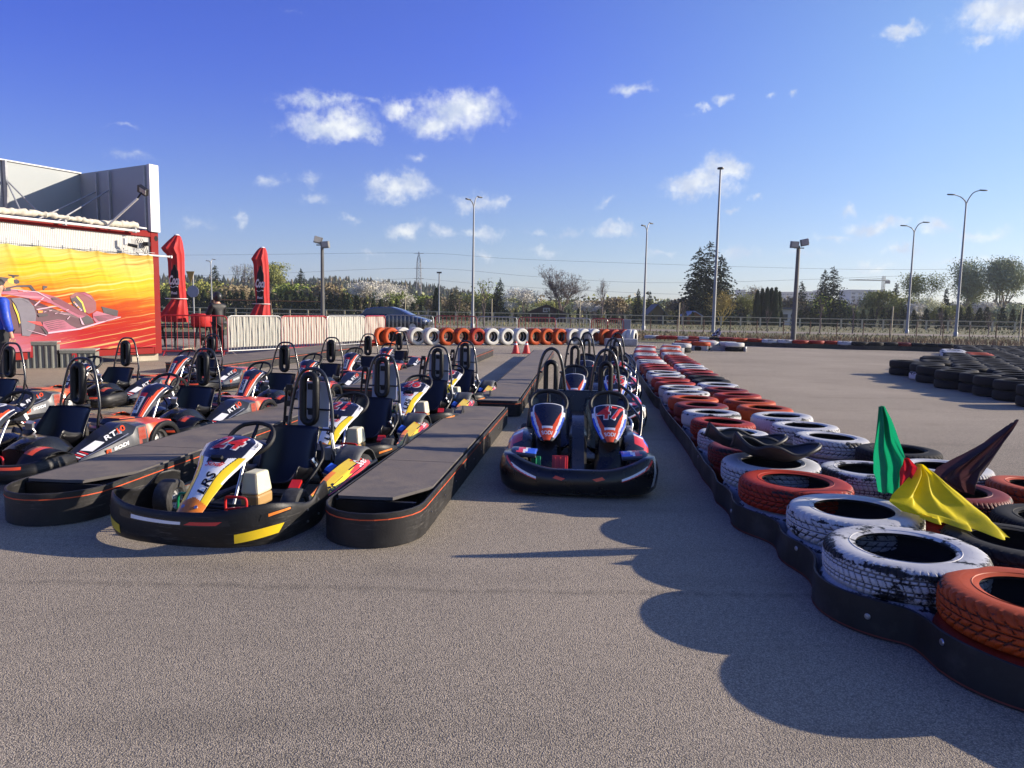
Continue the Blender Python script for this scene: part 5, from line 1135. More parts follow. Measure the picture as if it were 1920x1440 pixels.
# roof sign
K = thing('roof_sign', 'big angled white sign panels standing on the container roof', 'sign'); SZ0, SZ1 = ZT + .02, 4.78
g = MB(); cbox(g, -.02, .22, -.06, .05, SZ0 - .02, SZ1, M_CAPW); g.hexa([cw(-.02, -.06, SZ0), cw(.22, -.06, SZ0), cw(.22, .0, SZ0), cw(-.02, .0, SZ0), cw(-.02, -.06, SZ1), cw(.22, -.06, SZ1), cw(.22, 0, SZ1), cw(-.02, 0, SZ1)], M_CAPW) if False else None; g.build('end_cap', K)
g = MB(); cbox(g, 0.0, .20, .052, 3.0, SZ0, SZ1 - .004, M_PANW); g.build('side_panel', K)
g = MB(); cbox(g, .20, 9.0, 2.90, 3.06, SZ0, SZ1 - .002, M_PANW); cbox(g, .18, 9.0, 2.86, 3.09, SZ1 - .002, SZ1 + .03, M_CAPW); g.build('back_panel', K)
for l in (2.0, 3.9, 5.8):
    g = MB(); g.box(cw(l, 2.85, (SZ0 + SZ1) / 2), (.07, .07, SZ1 - SZ0), M_GALV); g.tube([cw(l, 2.83, SZ1 - .45), cw(l + .15, 1.7, SZ0 + .02)], .02, M_GALV, 6); g.tube([cw(l, 2.83, SZ1 - .45), cw(l - .55, 1.9, SZ0 + .02)], .02, M_GALV, 6); g.build('post', K)
for i in (.10, 1.55, 2.1): g = MB(); g.tube([cw(.25, i, SZ0), cw(.25, i, SZ1 - .05)], .028, M_GALV, 8); g.build('post', K)
for a, b_ in (((.27, 1.55, 4.25), (2.0, .9, SZ0)), ((.27, 2.1, 4.25), (2.3, 1.3, SZ0))): g = MB(); g.tube([cw(*a), cw(*b_)], .018, M_GALV, 6); g.build('brace', K)
# floodlight on its arm
K = thing('floodlight', 'black floodlight on a long white arm in front of the sign', 'floodlight'); A = onwall(197, 428, .10); B = onwall(258, 372, .95); D = onwall(268, 357, 1.0)
g = MB(); g.tube([A, B], .026, M_WHP, 8); g.tube([B, D], .020, M_LAMP, 8); g.build('arm', K)
g = MB(); q = D - Vector((0, 0, .0)); g.box(q, (.26, .10, .17), M_LAMP, rot=(20, 28, -20)); g.box(q + Vector((.02, -.055, -.02)), (.20, .02, .11), M_LENS, rot=(20, 28, -20)); g.build('lamp_head', K, bevel=.008)
# podium steps
M_POD = mat('podium_grey_green', (0.20, 0.205, 0.175), .6, var=.15, scale=4, dirt=(.2, .19, .16), dirtamt=.2); M_POD2 = mat('podium_top', (0.36, 0.34, 0.30), .8, var=.25, scale=30); M_NUM = mat('podium_red', (0.60, 0.04, 0.04), .5)
def podium(x0, x1, zt, Y, txt, label, dep=.55, rz=22):
    K = thing('podium_step', label, 'podium', (x0, Y, 0), R(rz), 'podium steps by the container'); w = x1 - x0; n = max(4, int(w / .105)); g = MB()
    P = []
    for k in range(n * 4 + 1): P.append((w * k / (n * 4), 0 if k % 4 in (0, 1) and k % 4 != 3 else .012))
    for (a, b_), (c_, d_) in zip(P, P[1:]): g.face([(a, b_, 0), (c_, d_, 0), (c_, d_, zt - .05), (a, b_, zt - .05)], M_POD)
    g.box((w / 2, .32, zt / 2 - .03), (w - .01, dep, zt - .06), M_POD)
    for k in range(1, n): g.box((w * k / n, -.002, zt / 2 - .02), (.010, .010, zt - .07), M_DARK)
    g.box((w / 2, .0, zt - .04), (w + .02, .03, .06), M_POD); g.build('body', K)
    g = MB(); g.box((w / 2, dep / 2 + .02, zt - .002), (w + .03, dep + .08, .022), M_POD2); g.build('top', K)
    g = MB(); g.text(txt, .34 if zt > .5 else .22, M_NUM, lambda x, y: (w * .42 + x, -.012, zt * .60 + y), off=.010); g.build('number', K)
pa = at(26, 691, 0); pb = at(106, 691, 0); podium(pa.x, pb.x, .565, pa.y, '1', 'tall grey green podium step with a red 1 on the front')
podium(pb.x - .03, pb.x - .03 + .66, .385, pa.y + .36, '2', 'lower grey green podium step beside the tall one')
# ---- people
M_SKIN = mat('skin', (0.55, 0.30, 0.20), .5, var=.06, sub=.1); M_JBLUE = mat('quilted_blue_jacket', (0.012, 0.055, 0.46), .45, var=.35, scale=16, bump=.5, bscale=14); M_TROU = mat('dark_trousers', (0.022, 0.022, 0.026), .8); M_JBLK = mat('black_jacket', (0.008, 0.008, 0.010), .6); M_HAIR = mat('dark_hair', (0.015, 0.011, 0.009), .6); M_JEANS = mat('pale_jeans', (0.14, 0.22, 0.30), .8)
def skinned(name, chains, m, parent, sub=2):
    verts = []; edges = []; rad = []
    key = {}
    for ch in chains:
        prev = None
        for p, r in ch:
            k_ = tuple(round(x, 4) for x in p)
            if k_ in key: i = key[k_]
            else: i = len(verts); key[k_] = i; verts.append(p); rad.append(r)
            if prev is not None and prev != i: edges.append((prev, i))
            prev = i
    me = bpy.data.meshes.new(name); me.from_pydata(verts, edges, []); o = bpy.data.objects.new(name, me); COL.objects.link(o)
    md = o.modifiers.new('skin', 'SKIN'); md.use_smooth_shade = True
    for i, r in enumerate(rad): sv = me.skin_vertices[0].data[i]; sv.radius = (r if not isinstance(r, tuple) else r[0], r if not isinstance(r, tuple) else r[1]); sv.use_root = i == 0
    s_ = o.modifiers.new('sub', 'SUBSURF'); s_.levels = s_.render_levels = sub; me.materials.append(m)
    dg = bpy.context.evaluated_depsgraph_get(); me2 = bpy.data.meshes.new_from_object(o.evaluated_get(dg)); o.modifiers.clear(); o.data = me2; me2.materials.clear(); me2.materials.append(m)
    o.parent = parent; return o
def person(loc, rz, label, jm, tm, arms, h=1.0, hairc=M_HAIR, hood=False):
    K = thing('person', label, 'person', loc, rz); S_ = h
    def s(p): return tuple(x * S_ for x in p)
    body = [[(s((0, 0, .98)), (.15, .11)), (s((0, 0, 1.10)), (.145, .105)), (s((0, -.01, 1.28)), (.17, .115)), (s((0, -.005, 1.42)), (.145, .09)), (s((0, .0, 1.50)), .055), (s((0, -.012, 1.56)), .052), (s((0, -.02, 1.635)), (.078, .092)), (s((0, -.02, 1.70)), (.070, .085))]]
    for sx in (-1, 1): body.append([(s((0, 0, .98)), (.15, .11)), (s((sx * .095, 0, .88)), .090), (s((sx * .10, -.01, .50)), .058), (s((sx * .105, .02, .28)), .055), (s((sx * .11, .02, .09)), .038), (s((sx * .115, -.10, .045)), (.045, .035)), (s((sx * .118, -.17, .035)), (.035, .025))])
    for sx, (el, wr, ha) in zip((-1, 1), arms): body.append([(s((0, -.005, 1.42)), (.145, .09)), (s((sx * .175, 0, 1.42)), .060), (s(el), .044), (s(wr), .032), (s(ha), (.036, .02))])
    skinned('body', body, M_SKIN, K)
    jk = [[(s((0, 0, .80)), (.19, .15)), (s((0, 0, .95)), (.185, .145)), (s((0, 0, 1.08)), (.18, .135)), (s((0, -.01, 1.28)), (.198, .14)), (s((0, -.005, 1.42)), (.165, .11)), (s((0, .0, 1.49)), .075)]]
    for sx, (el, wr, ha) in zip((-1, 1), arms):
        e, w = Vector(el), Vector(wr); w = e.lerp(w, .93); jk.append([(s((0, -.005, 1.42)), (.165, .11)), (s((sx * .185, 0, 1.41)), .088), (s(tuple(Vector((sx * .185, 0, 1.41)).lerp(e, .5))), .086), (s(el), .080), (s(tuple(w)), .062)])
    skinned('jacket', jk, jm, K)
    tr = []
    for sx in (-1, 1): tr.append([(s((0, 0, .97)), (.165, .125)), (s((sx * .095, 0, .86)), .104), (s((sx * .10, -.01, .50)), .072), (s((sx * .105, .02, .28)), .066), (s((sx * .11, .02, .11)), .056)])
    skinned('trousers', tr, tm, K)
    g = MB()
    for sx in (-1, 1):
        secs = []
        for t in range(7): y = lerp(.06, -.20, t / 6); w_ = .045 * (1 - .25 * abs(t - 3) / 3); zt = .10 * (1 - .5 * smooth01(t / 5)) + .02; secs.append([Vector((sx * .115 + a, y, b_)) * S_ for a, b_ in ((-w_, .002), (-w_, zt * .7), (-w_ * .5, zt), (w_ * .5, zt), (w_, zt * .7), (w_, .002))])
        g.loft(secs, M_LAMP)
    g.build('shoes', K)
    # fingers
    for sx, (el, wr, ha) in zip((-1, 1), arms):
        d = (Vector(ha) - Vector(wr)).normalized(); sd_ = d.cross(Vector((1, 0, 0))); sd_ = sd_ if sd_.length > .2 else d.cross(Vector((0, 0, 1))); sd_.normalize(); g = MB()
        for f in range(4): b0 = Vector(ha) + sd_ * (.024 * (f - 1.5) / 1.1) + d * .02; ln = (.06, .075, .07, .055)[f]; g.tube([(b0) * S_, (b0 + d * ln * .5 - Vector((sx * .006, 0, 0))) * S_, (b0 + d * ln - Vector((sx * .022, 0, 0))) * S_], [.0095, .0085, .0065], M_SKIN, 7)
        t0 = Vector(ha) - sd_ * .035 - d * .01; g.tube([t0 * S_, (t0 - sd_ * .022 + d * .028) * S_, (t0 - sd_ * .020 + d * .052) * S_], [.011, .010, .007], M_SKIN, 7); g.build('fingers', K)
    g = MB(); c_ = Vector((0, -.012, 1.665)) * S_
    def hf(u, v):
        a = 2 * math.pi * u; e = math.pi * .5 - v * math.pi * ((.72 if hood else .52) + .16 * math.cos(a - math.pi / 2)); r = (.105 + (.030 if hood else 0)) * S_; return c_ + Vector((r * .92 * math.cos(e) * math.cos(a), r * 1.12 * math.cos(e) * math.sin(a), r * 1.18 * math.sin(e) + .012))
    g.grid(hf, 24, 10, hairc, closeu=True); g.build('hair', K)
    g = MB(); f0 = Vector((0, -.02, 1.63)) * S_
    g.tube([f0 + Vector((0, -.088, .02)), f0 + Vector((0, -.112, -.012)), f0 + Vector((0, -.092, -.022))], [.007, .012, .009], M_SKIN, 8)
    for sx in (-1, 1): g.lathe([(0, .008), (.009, .005), (.011, 0)], 8, M_LAMP, org=f0 + Vector((sx * .031, -.083, .024)), axis='Y'); g.tube([f0 + Vector((sx * .082, .0, .02)), f0 + Vector((sx * .088, .01, -.01))], .014, M_SKIN, 8)
    g.box(f0 + Vector((0, -.086, -.050)), (.045, .008, .007), M_NUM); g.build('face', K)
    return K
pb_ = atY(-3, 600, 12.0); pb_.z = 0
person((pb_.x, 12.0, 0), R(150), 'person in a quilted blue jacket cut by the left edge of the picture', M_JBLUE, M_TROU, (((-.285, .02, 1.13), (-.30, -.04, .87), (-.302, -.06, .79)), ((.27, .0, 1.13), (.26, -.10, .90), (.255, -.14, .83))), h=1.0)
pp = atY(409, 600, 21.0)
person((pp.x, 21.0, 0), R(-125), 'person in black jacket and cap standing behind the red crowd barrier', M_JBLK, M_TROU, (((-.26, -.10, 1.16), (-.14, -.34, 1.22), (-.10, -.40, 1.25)), ((.26, -.10, 1.16), (.14, -.34, 1.22), (.10, -.40, 1.25))), h=.99, hairc=M_LAMP, hood=True)
# ---- crowd barriers
M_BRED = mat('barrier_red', (0.36, 0.012, 0.016), .4, var=.15, coat=.2); M_BGAL = mat('barrier_steel', (0.42, 0.42, 0.41), .45, .6, var=.2); M_SHEET = mat('white_sheeting', (0.43, 0.415, 0.36), .6, var=.06, sub=.05)
def barrier(a, b, m, label, sheet=None, h=1.12, bars=16, feet=True):
    a, b = Vector(a), Vector(b); d = b - a; L = d.length; ang = math.atan2(d.y, d.x); K = thing('crowd_barrier', label, 'barrier', a, ang, 'crowd barriers round the yard')
    g = MB(); r = .12; P = [(0, 0, .12), (0, 0, h - r), (r * .3, 0, h - r * .3), (r, 0, h), (L - r, 0, h), (L - r * .3, 0, h - r * .3), (L, 0, h - r), (L, 0, .12)]; g.tube(P, .019, m, 8); g.tube([(0, 0, .14), (L, 0, .14)], .017, m, 8); g.build('frame', K)
    g = MB()
    for k in range(1, bars): x = L * k / bars; g.tube([(x, 0, .14), (x, 0, h)], .0085, m, 6)
    g.build('bars', K)
    g = MB()
    for x in (.10, L - .10):
        g.tube([(x, -.26, .02), (x, -.2, .05), (x, 0, .13), (x, .2, .05), (x, .26, .02)], .014, m, 6)
    g.build('feet', K)
    if sheet:
        g = MB(); g.grid(lambda u, v: (L * (.01 + .98 * u), (.020 if sheet > 0 else .035) + .014 * math.sin(u * 62 + math.sin(v * 5) * 1.2) * (.6 + .4 * v), .24 + (h - .25) * v), 90, 8, M_SHEET); g.build('white_sheet', K, sharp=0)
    return K
BP_ = [(301, 19.4), (427.5, 19.9), (528, 21.6), (613, 23.6), (685, 25.9), (722, 27.6)]
def bpt(px, Y): p = atY(px, 650, Y); return Vector((p.x, Y, 0))
labs = ['red crowd barrier in front of the parasols beside the container', 'grey crowd barrier covered with white sheeting beside the red one', 'red crowd barrier with white sheeting behind its bars', 'grey crowd barrier with white sheeting ending at the upright tyres', 'short red crowd barrier left of the parked car']
for i in range(5): barrier(bpt(*BP_[i]), bpt(*BP_[i + 1]), M_BRED if i in (0, 2, 4) else M_BGAL, labs[i], sheet=0 if i == 0 else 1 if i in (1, 3) else 2, bars=(12, 18, 17, 16, 12)[i])
FB = [(722, 812, 0), (816, 893, 1), (895, 968, 0), (972, 1040, 1), (1042, 1105, 0), (1108, 1138, 1), (1137, 1168, 1)]
for i, (a, b, r_) in enumerate(FB): barrier(bpt(a, 32.4), bpt(b, 32.1), M_BRED if r_ else M_BGAL, f'{"red" if r_ else "bare steel"} crowd barrier behind the upright tyres, {ordn(i)} from the left', bars=(12, 11, 11, 11, 10, 8, 8)[i])
g = MB(); a = bpt(1167, 32.2); b = bpt(1181, 32.2); g.box(((a.x + b.x) / 2, 32.3, .55), (b.x - a.x, .4, 1.1), mat('grey_cabinet', (.20, .22, .25), .5)); tag(g.build('cabinet', bevel=.02), 'grey cabinet standing at the right end of the crowd barriers', 'cabinet')
# ---- folded parasols
M_PRED = mat('parasol_red', (0.48, 0.015, 0.014), .7, var=.12, scale=3, sub=.0); M_PBLK = mat('parasol_black', (0.012, 0.012, 0.014), .7); M_PWH = mat('parasol_white_print', (0.78, 0.76, 0.74), .6)
def parasol(outl, Y, label, word, ztie):
    rows = [(atY(a, y, Y), atY(b, y, Y)) for y, a, b in outl]; cx = (rows[-1][0].x + rows[-1][1].x) / 2
    K = thing('folded_parasol', label, 'parasol', (cx, Y, 0), 0, 'folded red parasols'); n = 36
    secs = []
    for a, b in rows:
        w = (b.x - a.x) / 2; c_ = (a.x + b.x) / 2 - cx; z = (a.z + b.z) / 2; secs.append([Vector((c_ + w * math.cos(t) * (1 - .07 * (1 + math.cos(9 * t)) * .5), min(w, .34) * .85 * math.sin(t) * (1 - .22 * (1 + math.cos(9 * t)) * .5), z)) for t in [2 * math.pi * k / n for k in range(n)]])
    fine = []
    for i in range(len(secs) - 1):
        for s_ in range(4): fine.append([p.lerp(q, s_ / 4) for p, q in zip(secs[i], secs[i + 1])])
    fine.append(secs[-1]); g = MB(); g.loft(fine, M_PRED); g.build('canopy', K, sharp=60)
    g = MB(); g.tube([(0, 0, 0), (0, 0, rows[-1][0].z + .1)], .035, M_LAMP, 10); g.box((0, 0, .04), (.8, .8, .08), M_CONC); g.build('pole', K)
    g = MB(); g.lathe([(0, .05), (.06, .03), (.09, 0)], 14, M_PWH, org=((rows[0][0].x + rows[0][1].x) / 2 - cx, 0, rows[0][0].z)); g.build('cap', K)
    g = MB(); zt = atY(500, ztie, Y).z; tw = None
    for (a, b) in rows:
        if abs(a.z - zt) < .25: tw = (a, b)
    a, b = tw; g.tube([((a.x + b.x) / 2 - cx + (b.x - a.x) / 2 * 1.03 * math.cos(t), .30 * math.sin(t), zt) for t in [2 * math.pi * k / 20 for k in range(20)]], .012, M_PWH, 6, closed=True); g.build('tie', K)
    # printed strip with the writing that shows between the folds
    g = MB(); i0, i1 = [i for i, r in enumerate(rows) if r[0].z < rows[0][0].z - (rows[0][0].z - zt) * .45][0], [i for i, r in enumerate(rows) if r[0].z <= zt + .05][0]
    z1, z0 = rows[i0][0].z + .35, zt + .02; xc = (rows[i1][0].x + rows[i1][1].x) / 2 - cx + .03; w = .12
    yf = -.33
    g.grid(lambda u, v: (xc + (2 * u - 1) * w * (1 - .75 * smooth01((v - .75) * 4)) + .03 * v, yf - .02 * math.sin(u * 9), lerp(z0, z1, v)), 12, 10, M_PBLK); g.build('printed_strip', K, sharp=0)
    g = MB(); L = z1 - z0; g.text(word, .30, M_PWH, lambda x, y: (xc + x * .50, yf - .028, z0 + L * .52 + y * 1.25), shear=.4, off=.012); g.build('lettering', K, sharp=0); g = MB(); g.text('Real', .12, M_PWH, lambda x, y: (xc + x * .9, yf - .028, z0 + L * .15 + y), off=.003); g.build('lettering', K, sharp=0); g = MB()
    g.tube([(xc - .11, yf - .03, z0 + L * .34), (xc - .03, yf - .03, z0 + L * .31), (xc + .06, yf - .03, z0 + L * .35), (xc + .12, yf - .03, z0 + L * .33)], .010, M_PWH, 6, sub=3); g.build('underline', K, sharp=0)
def O(rows): return [(420 + y / 4.571, 280 + a / 4.571, 280 + b / 4.571) for y, a, b in rows]
parasol(O([(98, 215, 255), (110, 200, 268), (150, 158, 280), (210, 102, 288), (235, 118, 292), (265, 150, 296), (330, 160, 297), (450, 165, 300), (560, 182, 308), (648, 192, 314), (700, 150, 320), (770, 92, 328), (840, 105, 330)]), 22.0, 'folded red parasol with black strip, the one nearer the container', 'Coca', 563)
parasol(O([(205, 945, 995), (222, 925, 1002), (255, 900, 1010), (300, 872, 1014), (325, 885, 1017), (350, 892, 1019), (450, 897, 1024), (600, 907, 1026), (683, 917, 1029), (720, 892, 1030), (780, 862, 1035), (830, 865, 1036)]), 24.5, 'folded red parasol with black strip, the one right of the person in black', 'Coca', 570)
# picnic table with red bolster behind the barrier
M_BROWN = mat('dark_stained_wood', (0.035, 0.028, 0.025), .6, var=.3, scale=6); K = thing('picnic_table', 'dark picnic table set behind the red crowd barrier', 'table', (atY(345, 600, 21.8).x, 21.8, 0), R(10), 'picnic tables by the container')
g = MB(); 
for k in range(5): g.box((0, -.3 + k * .15, .74), (1.9, .13, .04), M_BROWN)
g.build('tabletop', K)
for s in (-1, 1): g = MB(); g.box((0, s * .72, .44), (1.9, .26, .045), M_BROWN); g.build('bench', K)
for s in (-1, 1): g = MB(); g.box((s * .7, 0, .38), (.07, 1.5, .06), M_BROWN); g.tube([(s * .7, -.6, 0), (s * .7, -.2, .72)], .035, M_BROWN, 6); g.tube([(s * .7, .6, 0), (s * .7, .2, .72)], .035, M_BROWN, 6); g.build('trestle', K)
t2 = dup(K, (atY(330, 600, 24.2).x, 24.2, 0), R(14), 'dark picnic table standing behind the first one')
g = MB(); q = atY(368, 600, 21.4); g.lathe([(0, 1.16), (.26, 1.15), (.30, 1.08), (.30, .80), (.27, .76), (0, .76)], 24, M_PRED, org=(q.x, 21.75, 0)); g.lathe([(.04, .76), (.04, .76)], 8, M_PRED, org=(q.x, 21.75, 0)); tag(g.build('red_drum'), 'round red drum standing on the picnic table behind the barrier', 'drum')
# ---- parked car beyond the barriers
M_CAR = mat('car_blue_paint', (0.010, 0.020, 0.036), .2, var=.05, coat=1.0); M_GLASS = mat('car_glass', (0.02, 0.03, 0.045), .05, coat=1.0); M_LIGHT = mat('headlight_glass', (0.75, 0.76, 0.78), .1, coat=1.0)
cp = atY(742, 600, 45.0); K = thing('parked_car', 'dark blue parked car seen over the crowd barriers', 'car', (cp.x, 45, 0), R(-8)); L = 4.4; g = MB(); prof = [(-2.2, .55, .78), (-2.1, .35, 1.02), (-1.6, .3, 1.06), (-1.15, .28, 1.08), (0.9, .25, 1.02), (1.5, .28, .92), (2.0, .32, .78), (2.2, .45, .62)]
secs = []
for x, z0, z1 in prof: w = .86 * (1 - .12 * (abs(x) / 2.2) ** 4); secs.append([Vector((x, a, b_)) for a, b_ in ((-w * .96, z0), (-w, (z0 + z1) * .5), (-w * .95, z1 - .06), (-w * .82, z1), (w * .82, z1), (w * .95, z1 - .06), (w, (z0 + z1) * .5), (w * .96, z0))])
g.loft(secs, M_CAR); g.build('body', K, sharp=40)
g = MB(); gp_ = [(-2.0, 1.04, .76), (-1.75, 1.38, .66), (-1.1, 1.50, .62), (-.2, 1.52, .62), (.45, 1.36, .66), (1.15, 1.02, .76)]
secs = [[Vector((x, -w, 1.02)), Vector((x, -w * .97, z - .05 if z > 1.1 else z)), Vector((x, -w * .85, z)), Vector((x, w * .85, z)), Vector((x, w * .97, z - .05 if z > 1.1 else z)), Vector((x, w, 1.02))] for x, z, w in gp_]
g.loft(secs, lambda i, k: (M_CAR if k == 2 and 0 < i < 4 else M_GLASS)); g.build('cabin', K, sharp=35)
for x in (-1.35, 1.35):
    for s in (-1, 1): g = MB(); g.lathe([(.20, -.10), (.31, -.10), (.32, 0), (.31, .10), (.20, .10)], 28, RUB, axis='Y', org=(x, s * .80, .32)); g.lathe([(.2, -.09), (.0, -.07), (.0, .07), (.2, .09)], 20, ALU, axis='Y', org=(x, s * .80, .32)); g.build('wheel', K)
for s in (-1, 1): g = MB(); g.box((2.05, s * .62, .68), (.22, .30, .13), M_LIGHT, rot=(0, 15, 0)); g.build('headlight', K, bevel=.03)
g = MB(); g.box((2.2, 0, .50), (.06, 1.2, .2), M_LAMP); g.build('grille', K)
g = MB(); g.box((.75, -.92, 1.05), (.12, .16, .12), M_CAR); g.build('mirror', K, bevel=.02)
# ---- cones
M_CORANGE = mat('cone_red', (0.62, 0.03, 0.02), .5)
for i, (px, py) in enumerate(((967, 663), (987, 663))):
    p = at(px, py, 0); K = thing('traffic_cone', ['red and white traffic cone, left one of the pair', 'red and white traffic cone, right one of the pair'][i], 'cone', (p.x, p.y, 0), 0, 'traffic cones'); g = MB(); g.box((0, 0, .012), (.30, .30, .024), M_CORANGE); g.build('base', K, bevel=.01)
    g = MB(); g.lathe([(.125, .024), (.10, .13)], 24, M_CORANGE); g.lathe([(.10, .13), (.058, .29)], 24, WHT if False else M_CORANGE); g.lathe([(.079, .21), (.042, .345)], 24, M_WHP); g.lathe([(.0425, .343), (.030, .40), (0, .405)], 24, M_CORANGE); g.build('cone_body', K)
# ---- spare seats lying on the tyre barrier, and the marshal flags
sp_ = [PL[4], PL[5]]
def loose_seat(loc, rz, label, tilt):
    K = thing('loose_kart_seat', label, 'seat', loc, rz, 'spare seats on the barrier'); M_S = mat('spare_seat_plastic', (0.020, 0.018, 0.018), .48, var=.2, dirt=(.06, .055, .05), dirtamt=.15)
    def fn(u, v):
        x = -.30 + .60 * u; s = 2 * v - 1; w = .185 * max(.02, 1 - abs(2 * u - 1) ** 3.2) ** .5; lf = max(0, 1 - u / .26); rt = smooth01((u - .62) / .38)
        z = .015 + .055 * (2 * u - 1) ** 2 + .058 * lf ** 1.3 * (.25 + .95 * math.sin(min(1, abs(s) * 1.25) * math.pi / 2) ** 2) + .055 * rt
        z += (.085 * math.exp(-((u - .45) / .24) ** 2) + .035) * abs(s) ** 2.6
        return Vector((x + .02 * abs(s) * lf, s * w, z))
    g = MB(); g.grid(fn, 40, 26, M_S, smooth=True); g.build('shell', K, solid=.010, sub=1, sharp=0)
    g = MB(); e = [fn(k / 30, 0) for k in range(1, 30)] + [fn(1, k / 8) for k in range(0, 9)] + [fn(1 - k / 30, 1) for k in range(1, 30)] + [fn(0, 1 - k / 8) for k in range(0, 9)]; g.tube(e, .013, M_S, 8, closed=True); g.build('rim', K)
    K.rotation_euler = (0, R(tilt), rz); return K
loose_seat((PL[4].x + .0, PL[4].y - .04, .335), R(-12), 'black spare seat shell lying on the white tyre, the near one', 4)
loose_seat((PL[4].x - .12, PL[4].y + .28, .345), R(-5), 'black spare seat shell behind the near one', 6)
def flag(name, base, tip, m, label, cloth, smooth=True):
    K = thing('marshal_flag', label, 'flag', base, 0, 'marshal flags stuck in the tyres'); b0 = Vector(base); g = MB(); g.tube([(0, 0, 0), Vector(tip) - b0], .007, M_BROWN, 8); g.build('stick', K)
    g = MB(); g.grid(lambda u, v: Vector(cloth(u, v)) - b0, 60, 50, m); g.build('flag_cloth', K, sharp=0); return K
def cloth_mat(name, col, tl):
    m = mat(name, col, .55, var=.10, scale=14, bump=.25, bscale=30, spec=.3); T = NT(m.node_tree); o = T.n['Material Output']; b = T.n['Principled BSDF']; tr = T.add('ShaderNodeBsdfTranslucent', i={'Color': (*tl, 1)}); mx = T.add('ShaderNodeMixShader', i={0: .33, 1: b.outputs[0], 2: tr.outputs[0]}); T.l.new(mx.outputs[0], o.inputs['Surface']); return m
M_FG = cloth_mat('flag_green', (0.0, 0.30, 0.13), (0.01, .45, .20)); M_FY = cloth_mat('flag_yellow', (0.86, 0.70, 0.0), (.95, .75, .01)); M_FB = cloth_mat('flag_black', (0.045, 0.024, 0.030), (.08, .035, .04)); M_FR = cloth_mat('flag_red', (0.48, 0.012, 0.022), (.6, .02, .03))
def tri_cloth(corners, Y_, fold=7, amp=.02, ph=0.0):
    """cloth hanging in a folded triangle: corners are photograph pixels with depth; (u across, v down)"""
    def fn(u, v):
        n = len(corners) - 1; x = v * n; i = min(int(x), n - 1); t = x - i
        A = atY(*corners[i][0]).lerp(atY(*corners[i + 1][0]), t); B = atY(*corners[i][1]).lerp(atY(*corners[i + 1][1]), t)
        p = A.lerp(B, u); k = min(1, v * 1.6 + .1); p.y += amp * k * math.sin(u * fold * math.pi + ph + v * 1.5 + 1.3 * mnoise.noise(Vector((u * 3, v * 3, ph)))) + amp * .5 * math.sin(u * 17 + v * 4); nv = mnoise.noise_vector(p * 5.0) * .020 * k; cr_ = 1 - abs(math.sin(u * fold * 1.7 + 2.2 * v + 2 * mnoise.noise(p * 3.0))); p += Vector((nv.x * .3, nv.y + cr_ ** 3 * .022 * k, nv.z * .3)); return p
    return fn
YF = 4.26
flag('green', atY(1662, 900, YF + .12), atY(1655, 764, YF), M_FG, 'green flag standing upright among the tyres', tri_cloth([((1650, 763, YF), (1656, 761, YF)), ((1647, 800, YF), (1668, 785, YF - .02)), ((1645, 850, YF), (1682, 820, YF - .04)), ((1645, 890, YF), (1700, 862, YF - .05)), ((1648, 905, YF), (1701, 885, YF - .06)), ((1650, 922, YF), (1690, 926, YF - .05))], YF, 5, .035))
flag('black', atY(1815, 915, 4.2), atY(1908, 787, 4.2), M_FB, 'black flag leaning to the right among the tyres', tri_cloth([((1890, 800, 4.20), (1908, 786, 4.20)), ((1850, 832, 4.2), (1900, 805, 4.18)), ((1800, 858, 4.2), (1872, 850, 4.15)), ((1765, 880, 4.2), (1850, 885, 4.13)), ((1752, 893, 4.2), (1835, 908, 4.13)), ((1800, 922, 4.2), (1825, 926, 4.13))], 3.95, 4, .03, 1.0))
flag('red', atY(1690, 915, 4.2), atY(1699, 860, 4.2), M_FR, 'small dark red flag between the green and yellow flags', tri_cloth([((1697, 860, 4.08), (1703, 859, 4.08)), ((1695, 875, 4.08), (1718, 876, 4.04)), ((1692, 895, 4.08), (1712, 898, 4.0)), ((1690, 915, 4.08), (1700, 916, 4.0))], 3.6, 3, .02))
flag('yellow', atY(1730, 935, 4.1), atY(1724, 872, 4.12), M_FY, 'yellow flag draped over the tyres with its corner trailing down to the right', tri_cloth([((1721, 871, 4.10), (1728, 870, 4.10)), ((1712, 892, 4.02), (1752, 888, 4.04)), ((1698, 912, 3.95), (1772, 905, 3.96)), ((1680, 932, 3.88), (1800, 925, 3.86)), ((1675, 945, 3.80), (1830, 948, 3.74)), ((1700, 962, 3.70), (1862, 975, 3.55)), ((1726, 962, 3.66), (1890, 1000, 3.40)), ((1732, 975, 3.60), (1912, 1016, 3.30))], 3.0, 6, .035, .5))
M_CHK = bpy.data.materials.new('checkered_cloth'); M_CHK.use_nodes = True; T = NT(M_CHK.node_tree); ck = T.add('ShaderNodeTexChecker', i={'Scale': 7.0, 'Color1': (.75, .75, .75, 1), 'Color2': (.02, .02, .04, 1)}); T.l.new(T.add('ShaderNodeTexCoord').outputs['Object'], ck.inputs['Vector']); T.l.new(ck.outputs[0], T.n['Principled BSDF'].inputs['Base Color'])
flag('check', atY(1335, 640, 30), atY(1350, 615, 30), M_CHK, 'black and white checkered flag on the rounded barrier end', tri_cloth([((1346, 616, 30), (1350, 615, 30)), ((1340, 624, 30), (1352, 623, 29.9)), ((1333, 630, 30), (1350, 631, 29.9))], 30, 3, .06))
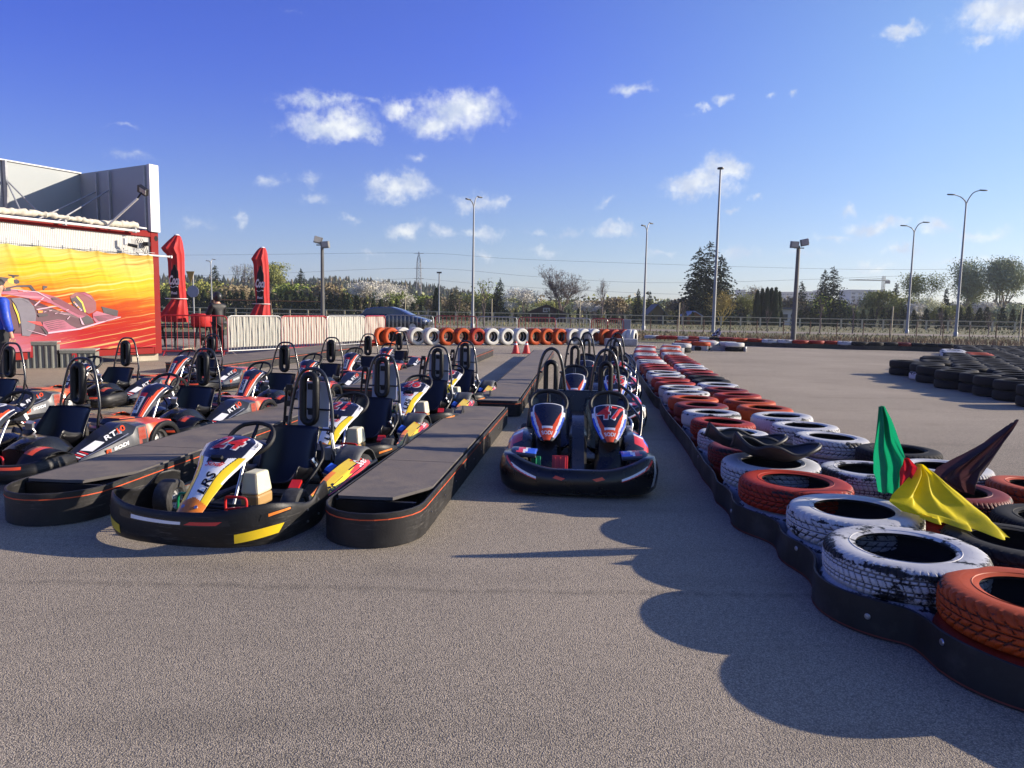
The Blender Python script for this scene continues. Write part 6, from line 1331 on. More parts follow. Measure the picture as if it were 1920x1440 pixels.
# ================================================================ lamps, poles, fences
M_POLE = mat('galvanised_mast', (0.27, 0.28, 0.29), .5, .5, var=.12); M_CPOLE = mat('concrete_pole', (0.13, 0.125, 0.115), .85, var=.2, scale=4); M_RAILM = mat('rail_paint', (0.50, 0.43, 0.27), .7, var=.15); M_WOODP = mat('brown_post', (0.10, 0.05, 0.03), .8)
def street_lamp(px, Y, ztop, label, spread=.9, side=0):
    p = atY(px, 600, Y); K = thing('street_lamp', label, 'street lamp', (p.x, Y, 0), R(side), 'two-armed street lamps'); zf = ztop * .90
    g = MB(); g.tube([(0, 0, 0), (0, 0, 1.2), (0, 0, zf)], [.13, .11, .055], M_POLE, 10); g.lathe([(.16, 0), (.16, .3), (.13, .35)], 12, M_POLE); g.build('mast', K)
    for s, k in ((1, 1.0), (-1, .62)):
        g = MB(); e = (s * spread * (1.0 if s > 0 else .95), 0, zf + (ztop - zf) * k); g.tube([(0, 0, zf - .3), (s * .06 * spread, 0, zf + .2), (s * .45 * spread, 0, zf + (ztop - zf) * k * .78), e], [.05, .035], M_POLE, 8, sub=5); g.build('arm', K)
        g = MB(); q = Vector(e); g.loft([[q + Vector((s * x, a, b_)) for a, b_ in ((-w, -.03), (-w, .02), (0, .06), (w, .02), (w, -.03))][::s] for x, w in ((-.05, .06), (.10, .13), (.40, .14), (.58, .06))], M_LAMP); g.build('lamp_head', K)
street_lamp(886, 56, 10.2, 'two-armed street lamp behind the orange upright tyres, left of the bare tree', .55, 60); street_lamp(1207, 60, 8.9, 'two-armed street lamp between the dark roofed hut and the big spruce', .5, 55)
street_lamp(1702, 64, 9.85, 'shorter two-armed street lamp near the blossoming shrubs', .85, 10); street_lamp(1794, 56, 11.3, 'tallest two-armed street lamp at the right', 1.12, 8)
street_lamp(398, 90, 7.2, 'distant street lamp between the two parasols', .4, 80)
p = atY(1338, 600, 52); K = thing('tall_mast', 'very tall plain steel mast in front of the big spruce', 'mast', (p.x, 52, 0)); g = MB(); g.tube([(0, 0, 0), (0, 0, 11.75)], [.13, .065], M_POLE, 12); g.build('mast', K); g = MB(); g.lathe([(0, 11.87), (.22, 11.83), (.24, 11.73), (0, 11.70)], 14, M_LAMP); g.build('cap', K)
p = atY(823, 600, 75); K = thing('tall_mast', 'thin pale mast beside the columnar tree', 'mast', (p.x, 75, 0)); g = MB(); g.tube([(0, 0, 0), (0, 0, 5.2)], [.09, .06], M_POLE, 8); g.build('mast', K); g = MB(); g.box((0, 0, 5.25), (.5, .2, .15), M_LAMP); g.build('cap', K)
def flood(px, Y, h, label, heads, r=(.10, .065)):
    p = atY(px, 600, Y); K = thing('floodlight_pole', label, 'floodlight pole', (p.x, Y, 0), 0, 'twin floodlight poles'); g = MB(); g.tube([(0, 0, 0), (0, 0, h)], list(r), M_CPOLE, 10); g.tube([(-.25, -.1, h - .12), (.25, -.1, h - .12)], .03, M_LAMP, 6); g.tube([(r[0], 0, 0), (r[1] + .01, 0, h * .98)], .016, M_POLE, 6); g.build('pole', K)
    for x, z, ry, rz in heads:
        g = MB(); g.box((x, -.10, h + z), (.40, .20, .34), M_HOUSE, rot=(8, ry, rz)); hh = g.build('lamp_head', K, bevel=.02); g = MB(); g.box((x, -.215, h + z + .02), (.33, .02, .25), M_LENS, rot=(8, ry, rz)); g.build('lens', hh)
flood(605, 36, 4.62, 'brown twin floodlight pole behind the sheeted barriers', [(-.16, .12, 12, 25), (.20, -.10, -4, -8)]); flood(1489, 36.4, 4.92, 'dark twin floodlight pole standing by the far low barrier', [(-.24, .04, 2, 0), (.26, .16, -10, -30)], (.125, .08))
# round and triangular road signs left
p = atY(364, 600, 34); K = thing('road_sign', 'round blue road sign seen from behind, left of the person in black', 'sign', (p.x, 34, 0)); g = MB(); g.tube([(0, 0, 0), (0, 0, 2.9)], .035, M_POLE, 8); g.build('post', K); g = MB(); g.lathe([(0, .01), (.28, .01), (.28, -.01), (0, -.01)], 24, mat('sign_back', (.25, .27, .33), .5, .3), org=(0, -.05, 2.05), axis='Y'); g.build('round_plate', K); g = MB(); g.prism([(-.22, .55), (.18, .55), (0, 0)], .02, mat('sign_ochre', (.35, .22, .05), .6), org=(-.08, -.04, 2.45), ax=((1, 0, 0), (0, 0, 1))); g.build('upper_plate', K)
# rail fence beyond the road
def rail_fence(pts, h, label, step=2.25, m=None, rails=(1.0, .52), r=.055):
    m = m or M_RAILM; K = thing('rail_fence', label, 'fence')
    for (a, b) in zip(pts, pts[1:]):
        a, b = Vector(a), Vector(b); L = (b - a).length; n = int(L / step)
        for k in range(n + (1 if b == pts[-1] else 0)):
            q = a.lerp(b, k / n); g = MB(); g.box((0, 0, h / 2), (.16, .12, h), m); o = g.build('post', K); o.location = q
        g = MB()
        for rz in rails: g.tube([a + Vector((0, -.02, h * rz)), b + Vector((0, -.02, h * rz))], r, m, 6)
        g.build('rail', K)
def fx(px, Y): p = atY(px, 600, Y); return (p.x, Y, 0)
rail_fence([fx(-20, 91), fx(960, 87), fx(1500, 84)], 1.12, 'long cream rail fence running across behind the grass, left and middle part')
rail_fence([fx(1500, 84), fx(1990, 79)], 1.12, 'cream rail fence behind the grass, right part below the birches')
rail_fence([fx(400, 42), fx(608, 44)], 1.75, 'thin brown rail fence behind the folded parasols', 3.0, M_WOODP, (1.0,), .03)
K = thing('post_fence', 'row of thin brown posts with wire in the grass strip', 'fence')
for k in range(19):
    q = Vector(fx(1070 + k * 50, 56 - k * .35)); g = MB(); g.tube([(0, 0, 0), (0, 0, 1.0)], .035, M_WOODP, 6); o = g.build('post', K); o.location = q
# ================================================================ vegetation
def leafmat(name, c, var=.45, sc=.8): return mat(name, c, .8, var=var, scale=sc, spec=.2)
LM = {'spruce': leafmat('spruce_needles', (.024, .038, .022)), 'spruce2': leafmat('spruce_needles_light', (.045, .062, .028)), 'thuja': leafmat('thuja_green', (.024, .040, .016)), 'olive': leafmat('olive_spring_leaves', (.27, .28, .075)), 'green': leafmat('fresh_leaves', (.20, .25, .05)), 'blossom': leafmat('white_blossom', (.72, .69, .58), .15), 'brownish': leafmat('bud_brown', (.25, .20, .115)), 'birch': leafmat('birch_leaves', (.33, .36, .19)), 'yellow': leafmat('yellow_twigs', (.36, .28, .08)), 'pine': leafmat('pine_needles', (.075, .075, .032)), 'yb': leafmat('bright_blossom', (.74, .74, .50), .15)}
M_BARK = mat('bark', (.085, .065, .05), .9, var=.3, scale=3); M_BARKL = mat('pale_bark', (.26, .22, .19), .9, var=.3, scale=3); M_TWG = mat('twig', (.15, .115, .10), .9, var=.3)
def tri(g, p, d, n_, w, m): s_ = d.cross(n_); s_ = s_.normalized() * w if s_.length > 1e-6 else Vector((w, 0, 0)); g.face([p - s_, p + s_, p + d], m)
def rvec(r): return Vector((r.gauss(0, 1), r.gauss(0, 1), r.gauss(0, 1))).normalized()
def spruce(name, h, w, seed, label, m='spruce', tops=1):
    r = random.Random(seed); K = thing(name, label, 'tree'); g = MB(); g.tube([(0, 0, 0), (0, 0, h)], [.03 * h * .5, .01], M_BARK, 7); g.build('trunk', K); g = MB()
    stems = [(0, 0, 1.0, 1.0)] + [(r.uniform(.14, .2) * w * (1 if k % 2 else -1), 0, r.uniform(.80, .95), .72) for k in range(tops - 1)]
    for sx, sy, hk, wk in stems:
        H = h * hk; nl = int(34 * hk)
        for L in range(nl):
            t = L / nl; z0_ = H * (.03 + .95 * t); R_ = w / 2 * wk * ((1 - t) ** .62 * .95 + .04) * r.uniform(.82, 1.12); nb = max(4, int(11 * (1 - t) + 4))
            for b_ in range(nb):
                a = 6.283 * (b_ + r.random()) / nb; z = z0_ + r.uniform(-.025, .025) * H; ln = R_ * r.uniform(.65, 1.18); d = Vector((math.cos(a), math.sin(a), 0)); st = 9
                for q in range(st):
                    f = (q + r.random()) / st; p = Vector((sx, sy, z)) + d * ln * f + Vector((0, 0, .10 * ln * math.sin(f * 3) - .20 * ln * f + r.uniform(-.04, .04) * h * .3))
                    sd_ = Vector((-d.y, d.x, 0)) * r.choice((-1, 1)); dd = (d * .7 + sd_ * r.uniform(.1, .9) + Vector((0, 0, r.uniform(-.45, .22)))).normalized() * (h * .050 * (1.25 - .5 * f) * (.45 + .55 * (1 - t))); tri(g, p, dd, rvec(r), h * .019 * (.4 + .6 * (1 - t)), LM[m] if r.random() < .75 else LM['spruce2'])
        for q in range(10): tri(g, Vector((sx, sy, H * (.93 + .006 * q))), (rvec(r) * .5 + Vector((0, 0, 1))).normalized() * h * .035, rvec(r), h * .007, LM[m])
    g.build('crown', K, sharp=0); return K
def branches(r, p, d, L, rad, dep, out, tips, spread=.55, up=.15, ratio=.74, nb=(2, 3)):
    q = p + d * L; mid = p + d * L * .5 + rvec(r) * L * .07; out.append(([p, mid, q], [rad, rad * .7])); 
    if dep == 0: tips.append(q); return
    for k in range(r.randint(*nb)):
        nd = (d + rvec(r) * spread + Vector((p.x, p.y, 0)) * .03 + Vector((0, 0, up))).normalized(); branches(r, p + d * L * r.uniform(.45, 1.0), nd, L * ratio * r.uniform(.75, 1.15), rad * .62, dep - 1, out, tips, spread, up, ratio, nb)
def broad(name, h, w, seed, label, leaf='green', leaves=1400, lsize=.16, dep=4, bark=None, bare=False, multi=1, nb=(2, 3), clump=.09, cat_='tree', low=.25):
    r = random.Random(seed); bark = bark or M_BARK; K = thing(name, label, cat_); out, tips = [], []
    for s_ in range(multi):
        d0 = (Vector((0, 0, 1)) + rvec(r) * (.10 if multi == 1 else .55)); d0.z = abs(d0.z); branches(r, Vector((0, 0, 0)), d0.normalized(), h * low, h * .018, dep, out, tips, .62, .22, .78, nb)
    xs = max(abs(t.x) for t in tips) or 1; zs = max(t.z for t in tips); ys = max(abs(t.y) for t in tips) or 1
    cxm = sum(t.x for t in tips) / len(tips); xs = max(abs(t.x - cxm) for t in tips); f = lambda p: Vector(((p.x - cxm * min(1, p.z / zs * 2)) * w / 2 / xs, p.y * w / 2 / ys, p.z * h / zs))
    g = MB()
    for pts, rr in out: g.tube([f(p) for p in pts], rr, bark, 3 if rr[0] < h * .008 else 5, caps=False)
    g.build('trunk', K); g = MB(); lm = LM[leaf] if leaf in LM else None; n = leaves
    if bare:
        for t in tips:
            for q in range(3): p = f(t); dd = (rvec(r) + Vector((0, 0, .5))).normalized() * h * .05; tri(g, p, dd, rvec(r), h * .0022, M_TWG)
    T_ = [f(t) for t in tips] + ([f(p_[1]) for p_, _ in out if p_[1].z > h * .08] if leaf == 'birch' and not bare else [])
    for k in range(n):
        t = r.choice(T_); p = t + Vector((r.gauss(0, 1), r.gauss(0, 1), r.gauss(0, .8))) * h * clump; sk_ = p.z > h * r.uniform(.93, 1.04)
        if p.z < .1 or sk_: continue
        tri(g, p, rvec(r) * lsize * r.uniform(.6, 1.3), rvec(r), lsize * .45, lm)
    g.build('crown', K, sharp=0); return K
def thuja(name, h, w, seed, label, leaf='thuja', n=420, conic=.35):
    r = random.Random(seed); K = thing(name, label, 'tree'); g = MB(); g.tube([(0, 0, 0), (0, 0, h * .9)], [.06, .01], M_BARK, 5); g.build('trunk', K); g = MB()
    for k in range(n):
        t = r.random() ** .85; a = r.random() * 6.283; prof_ = min(1, t * 8 + .5) * (1 - t ** 3) ** .5 * (1 - conic * t); R_ = w / 2 * prof_ * (1 - .35 * r.random() ** 3) * (1 + .12 * math.sin(a * 3 + t * 9)); p = Vector((R_ * math.cos(a), R_ * math.sin(a), t * h)); dd = (Vector((math.cos(a) * .45, math.sin(a) * .45, 1)) + rvec(r) * .35).normalized() * h * .085; tri(g, p - dd * .3, dd, Vector((math.cos(a), math.sin(a), .2)), h * .026 + w * .03, LM[leaf])
    g.build('crown', K, sharp=0); return K
def size(px, ytop, Y, wpx): return atY(px, ytop, Y).z, wpx / FPX * Y
def put(K, px, Y, rz=None): p = atY(px, 600, Y); K.location = (p.x, Y, 0); K.rotation_euler.z = rz if rz is not None else random.Random(px).random() * 6.28
# -- one of a kind trees
def S(px, yt, Y, wpx, seed, label, **k): h, w = size(px, yt, Y, wpx); K = spruce('spruce_tree', h, w, seed, label, **k); put(K, px, Y, 0); return K
S(1325, 452, 100, 128, 1, 'huge dark two-topped spruce behind the tall mast', tops=3); S(1558, 499, 108, 84, 2, 'dark spruce with a second leaning top, right of the twin floodlight pole', tops=2)
sp1 = S(565, 503, 130, 66, 3, 'dark spruce between the second parasol and the floodlight pole'); S(937, 521, 110, 44, 4, 'dark spruce right of the street lamp and sparse young tree', tops=2)
S(405, 497, 118, 56, 5, 'spruce beside the distant street lamp between the parasols', m='spruce2'); S(376, 515, 122, 46, 6, 'smaller spruce just right of the left parasol', m='spruce2')
S(855, 536, 105, 58, 7, 'brownish pine left of the street lamp', m='pine', tops=2); S(1195, 541, 112, 26, 8, 'slim dark spruce left of the street lamp near the huts'); S(1217, 545, 116, 26, 9, 'slim dark spruce right of the street lamp near the huts')
S(1145, 556, 108, 20, 10, 'small dark spruce behind the rail fence near the pink blossom'); S(1500, 527, 112, 46, 11, 'dark spruce partly hidden by the right floodlight pole'); S(1676, 530, 125, 40, 12, 'dark green spruce left of the shorter street lamp'); S(1770, 540, 110, 26, 13, 'narrow dark spruce behind the tallest street lamp'); S(1822, 548, 118, 44, 14, 'low dark spruce under the birches')
def B(name, px, yt, Y, wpx, seed, label, **k): h, w = size(px, yt, Y, wpx); K = broad(name, h, w, seed, label, **k); put(K, px, Y, 0); return K
B('bare_tree', 1052, 497, 100, 112, 21, 'wide bare tree without leaves behind the brown hut', bare=True, leaves=0, dep=6, nb=(3, 3), bark=M_TWG, low=.20, multi=2)
B('bare_tree', 1126, 524, 96, 26, 22, 'slender bare tree right of the wide bare one', bare=True, leaves=0, dep=5, bark=M_TWG)
B('birch_tree', 1812, 484, 115, 52, 23, 'left one of the two tall grey green birches', leaf='birch', leaves=9000, lsize=.24, dep=5, bark=M_BARKL, clump=.085, nb=(3, 3), low=.13); B('birch_tree', 1872, 482, 112, 74, 24, 'right and wider one of the two tall birches', leaf='birch', leaves=11000, lsize=.24, dep=5, bark=M_BARKL, clump=.085, nb=(3, 3), low=.13, multi=2)
B('willow_tree', 1722, 512, 112, 56, 25, 'loose light green tree behind the shorter street lamp', leaf='olive', leaves=4200, lsize=.20, dep=5, bark=M_BARKL); B('willow_tree', 1640, 545, 108, 50, 26, 'low olive green tree left of the shorter street lamp', leaf='olive', leaves=3600, lsize=.22, multi=3); B('willow_tree', 1700, 548, 104, 70, 27, 'bushy bright olive shrub at the foot of the shorter street lamp', leaf='olive', leaves=4200, lsize=.20, multi=4)
B('willow_tree', 512, 493, 120, 44, 28, 'pale green tree right of the second parasol', leaf='olive', leaves=5200, lsize=.22, dep=5, clump=.075, bark=M_BARKL); B('bare_tree', 462, 496, 118, 52, 29, 'pale bare tree left of the second parasol', bare=True, leaves=250, leaf='birch', dep=6, bark=M_BARKL)
B('forsythia_bush', 1352, 543, 92, 56, 30, 'yellow brown fan-shaped bush at the foot of the tall mast', leaf='yellow', leaves=1500, lsize=.15, multi=6, bare=True, bark=LM['yellow'], cat_='bush'); B('willow_tree', 1392, 549, 104, 42, 31, 'pale olive shrub right of the yellow bush', leaf='olive', leaves=1800, multi=3); B('bare_tree', 1412, 536, 110, 26, 32, 'reddish budding tree left of the dark columnar group', leaf='brownish', leaves=900, dep=5)
BL = [(688, 527, 66, 'large white blossoming tree left of the blossom group'), (722, 524, 70, 'tallest white blossoming tree left of the pylon'), (748, 536, 56, 'white blossoming tree right of the tallest one'), (978, 541, 62, 'pale blossoming shrub left of the wide bare tree'), (1092, 562, 40, 'pinkish blossoming shrub under the wide bare tree'), (1128, 572, 34, 'small blossoming shrub beside the slim bare tree'), (1712, 566, 34, 'white blossoming shrub left of the tallest street lamp'), (1742, 553, 50, 'bright cream blossoming shrub at the foot of the tallest street lamp'), (1838, 566, 40, 'pale blossoming shrub right of the tallest street lamp')]
for i, (px, yt, w, lab) in enumerate(BL): B('blossom_tree', px, yt, 98 + (i % 3) * 5, w, 40 + i, lab, leaf='yb' if i == 7 else 'blossom', leaves=3600 if w > 40 else 1700, lsize=.15, dep=5, bark=M_TWG, multi=2, clump=.07)
YT = [(858, 558, 'bare'), (908, 523, 'leafy'), (1160, 570, 'bare'), (1282, 566, 'bare'), (1440, 575, 'bare'), (1538, 548, 'leafy'), (1600, 556, 'bare'), (1766, 570, 'bare'), (1855, 575, 'bare')]
for i, (px, yt, kd) in enumerate(YT):
    h, w = size(px, yt, 60, 26 if kd == 'leafy' else 20); K = broad('young_tree', h, w, 60 + i, f'{"young street tree with a few fresh green leaves" if kd == "leafy" else "thin bare young street tree"}, {ordn(i)} from the left', leaf='green', leaves=150 if kd == 'leafy' else 0, lsize=.16, dep=4, bare=True, bark=M_TWG, low=.42); put(K, px, 60); tag(K, group='young street trees in the grass')
ST = [(760, 556, 48), (922, 560, 46), (1087, 562, 50), (1273, 568, 40), (1673, 574, 44), (1914, 578, 40)]
g0 = None
for i, (px, yt, Y) in enumerate(ST):
    h = atY(px, yt, Y).z; g = MB(); g.tube([(0, 0, 0), (0, 0, h)], .035, M_RAILM, 6); o = g.build('tree_stake'); p = atY(px, 600, Y); o.location = (p.x, Y, 0); tag(o, f'tall thin pale stake in the grass strip, {ordn(i)} from the left', 'stake', 'stakes in the grass strip')
# -- columnar conifers
th, tw = size(819, 541, 100, 17); K = thuja('columnar_tree', th, tw, 70, 'single tall dark columnar tree beside the thin pale mast', n=900, conic=.15); put(K, 819, 100)
tp = thuja('columnar_tree', 4.9, 1.15, 71, 'tall dark columnar tree', n=900); grp = 'dense group of tall columnar trees'
TG = [(1418, 546), (1427, 543), (1436, 541), (1444, 542), (1452, 541), (1459, 548)]; tr_ = tree_of(tp)
for i, (px, yt) in enumerate(TG):
    Y = 100 + (i % 2) * 1.2; z = atY(px, yt, Y).z; o = tp if i == 0 else dup(tp, (0, 0, 0), 0, None, tr_); o.location = (atY(px, 600, Y).x, Y, 0); o.scale = (z / 4.9,) * 3; o.rotation_euler.z = i; tag(o, f'dark columnar tree in the tight group, {ordn(i)} from the left', 'tree', grp)
hp = thuja('hedge_tree', 3.0, 1.25, 72, None, n=330, conic=.25); tr_ = tree_of(hp); r = random.Random(12); cnt = 0
def hrow(x0, x1, y0, y1, Y, step, lab, grp):
    global cnt
    px = x0; k = 0
    while px < x1:
        yt = lerp(y0, y1, (px - x0) / (x1 - x0)) + r.uniform(-4, 4); z = max(1.2, atY(px, yt, Y).z); o = hp if cnt == 0 else dup(hp, (0, 0, 0), 0, None, tr_); o.location = (atY(px, 600, Y).x, Y + r.uniform(-.6, .6), 0); o.scale = (z / 3.0 * r.uniform(.85, 1.1), z / 3.0, z / 3.0); o.rotation_euler.z = r.random() * 6; tag(o, lab, 'tree', grp); cnt += 1; px += step * r.uniform(.85, 1.3)
hrow(300, 652, 548, 552, 96, 13.5, 'dark clipped conifer of the hedge behind the parasols and barriers', 'clipped conifers left of the blossom trees'); hrow(655, 800, 553, 572, 95, 13, 'dark conifer of the hedge below the white blossom trees', 'conifers below the blossom trees')
hrow(805, 1420, 582, 584, 93, 17, 'low dark conifer of the long hedge behind the fence, middle part', 'low hedge conifers, middle part'); hrow(1465, 1925, 582, 578, 91, 19, 'low dark conifer of the long hedge behind the fence, right part', 'low hedge conifers, right part')
# -- understory: shrubs one can count between the trees
shr = [broad('shrub', 3.2, 4.6, 80 + k, None, leaf=('olive', 'brownish', 'green', 'birch')[k], leaves=1500, lsize=.24, multi=5, dep=3, bark=M_TWG, clump=.10, cat_='shrub') for k in range(4)]
trs = [tree_of(s_) for s_ in shr]; used_ = [False] * 4; names_ = ['olive', 'brown', 'fresh green', 'grey green']; cn_ = [0] * 4
px = 296; r = random.Random(31)
while px < 1930:
    k = r.choice((0, 0, 1, 1, 2, 3)); Y = r.uniform(102, 132); h = r.uniform(2.4, 4.6) * (1.1 if px < 700 else 1.0)
    o = dup(shr[k], (0, 0, 0), 0, None, trs[k]) if used_[k] else shr[k]; used_[k] = True; o.location = (atY(px, 600, Y).x, Y, 0); o.scale = (h / 3.2 * r.uniform(.9, 1.4), h / 3.2, h / 3.2); o.rotation_euler.z = r.random() * 6; tag(o, f'{names_[k]} shrub in the belt behind the hedge, {ordn(cn_[k])} of its colour from the left', 'shrub', 'shrubs behind the hedge'); cn_[k] += 1; px += r.uniform(17, 31)
# ================================================================ huts and far buildings
M_DKROOF = mat('dark_brown_wood', (.045, .022, .018), .8, var=.2); M_SLATE2 = mat('grey_roof', (.09, .10, .12), .7); M_OCHW = mat('ochre_wall', (.17, .12, .05), .85); M_BLROOF = mat('pale_blue_roof', (.34, .40, .50), .5); M_LWALL = mat('pale_wall', (.55, .54, .52), .85); M_ORW = mat('orange_wood', (.30, .13, .05), .8)
def hut(px0, px1, ytop, yeave, Y, wall, roof, label, dep=4.0, win=False, rz=0):
    a, b = atY(px0, 600, Y), atY(px1, 600, Y); w = b.x - a.x; hz = atY((px0 + px1) / 2, ytop, Y).z; he = atY((px0 + px1) / 2, yeave, Y).z; K = thing('garden_house', label, 'house', ((a.x + b.x) / 2, Y, 0), R(rz)); g = MB(); w2 = w * .44
    g.face([(-w2, 0, 0), (w2, 0, 0), (w2, 0, he), (0, 0, hz - .1), (-w2, 0, he)], wall); g.face([(-w2, dep, 0), (-w2, dep, he), (0, dep, hz - .1), (w2, dep, he), (w2, dep, 0)], wall); g.face([(-w2, 0, 0), (-w2, 0, he), (-w2, dep, he), (-w2, dep, 0)], wall); g.face([(w2, 0, 0), (w2, dep, 0), (w2, dep, he), (w2, 0, he)], wall); g.build('wall', K)
    g = MB(); sl = (hz - he) / w2
    for s in (-1, 1): g.hexa([Vector(p) for p in [(0, -.3, hz - .12), (s * w / 2, -.3, hz - .12 - sl * w / 2), (s * w / 2, dep + .3, hz - .12 - sl * w / 2), (0, dep + .3, hz - .12), (0, -.3, hz), (s * w / 2, -.3, hz - sl * w / 2), (s * w / 2, dep + .3, hz - sl * w / 2), (0, dep + .3, hz)]], roof)
    g.build('roof', K)
    if win: g = MB(); g.box((.0, -.03, he + (hz - he) * .32), (.9, .06, .55), M_LWALL); f_ = g.build('window', K); g = MB(); g.box((-.2, -.07, he + (hz - he) * .32), (.34, .02, .38), M_GLASS); g.box((.2, -.07, he + (hz - he) * .32), (.34, .02, .38), M_GLASS); g.build('pane', f_)
    g = MB(); g.box((w2 * .4, -.02, he * .42), (.8, .05, he * .8), M_BROWN); g.build('door', K)
hut(982, 1066, 571, 586, 96, M_DKROOF, M_DKROOF, 'low dark brown garden house with a small white window', win=True); hut(1212, 1252, 570, 588, 97, M_OCHW, M_SLATE2, 'ochre gabled garden house with grey roof'); hut(1284, 1320, 583, 592, 95, M_ORW, M_BLROOF, 'small hut with a pale blue roof below the big spruce')
hut(800, 818, 562, 568, 125, M_LWALL, M_SLATE2, 'pale house with dark roof beside the single columnar tree')
a, b = atY(1460, 600, 104), atY(1490, 600, 104); K = thing('flat_house', 'white flat-roofed house with a dark overhanging roof beside the floodlight pole', 'house', ((a.x + b.x) / 2, 104, 0)); h = atY(1475, 580, 104).z; w = b.x - a.x; g = MB(); g.box((0, 2, h / 2), (w * .92, 4, h), M_LWALL); g.build('wall', K); g = MB(); g.box((0, 2, h + .12), (w * 1.1, 4.8, .25), M_SLATE2); g.build('roof', K, bevel=.02); g = MB(); g.box((-.3, -.02, h * .5), (.8, .06, .9), M_GLASS); g.build('window', K); g = MB(); g.box((w * .4, 1, h + .5), (.25, .25, .6), M_DKROOF); g.build('chimney', K)
M_BLOCK = mat('distant_block_wall', (.33, .31, .31), .9, var=.1, scale=.05); M_BLOCK2 = mat('distant_block_pale', (.46, .45, .44), .9, var=.08, scale=.05); M_WIN2 = mat('distant_windows', (.06, .07, .09), .4)
def block(px0, px1, yt, Y, label, m, dep=14):
    a, b = atY(px0, 580, Y), atY(px1, 580, Y); w = b.x - a.x; h = atY((px0 + px1) / 2, yt, Y).z; K = thing('apartment_block', label, 'apartment block', ((a.x + b.x) / 2, Y, 0), 0, 'distant apartment blocks'); g = MB(); g.box((0, dep / 2, h / 2 - 8), (w, dep, h + 16), m); g.build('wall', K); g = MB(); g.box((0, dep / 2, h + .5), (w + 1, dep + 1, 1.2), M_BLOCK); g.build('roof', K)
    nf = max(3, int((h) / 3.2)); nc = max(4, min(12, int(w / 5)))
    for f in range(nf): g = MB(); [g.box((-w / 2 + w * (c_ + .5) / nc, -.12, h - 2 - f * 3.1), (w / nc * .5, .3, 1.6), M_WIN2) for c_ in range(nc)]; g.build('window_row', K)
for i, (a, b, yt) in enumerate(((1384, 1396, 545), (1399, 1420, 549), (1452, 1470, 549), (1472, 1498, 549), (1500, 1530, 548), (1532, 1552, 546))): block(a, b, yt, 820 + i * 10, f'hazy apartment block on the horizon, {ordn(i)} from the left', M_BLOCK)
block(1592, 1656, 546, 600, 'large pale building under construction below the crane', M_BLOCK2, 20)
# crane
M_CRN = mat('crane_steel', (.22, .20, .14), .6, var=.1); Y = 560; cpos = atY(1653, 580, Y); zb = atY(1653, 526, Y).z; K = thing('tower_crane', 'distant tower crane over the pale building', 'crane', (cpos.x, Y, 0)); g = MB()
for sx in (-.8, .8):
    for sy in (-.8, .8): g.tube([(sx, sy, 0), (sx, sy, zb + 3.5)], .24, M_CRN, 4)
for k in range(int(zb / 2)): s = 1 if k % 2 else -1; g.tube([(-.8 * s, -.8, k * 2), (.8 * s, -.8, k * 2 + 2)], .12, M_CRN, 4)
g.build('tower', K); x0 = atY(1592, 526, Y).x - cpos.x; x1 = atY(1668, 526, Y).x - cpos.x; g = MB(); g.tube([(x0, 0, zb), (x1, 0, zb)], .34, M_CRN, 4); g.tube([(x0, 0, zb + .1), (0, 0, zb + 1.6), (x1, 0, zb + .3)], .14, M_CRN, 4)
for k in range(22): t = k / 22; xx = lerp(x0, 0, t); g.tube([(xx, 0, zb), (xx + 1.0, 0, zb + 1.5 * t)], .08, M_CRN, 3)
g.build('jib', K); g = MB(); g.box((x1 - 1.5, 0, zb - 1.2), (3.4, 1.5, 2.2), M_DKROOF); g.build('counterweight', K)
# pylon and overhead wires
M_PYL = mat('pylon_steel', (.23, .24, .25), .6, .2); Y = 250; pp = atY(785, 580, Y); zt = atY(785, 472, Y).z; K = thing('pylon', 'slender lattice power pylon on the horizon', 'pylon', (pp.x, Y, 0)); g = MB()
def pw(z): return lerp(1.05, .62, min(1, z / (zt * .8))) if z < zt * .85 else .62 * max(.05, (zt - z) / (zt * .15))
n = 18
for k in range(n):
    z0, z1 = zt * k / n, zt * (k + 1) / n; a, b = pw(z0), pw(z1)
    for sx in (-1, 1):
        for sy in (-1, 1): g.tube([(sx * a, sy * a, z0), (sx * b, sy * b, z1)], .085, M_PYL, 4)
    g.tube([(-a, -a, z0), (b, -b, z1)], .05, M_PYL, 4); g.tube([(a, -a, z0), (-b, -b, z1)], .05, M_PYL, 4); g.tube([(-a, -a, z0), (a, -a, z0)], .05, M_PYL, 4)
g.build('lattice', K)
for z in (atY(785, 475, Y).z, atY(785, 503, Y).z, atY(785, 522, Y).z): g = MB(); g.tube([(-1.7, 0, z), (1.7, 0, z)], .08, M_PYL, 4); g.build('cross_arm', K)
M_WIRE = mat('wire', (.10, .12, .16), .6)
def wire(pts, label, r=.035):
    g = MB(); g.tube([atY(*p) for p in pts], r, M_WIRE, 4, sub=6); tag(g.build('power_line'), label, 'power line', 'overhead power lines')
wire([(-200, 480, 250), (400, 478, 250), (785, 474.5, 250), (1000, 487, 250), (1600, 505, 240), (2000, 500, 230)], 'uppermost thin power line across the sky'); wire([(-200, 520, 250), (400, 516, 250), (785, 503, 250), (1010, 519, 250), (1300, 530, 240), (2000, 505, 230)], 'middle thin power line across the sky'); wire([(785, 522, 250), (1010, 540, 250), (1400, 553, 240), (2000, 535, 230)], 'lowest thin power line right of the pylon'); wire([(-200, 540, 250), (500, 530, 250), (785, 522, 250)], 'lowest thin power line left of the pylon')
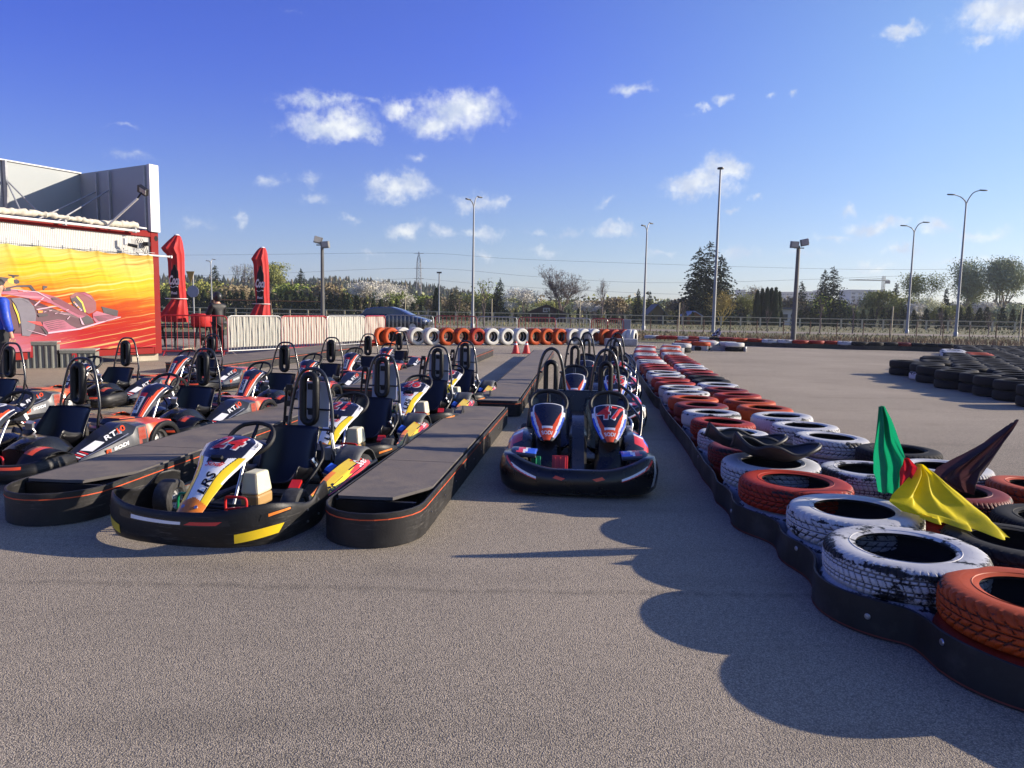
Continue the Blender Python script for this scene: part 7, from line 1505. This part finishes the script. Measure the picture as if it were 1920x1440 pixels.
# ================================================================ distant wooded hill
r = random.Random(9); M_FAR = mat('far_forest_floor', (.055, .06, .035), .95, var=.3, scale=.02); SK = [(-300, 515), (250, 517), (300, 516), (420, 520), (520, 524), (620, 520), (700, 523), (780, 530), (850, 540), (920, 556), (1000, 562), (1150, 566), (1300, 566), (1440, 567), (1600, 566), (1750, 562), (1900, 562), (2300, 558)]
def sk(px):
    for a, b in zip(SK, SK[1:]):
        if a[0] <= px <= b[0]: return lerp(a[1], b[1], (px - a[0]) / (b[0] - a[0]))
YH = 430
def hillz(x, y):
    t = smooth01((y - 260) / (YH - 260)); px = 960 + x / y * FPX; px = max(-290, min(2290, px)); hpx = atY(px, sk(px) + 5, YH).z - 4.0; return -1.0 + (hpx + 1) * t
g = MB(); g.grid(lambda u, v: (lerp(-560, 560, u), lerp(255, 560, v), hillz(lerp(-560, 560, u), lerp(255, 560, v))), 80, 14, M_FAR); tag(g.build('hills', sharp=0), kind='structure')
g = MB(); LMs = [LM['spruce'], LM['spruce2'], LM['brownish'], LM['pine'], LM['olive']]
for k in range(5200):
    y = r.uniform(290, YH + 12); x = r.uniform(-.85, .85) * y; px = 960 + x / y * FPX; left = px < 900
    if not left and r.random() < .25: continue
    z = hillz(x, y); h = r.uniform(3.5, 7.0) * (1.0 if left else .8); w = h * r.uniform(.22, .36); m = LMs[r.choice((0, 0, 1, 2, 3)) if left else r.choice((0, 1, 2, 3, 4, 4))]; con = left and r.random() < .75
    c_ = Vector((x, y, z)); n = 6; a0 = r.random() * 6
    if con:
        for j in range(n): a, b = a0 + 6.283 * j / n, a0 + 6.283 * (j + 1) / n; g.face([c_ + Vector((w * math.cos(a), w * math.sin(a), 0)), c_ + Vector((w * math.cos(b), w * math.sin(b), r.uniform(0, .4))), c_ + Vector((r.uniform(-.2, .2), 0, h))], m)
    else:
        for j in range(16): p = c_ + Vector((r.gauss(0, w * .9), r.gauss(0, w * .6), h * r.uniform(.15, .75))); tri(g, p, rvec(r) * h * .20, rvec(r), h * .13, m)
tag(g.build('distant_forest', sharp=0), kind='stuff')
# mid-distance scrub in front of the hill, reads as one mass
g = MB()
for k in range(3000):
    y = r.uniform(135, 235); x = r.uniform(-.62, .78) * y; h = r.uniform(2.0, 5.2); m = r.choice((LM['olive'], LM['brownish'], LM['birch'], LM['olive'], LM['pine'], LM['brownish']))
    for j in range(13): p = Vector((x, y, 0)) + Vector((r.gauss(0, 1.1), r.gauss(0, .8), h * r.uniform(.05, 1.0))); tri(g, p, rvec(r) * .75, rvec(r), .42, m)
tag(g.build('scrub_woods', sharp=0), kind='stuff')
print('objects', len(bpy.data.objects))

for o in bpy.data.objects:
    if not o.parent and o.get('label') and not 4 <= len(o['label'].split()) <= 16: print('LABEL', o.name, o['label'])
# ================================================================ thin spring haze over the far country
hz = bpy.data.materials.new('haze'); hz.use_nodes = True; T = NT(hz.node_tree); T.n.remove(T.n['Principled BSDF']); pv = T.add('ShaderNodeVolumePrincipled', i={'Color': (.86, .93, 1.0, 1), 'Density': .00033, 'Anisotropy': .2}); T.l.new(pv.outputs[0], T.n['Material Output'].inputs['Volume'])
g = MB(); g.box((0, 480, 29), (2600, 1400, 80), hz); tag(g.build('haze'), kind='stuff')
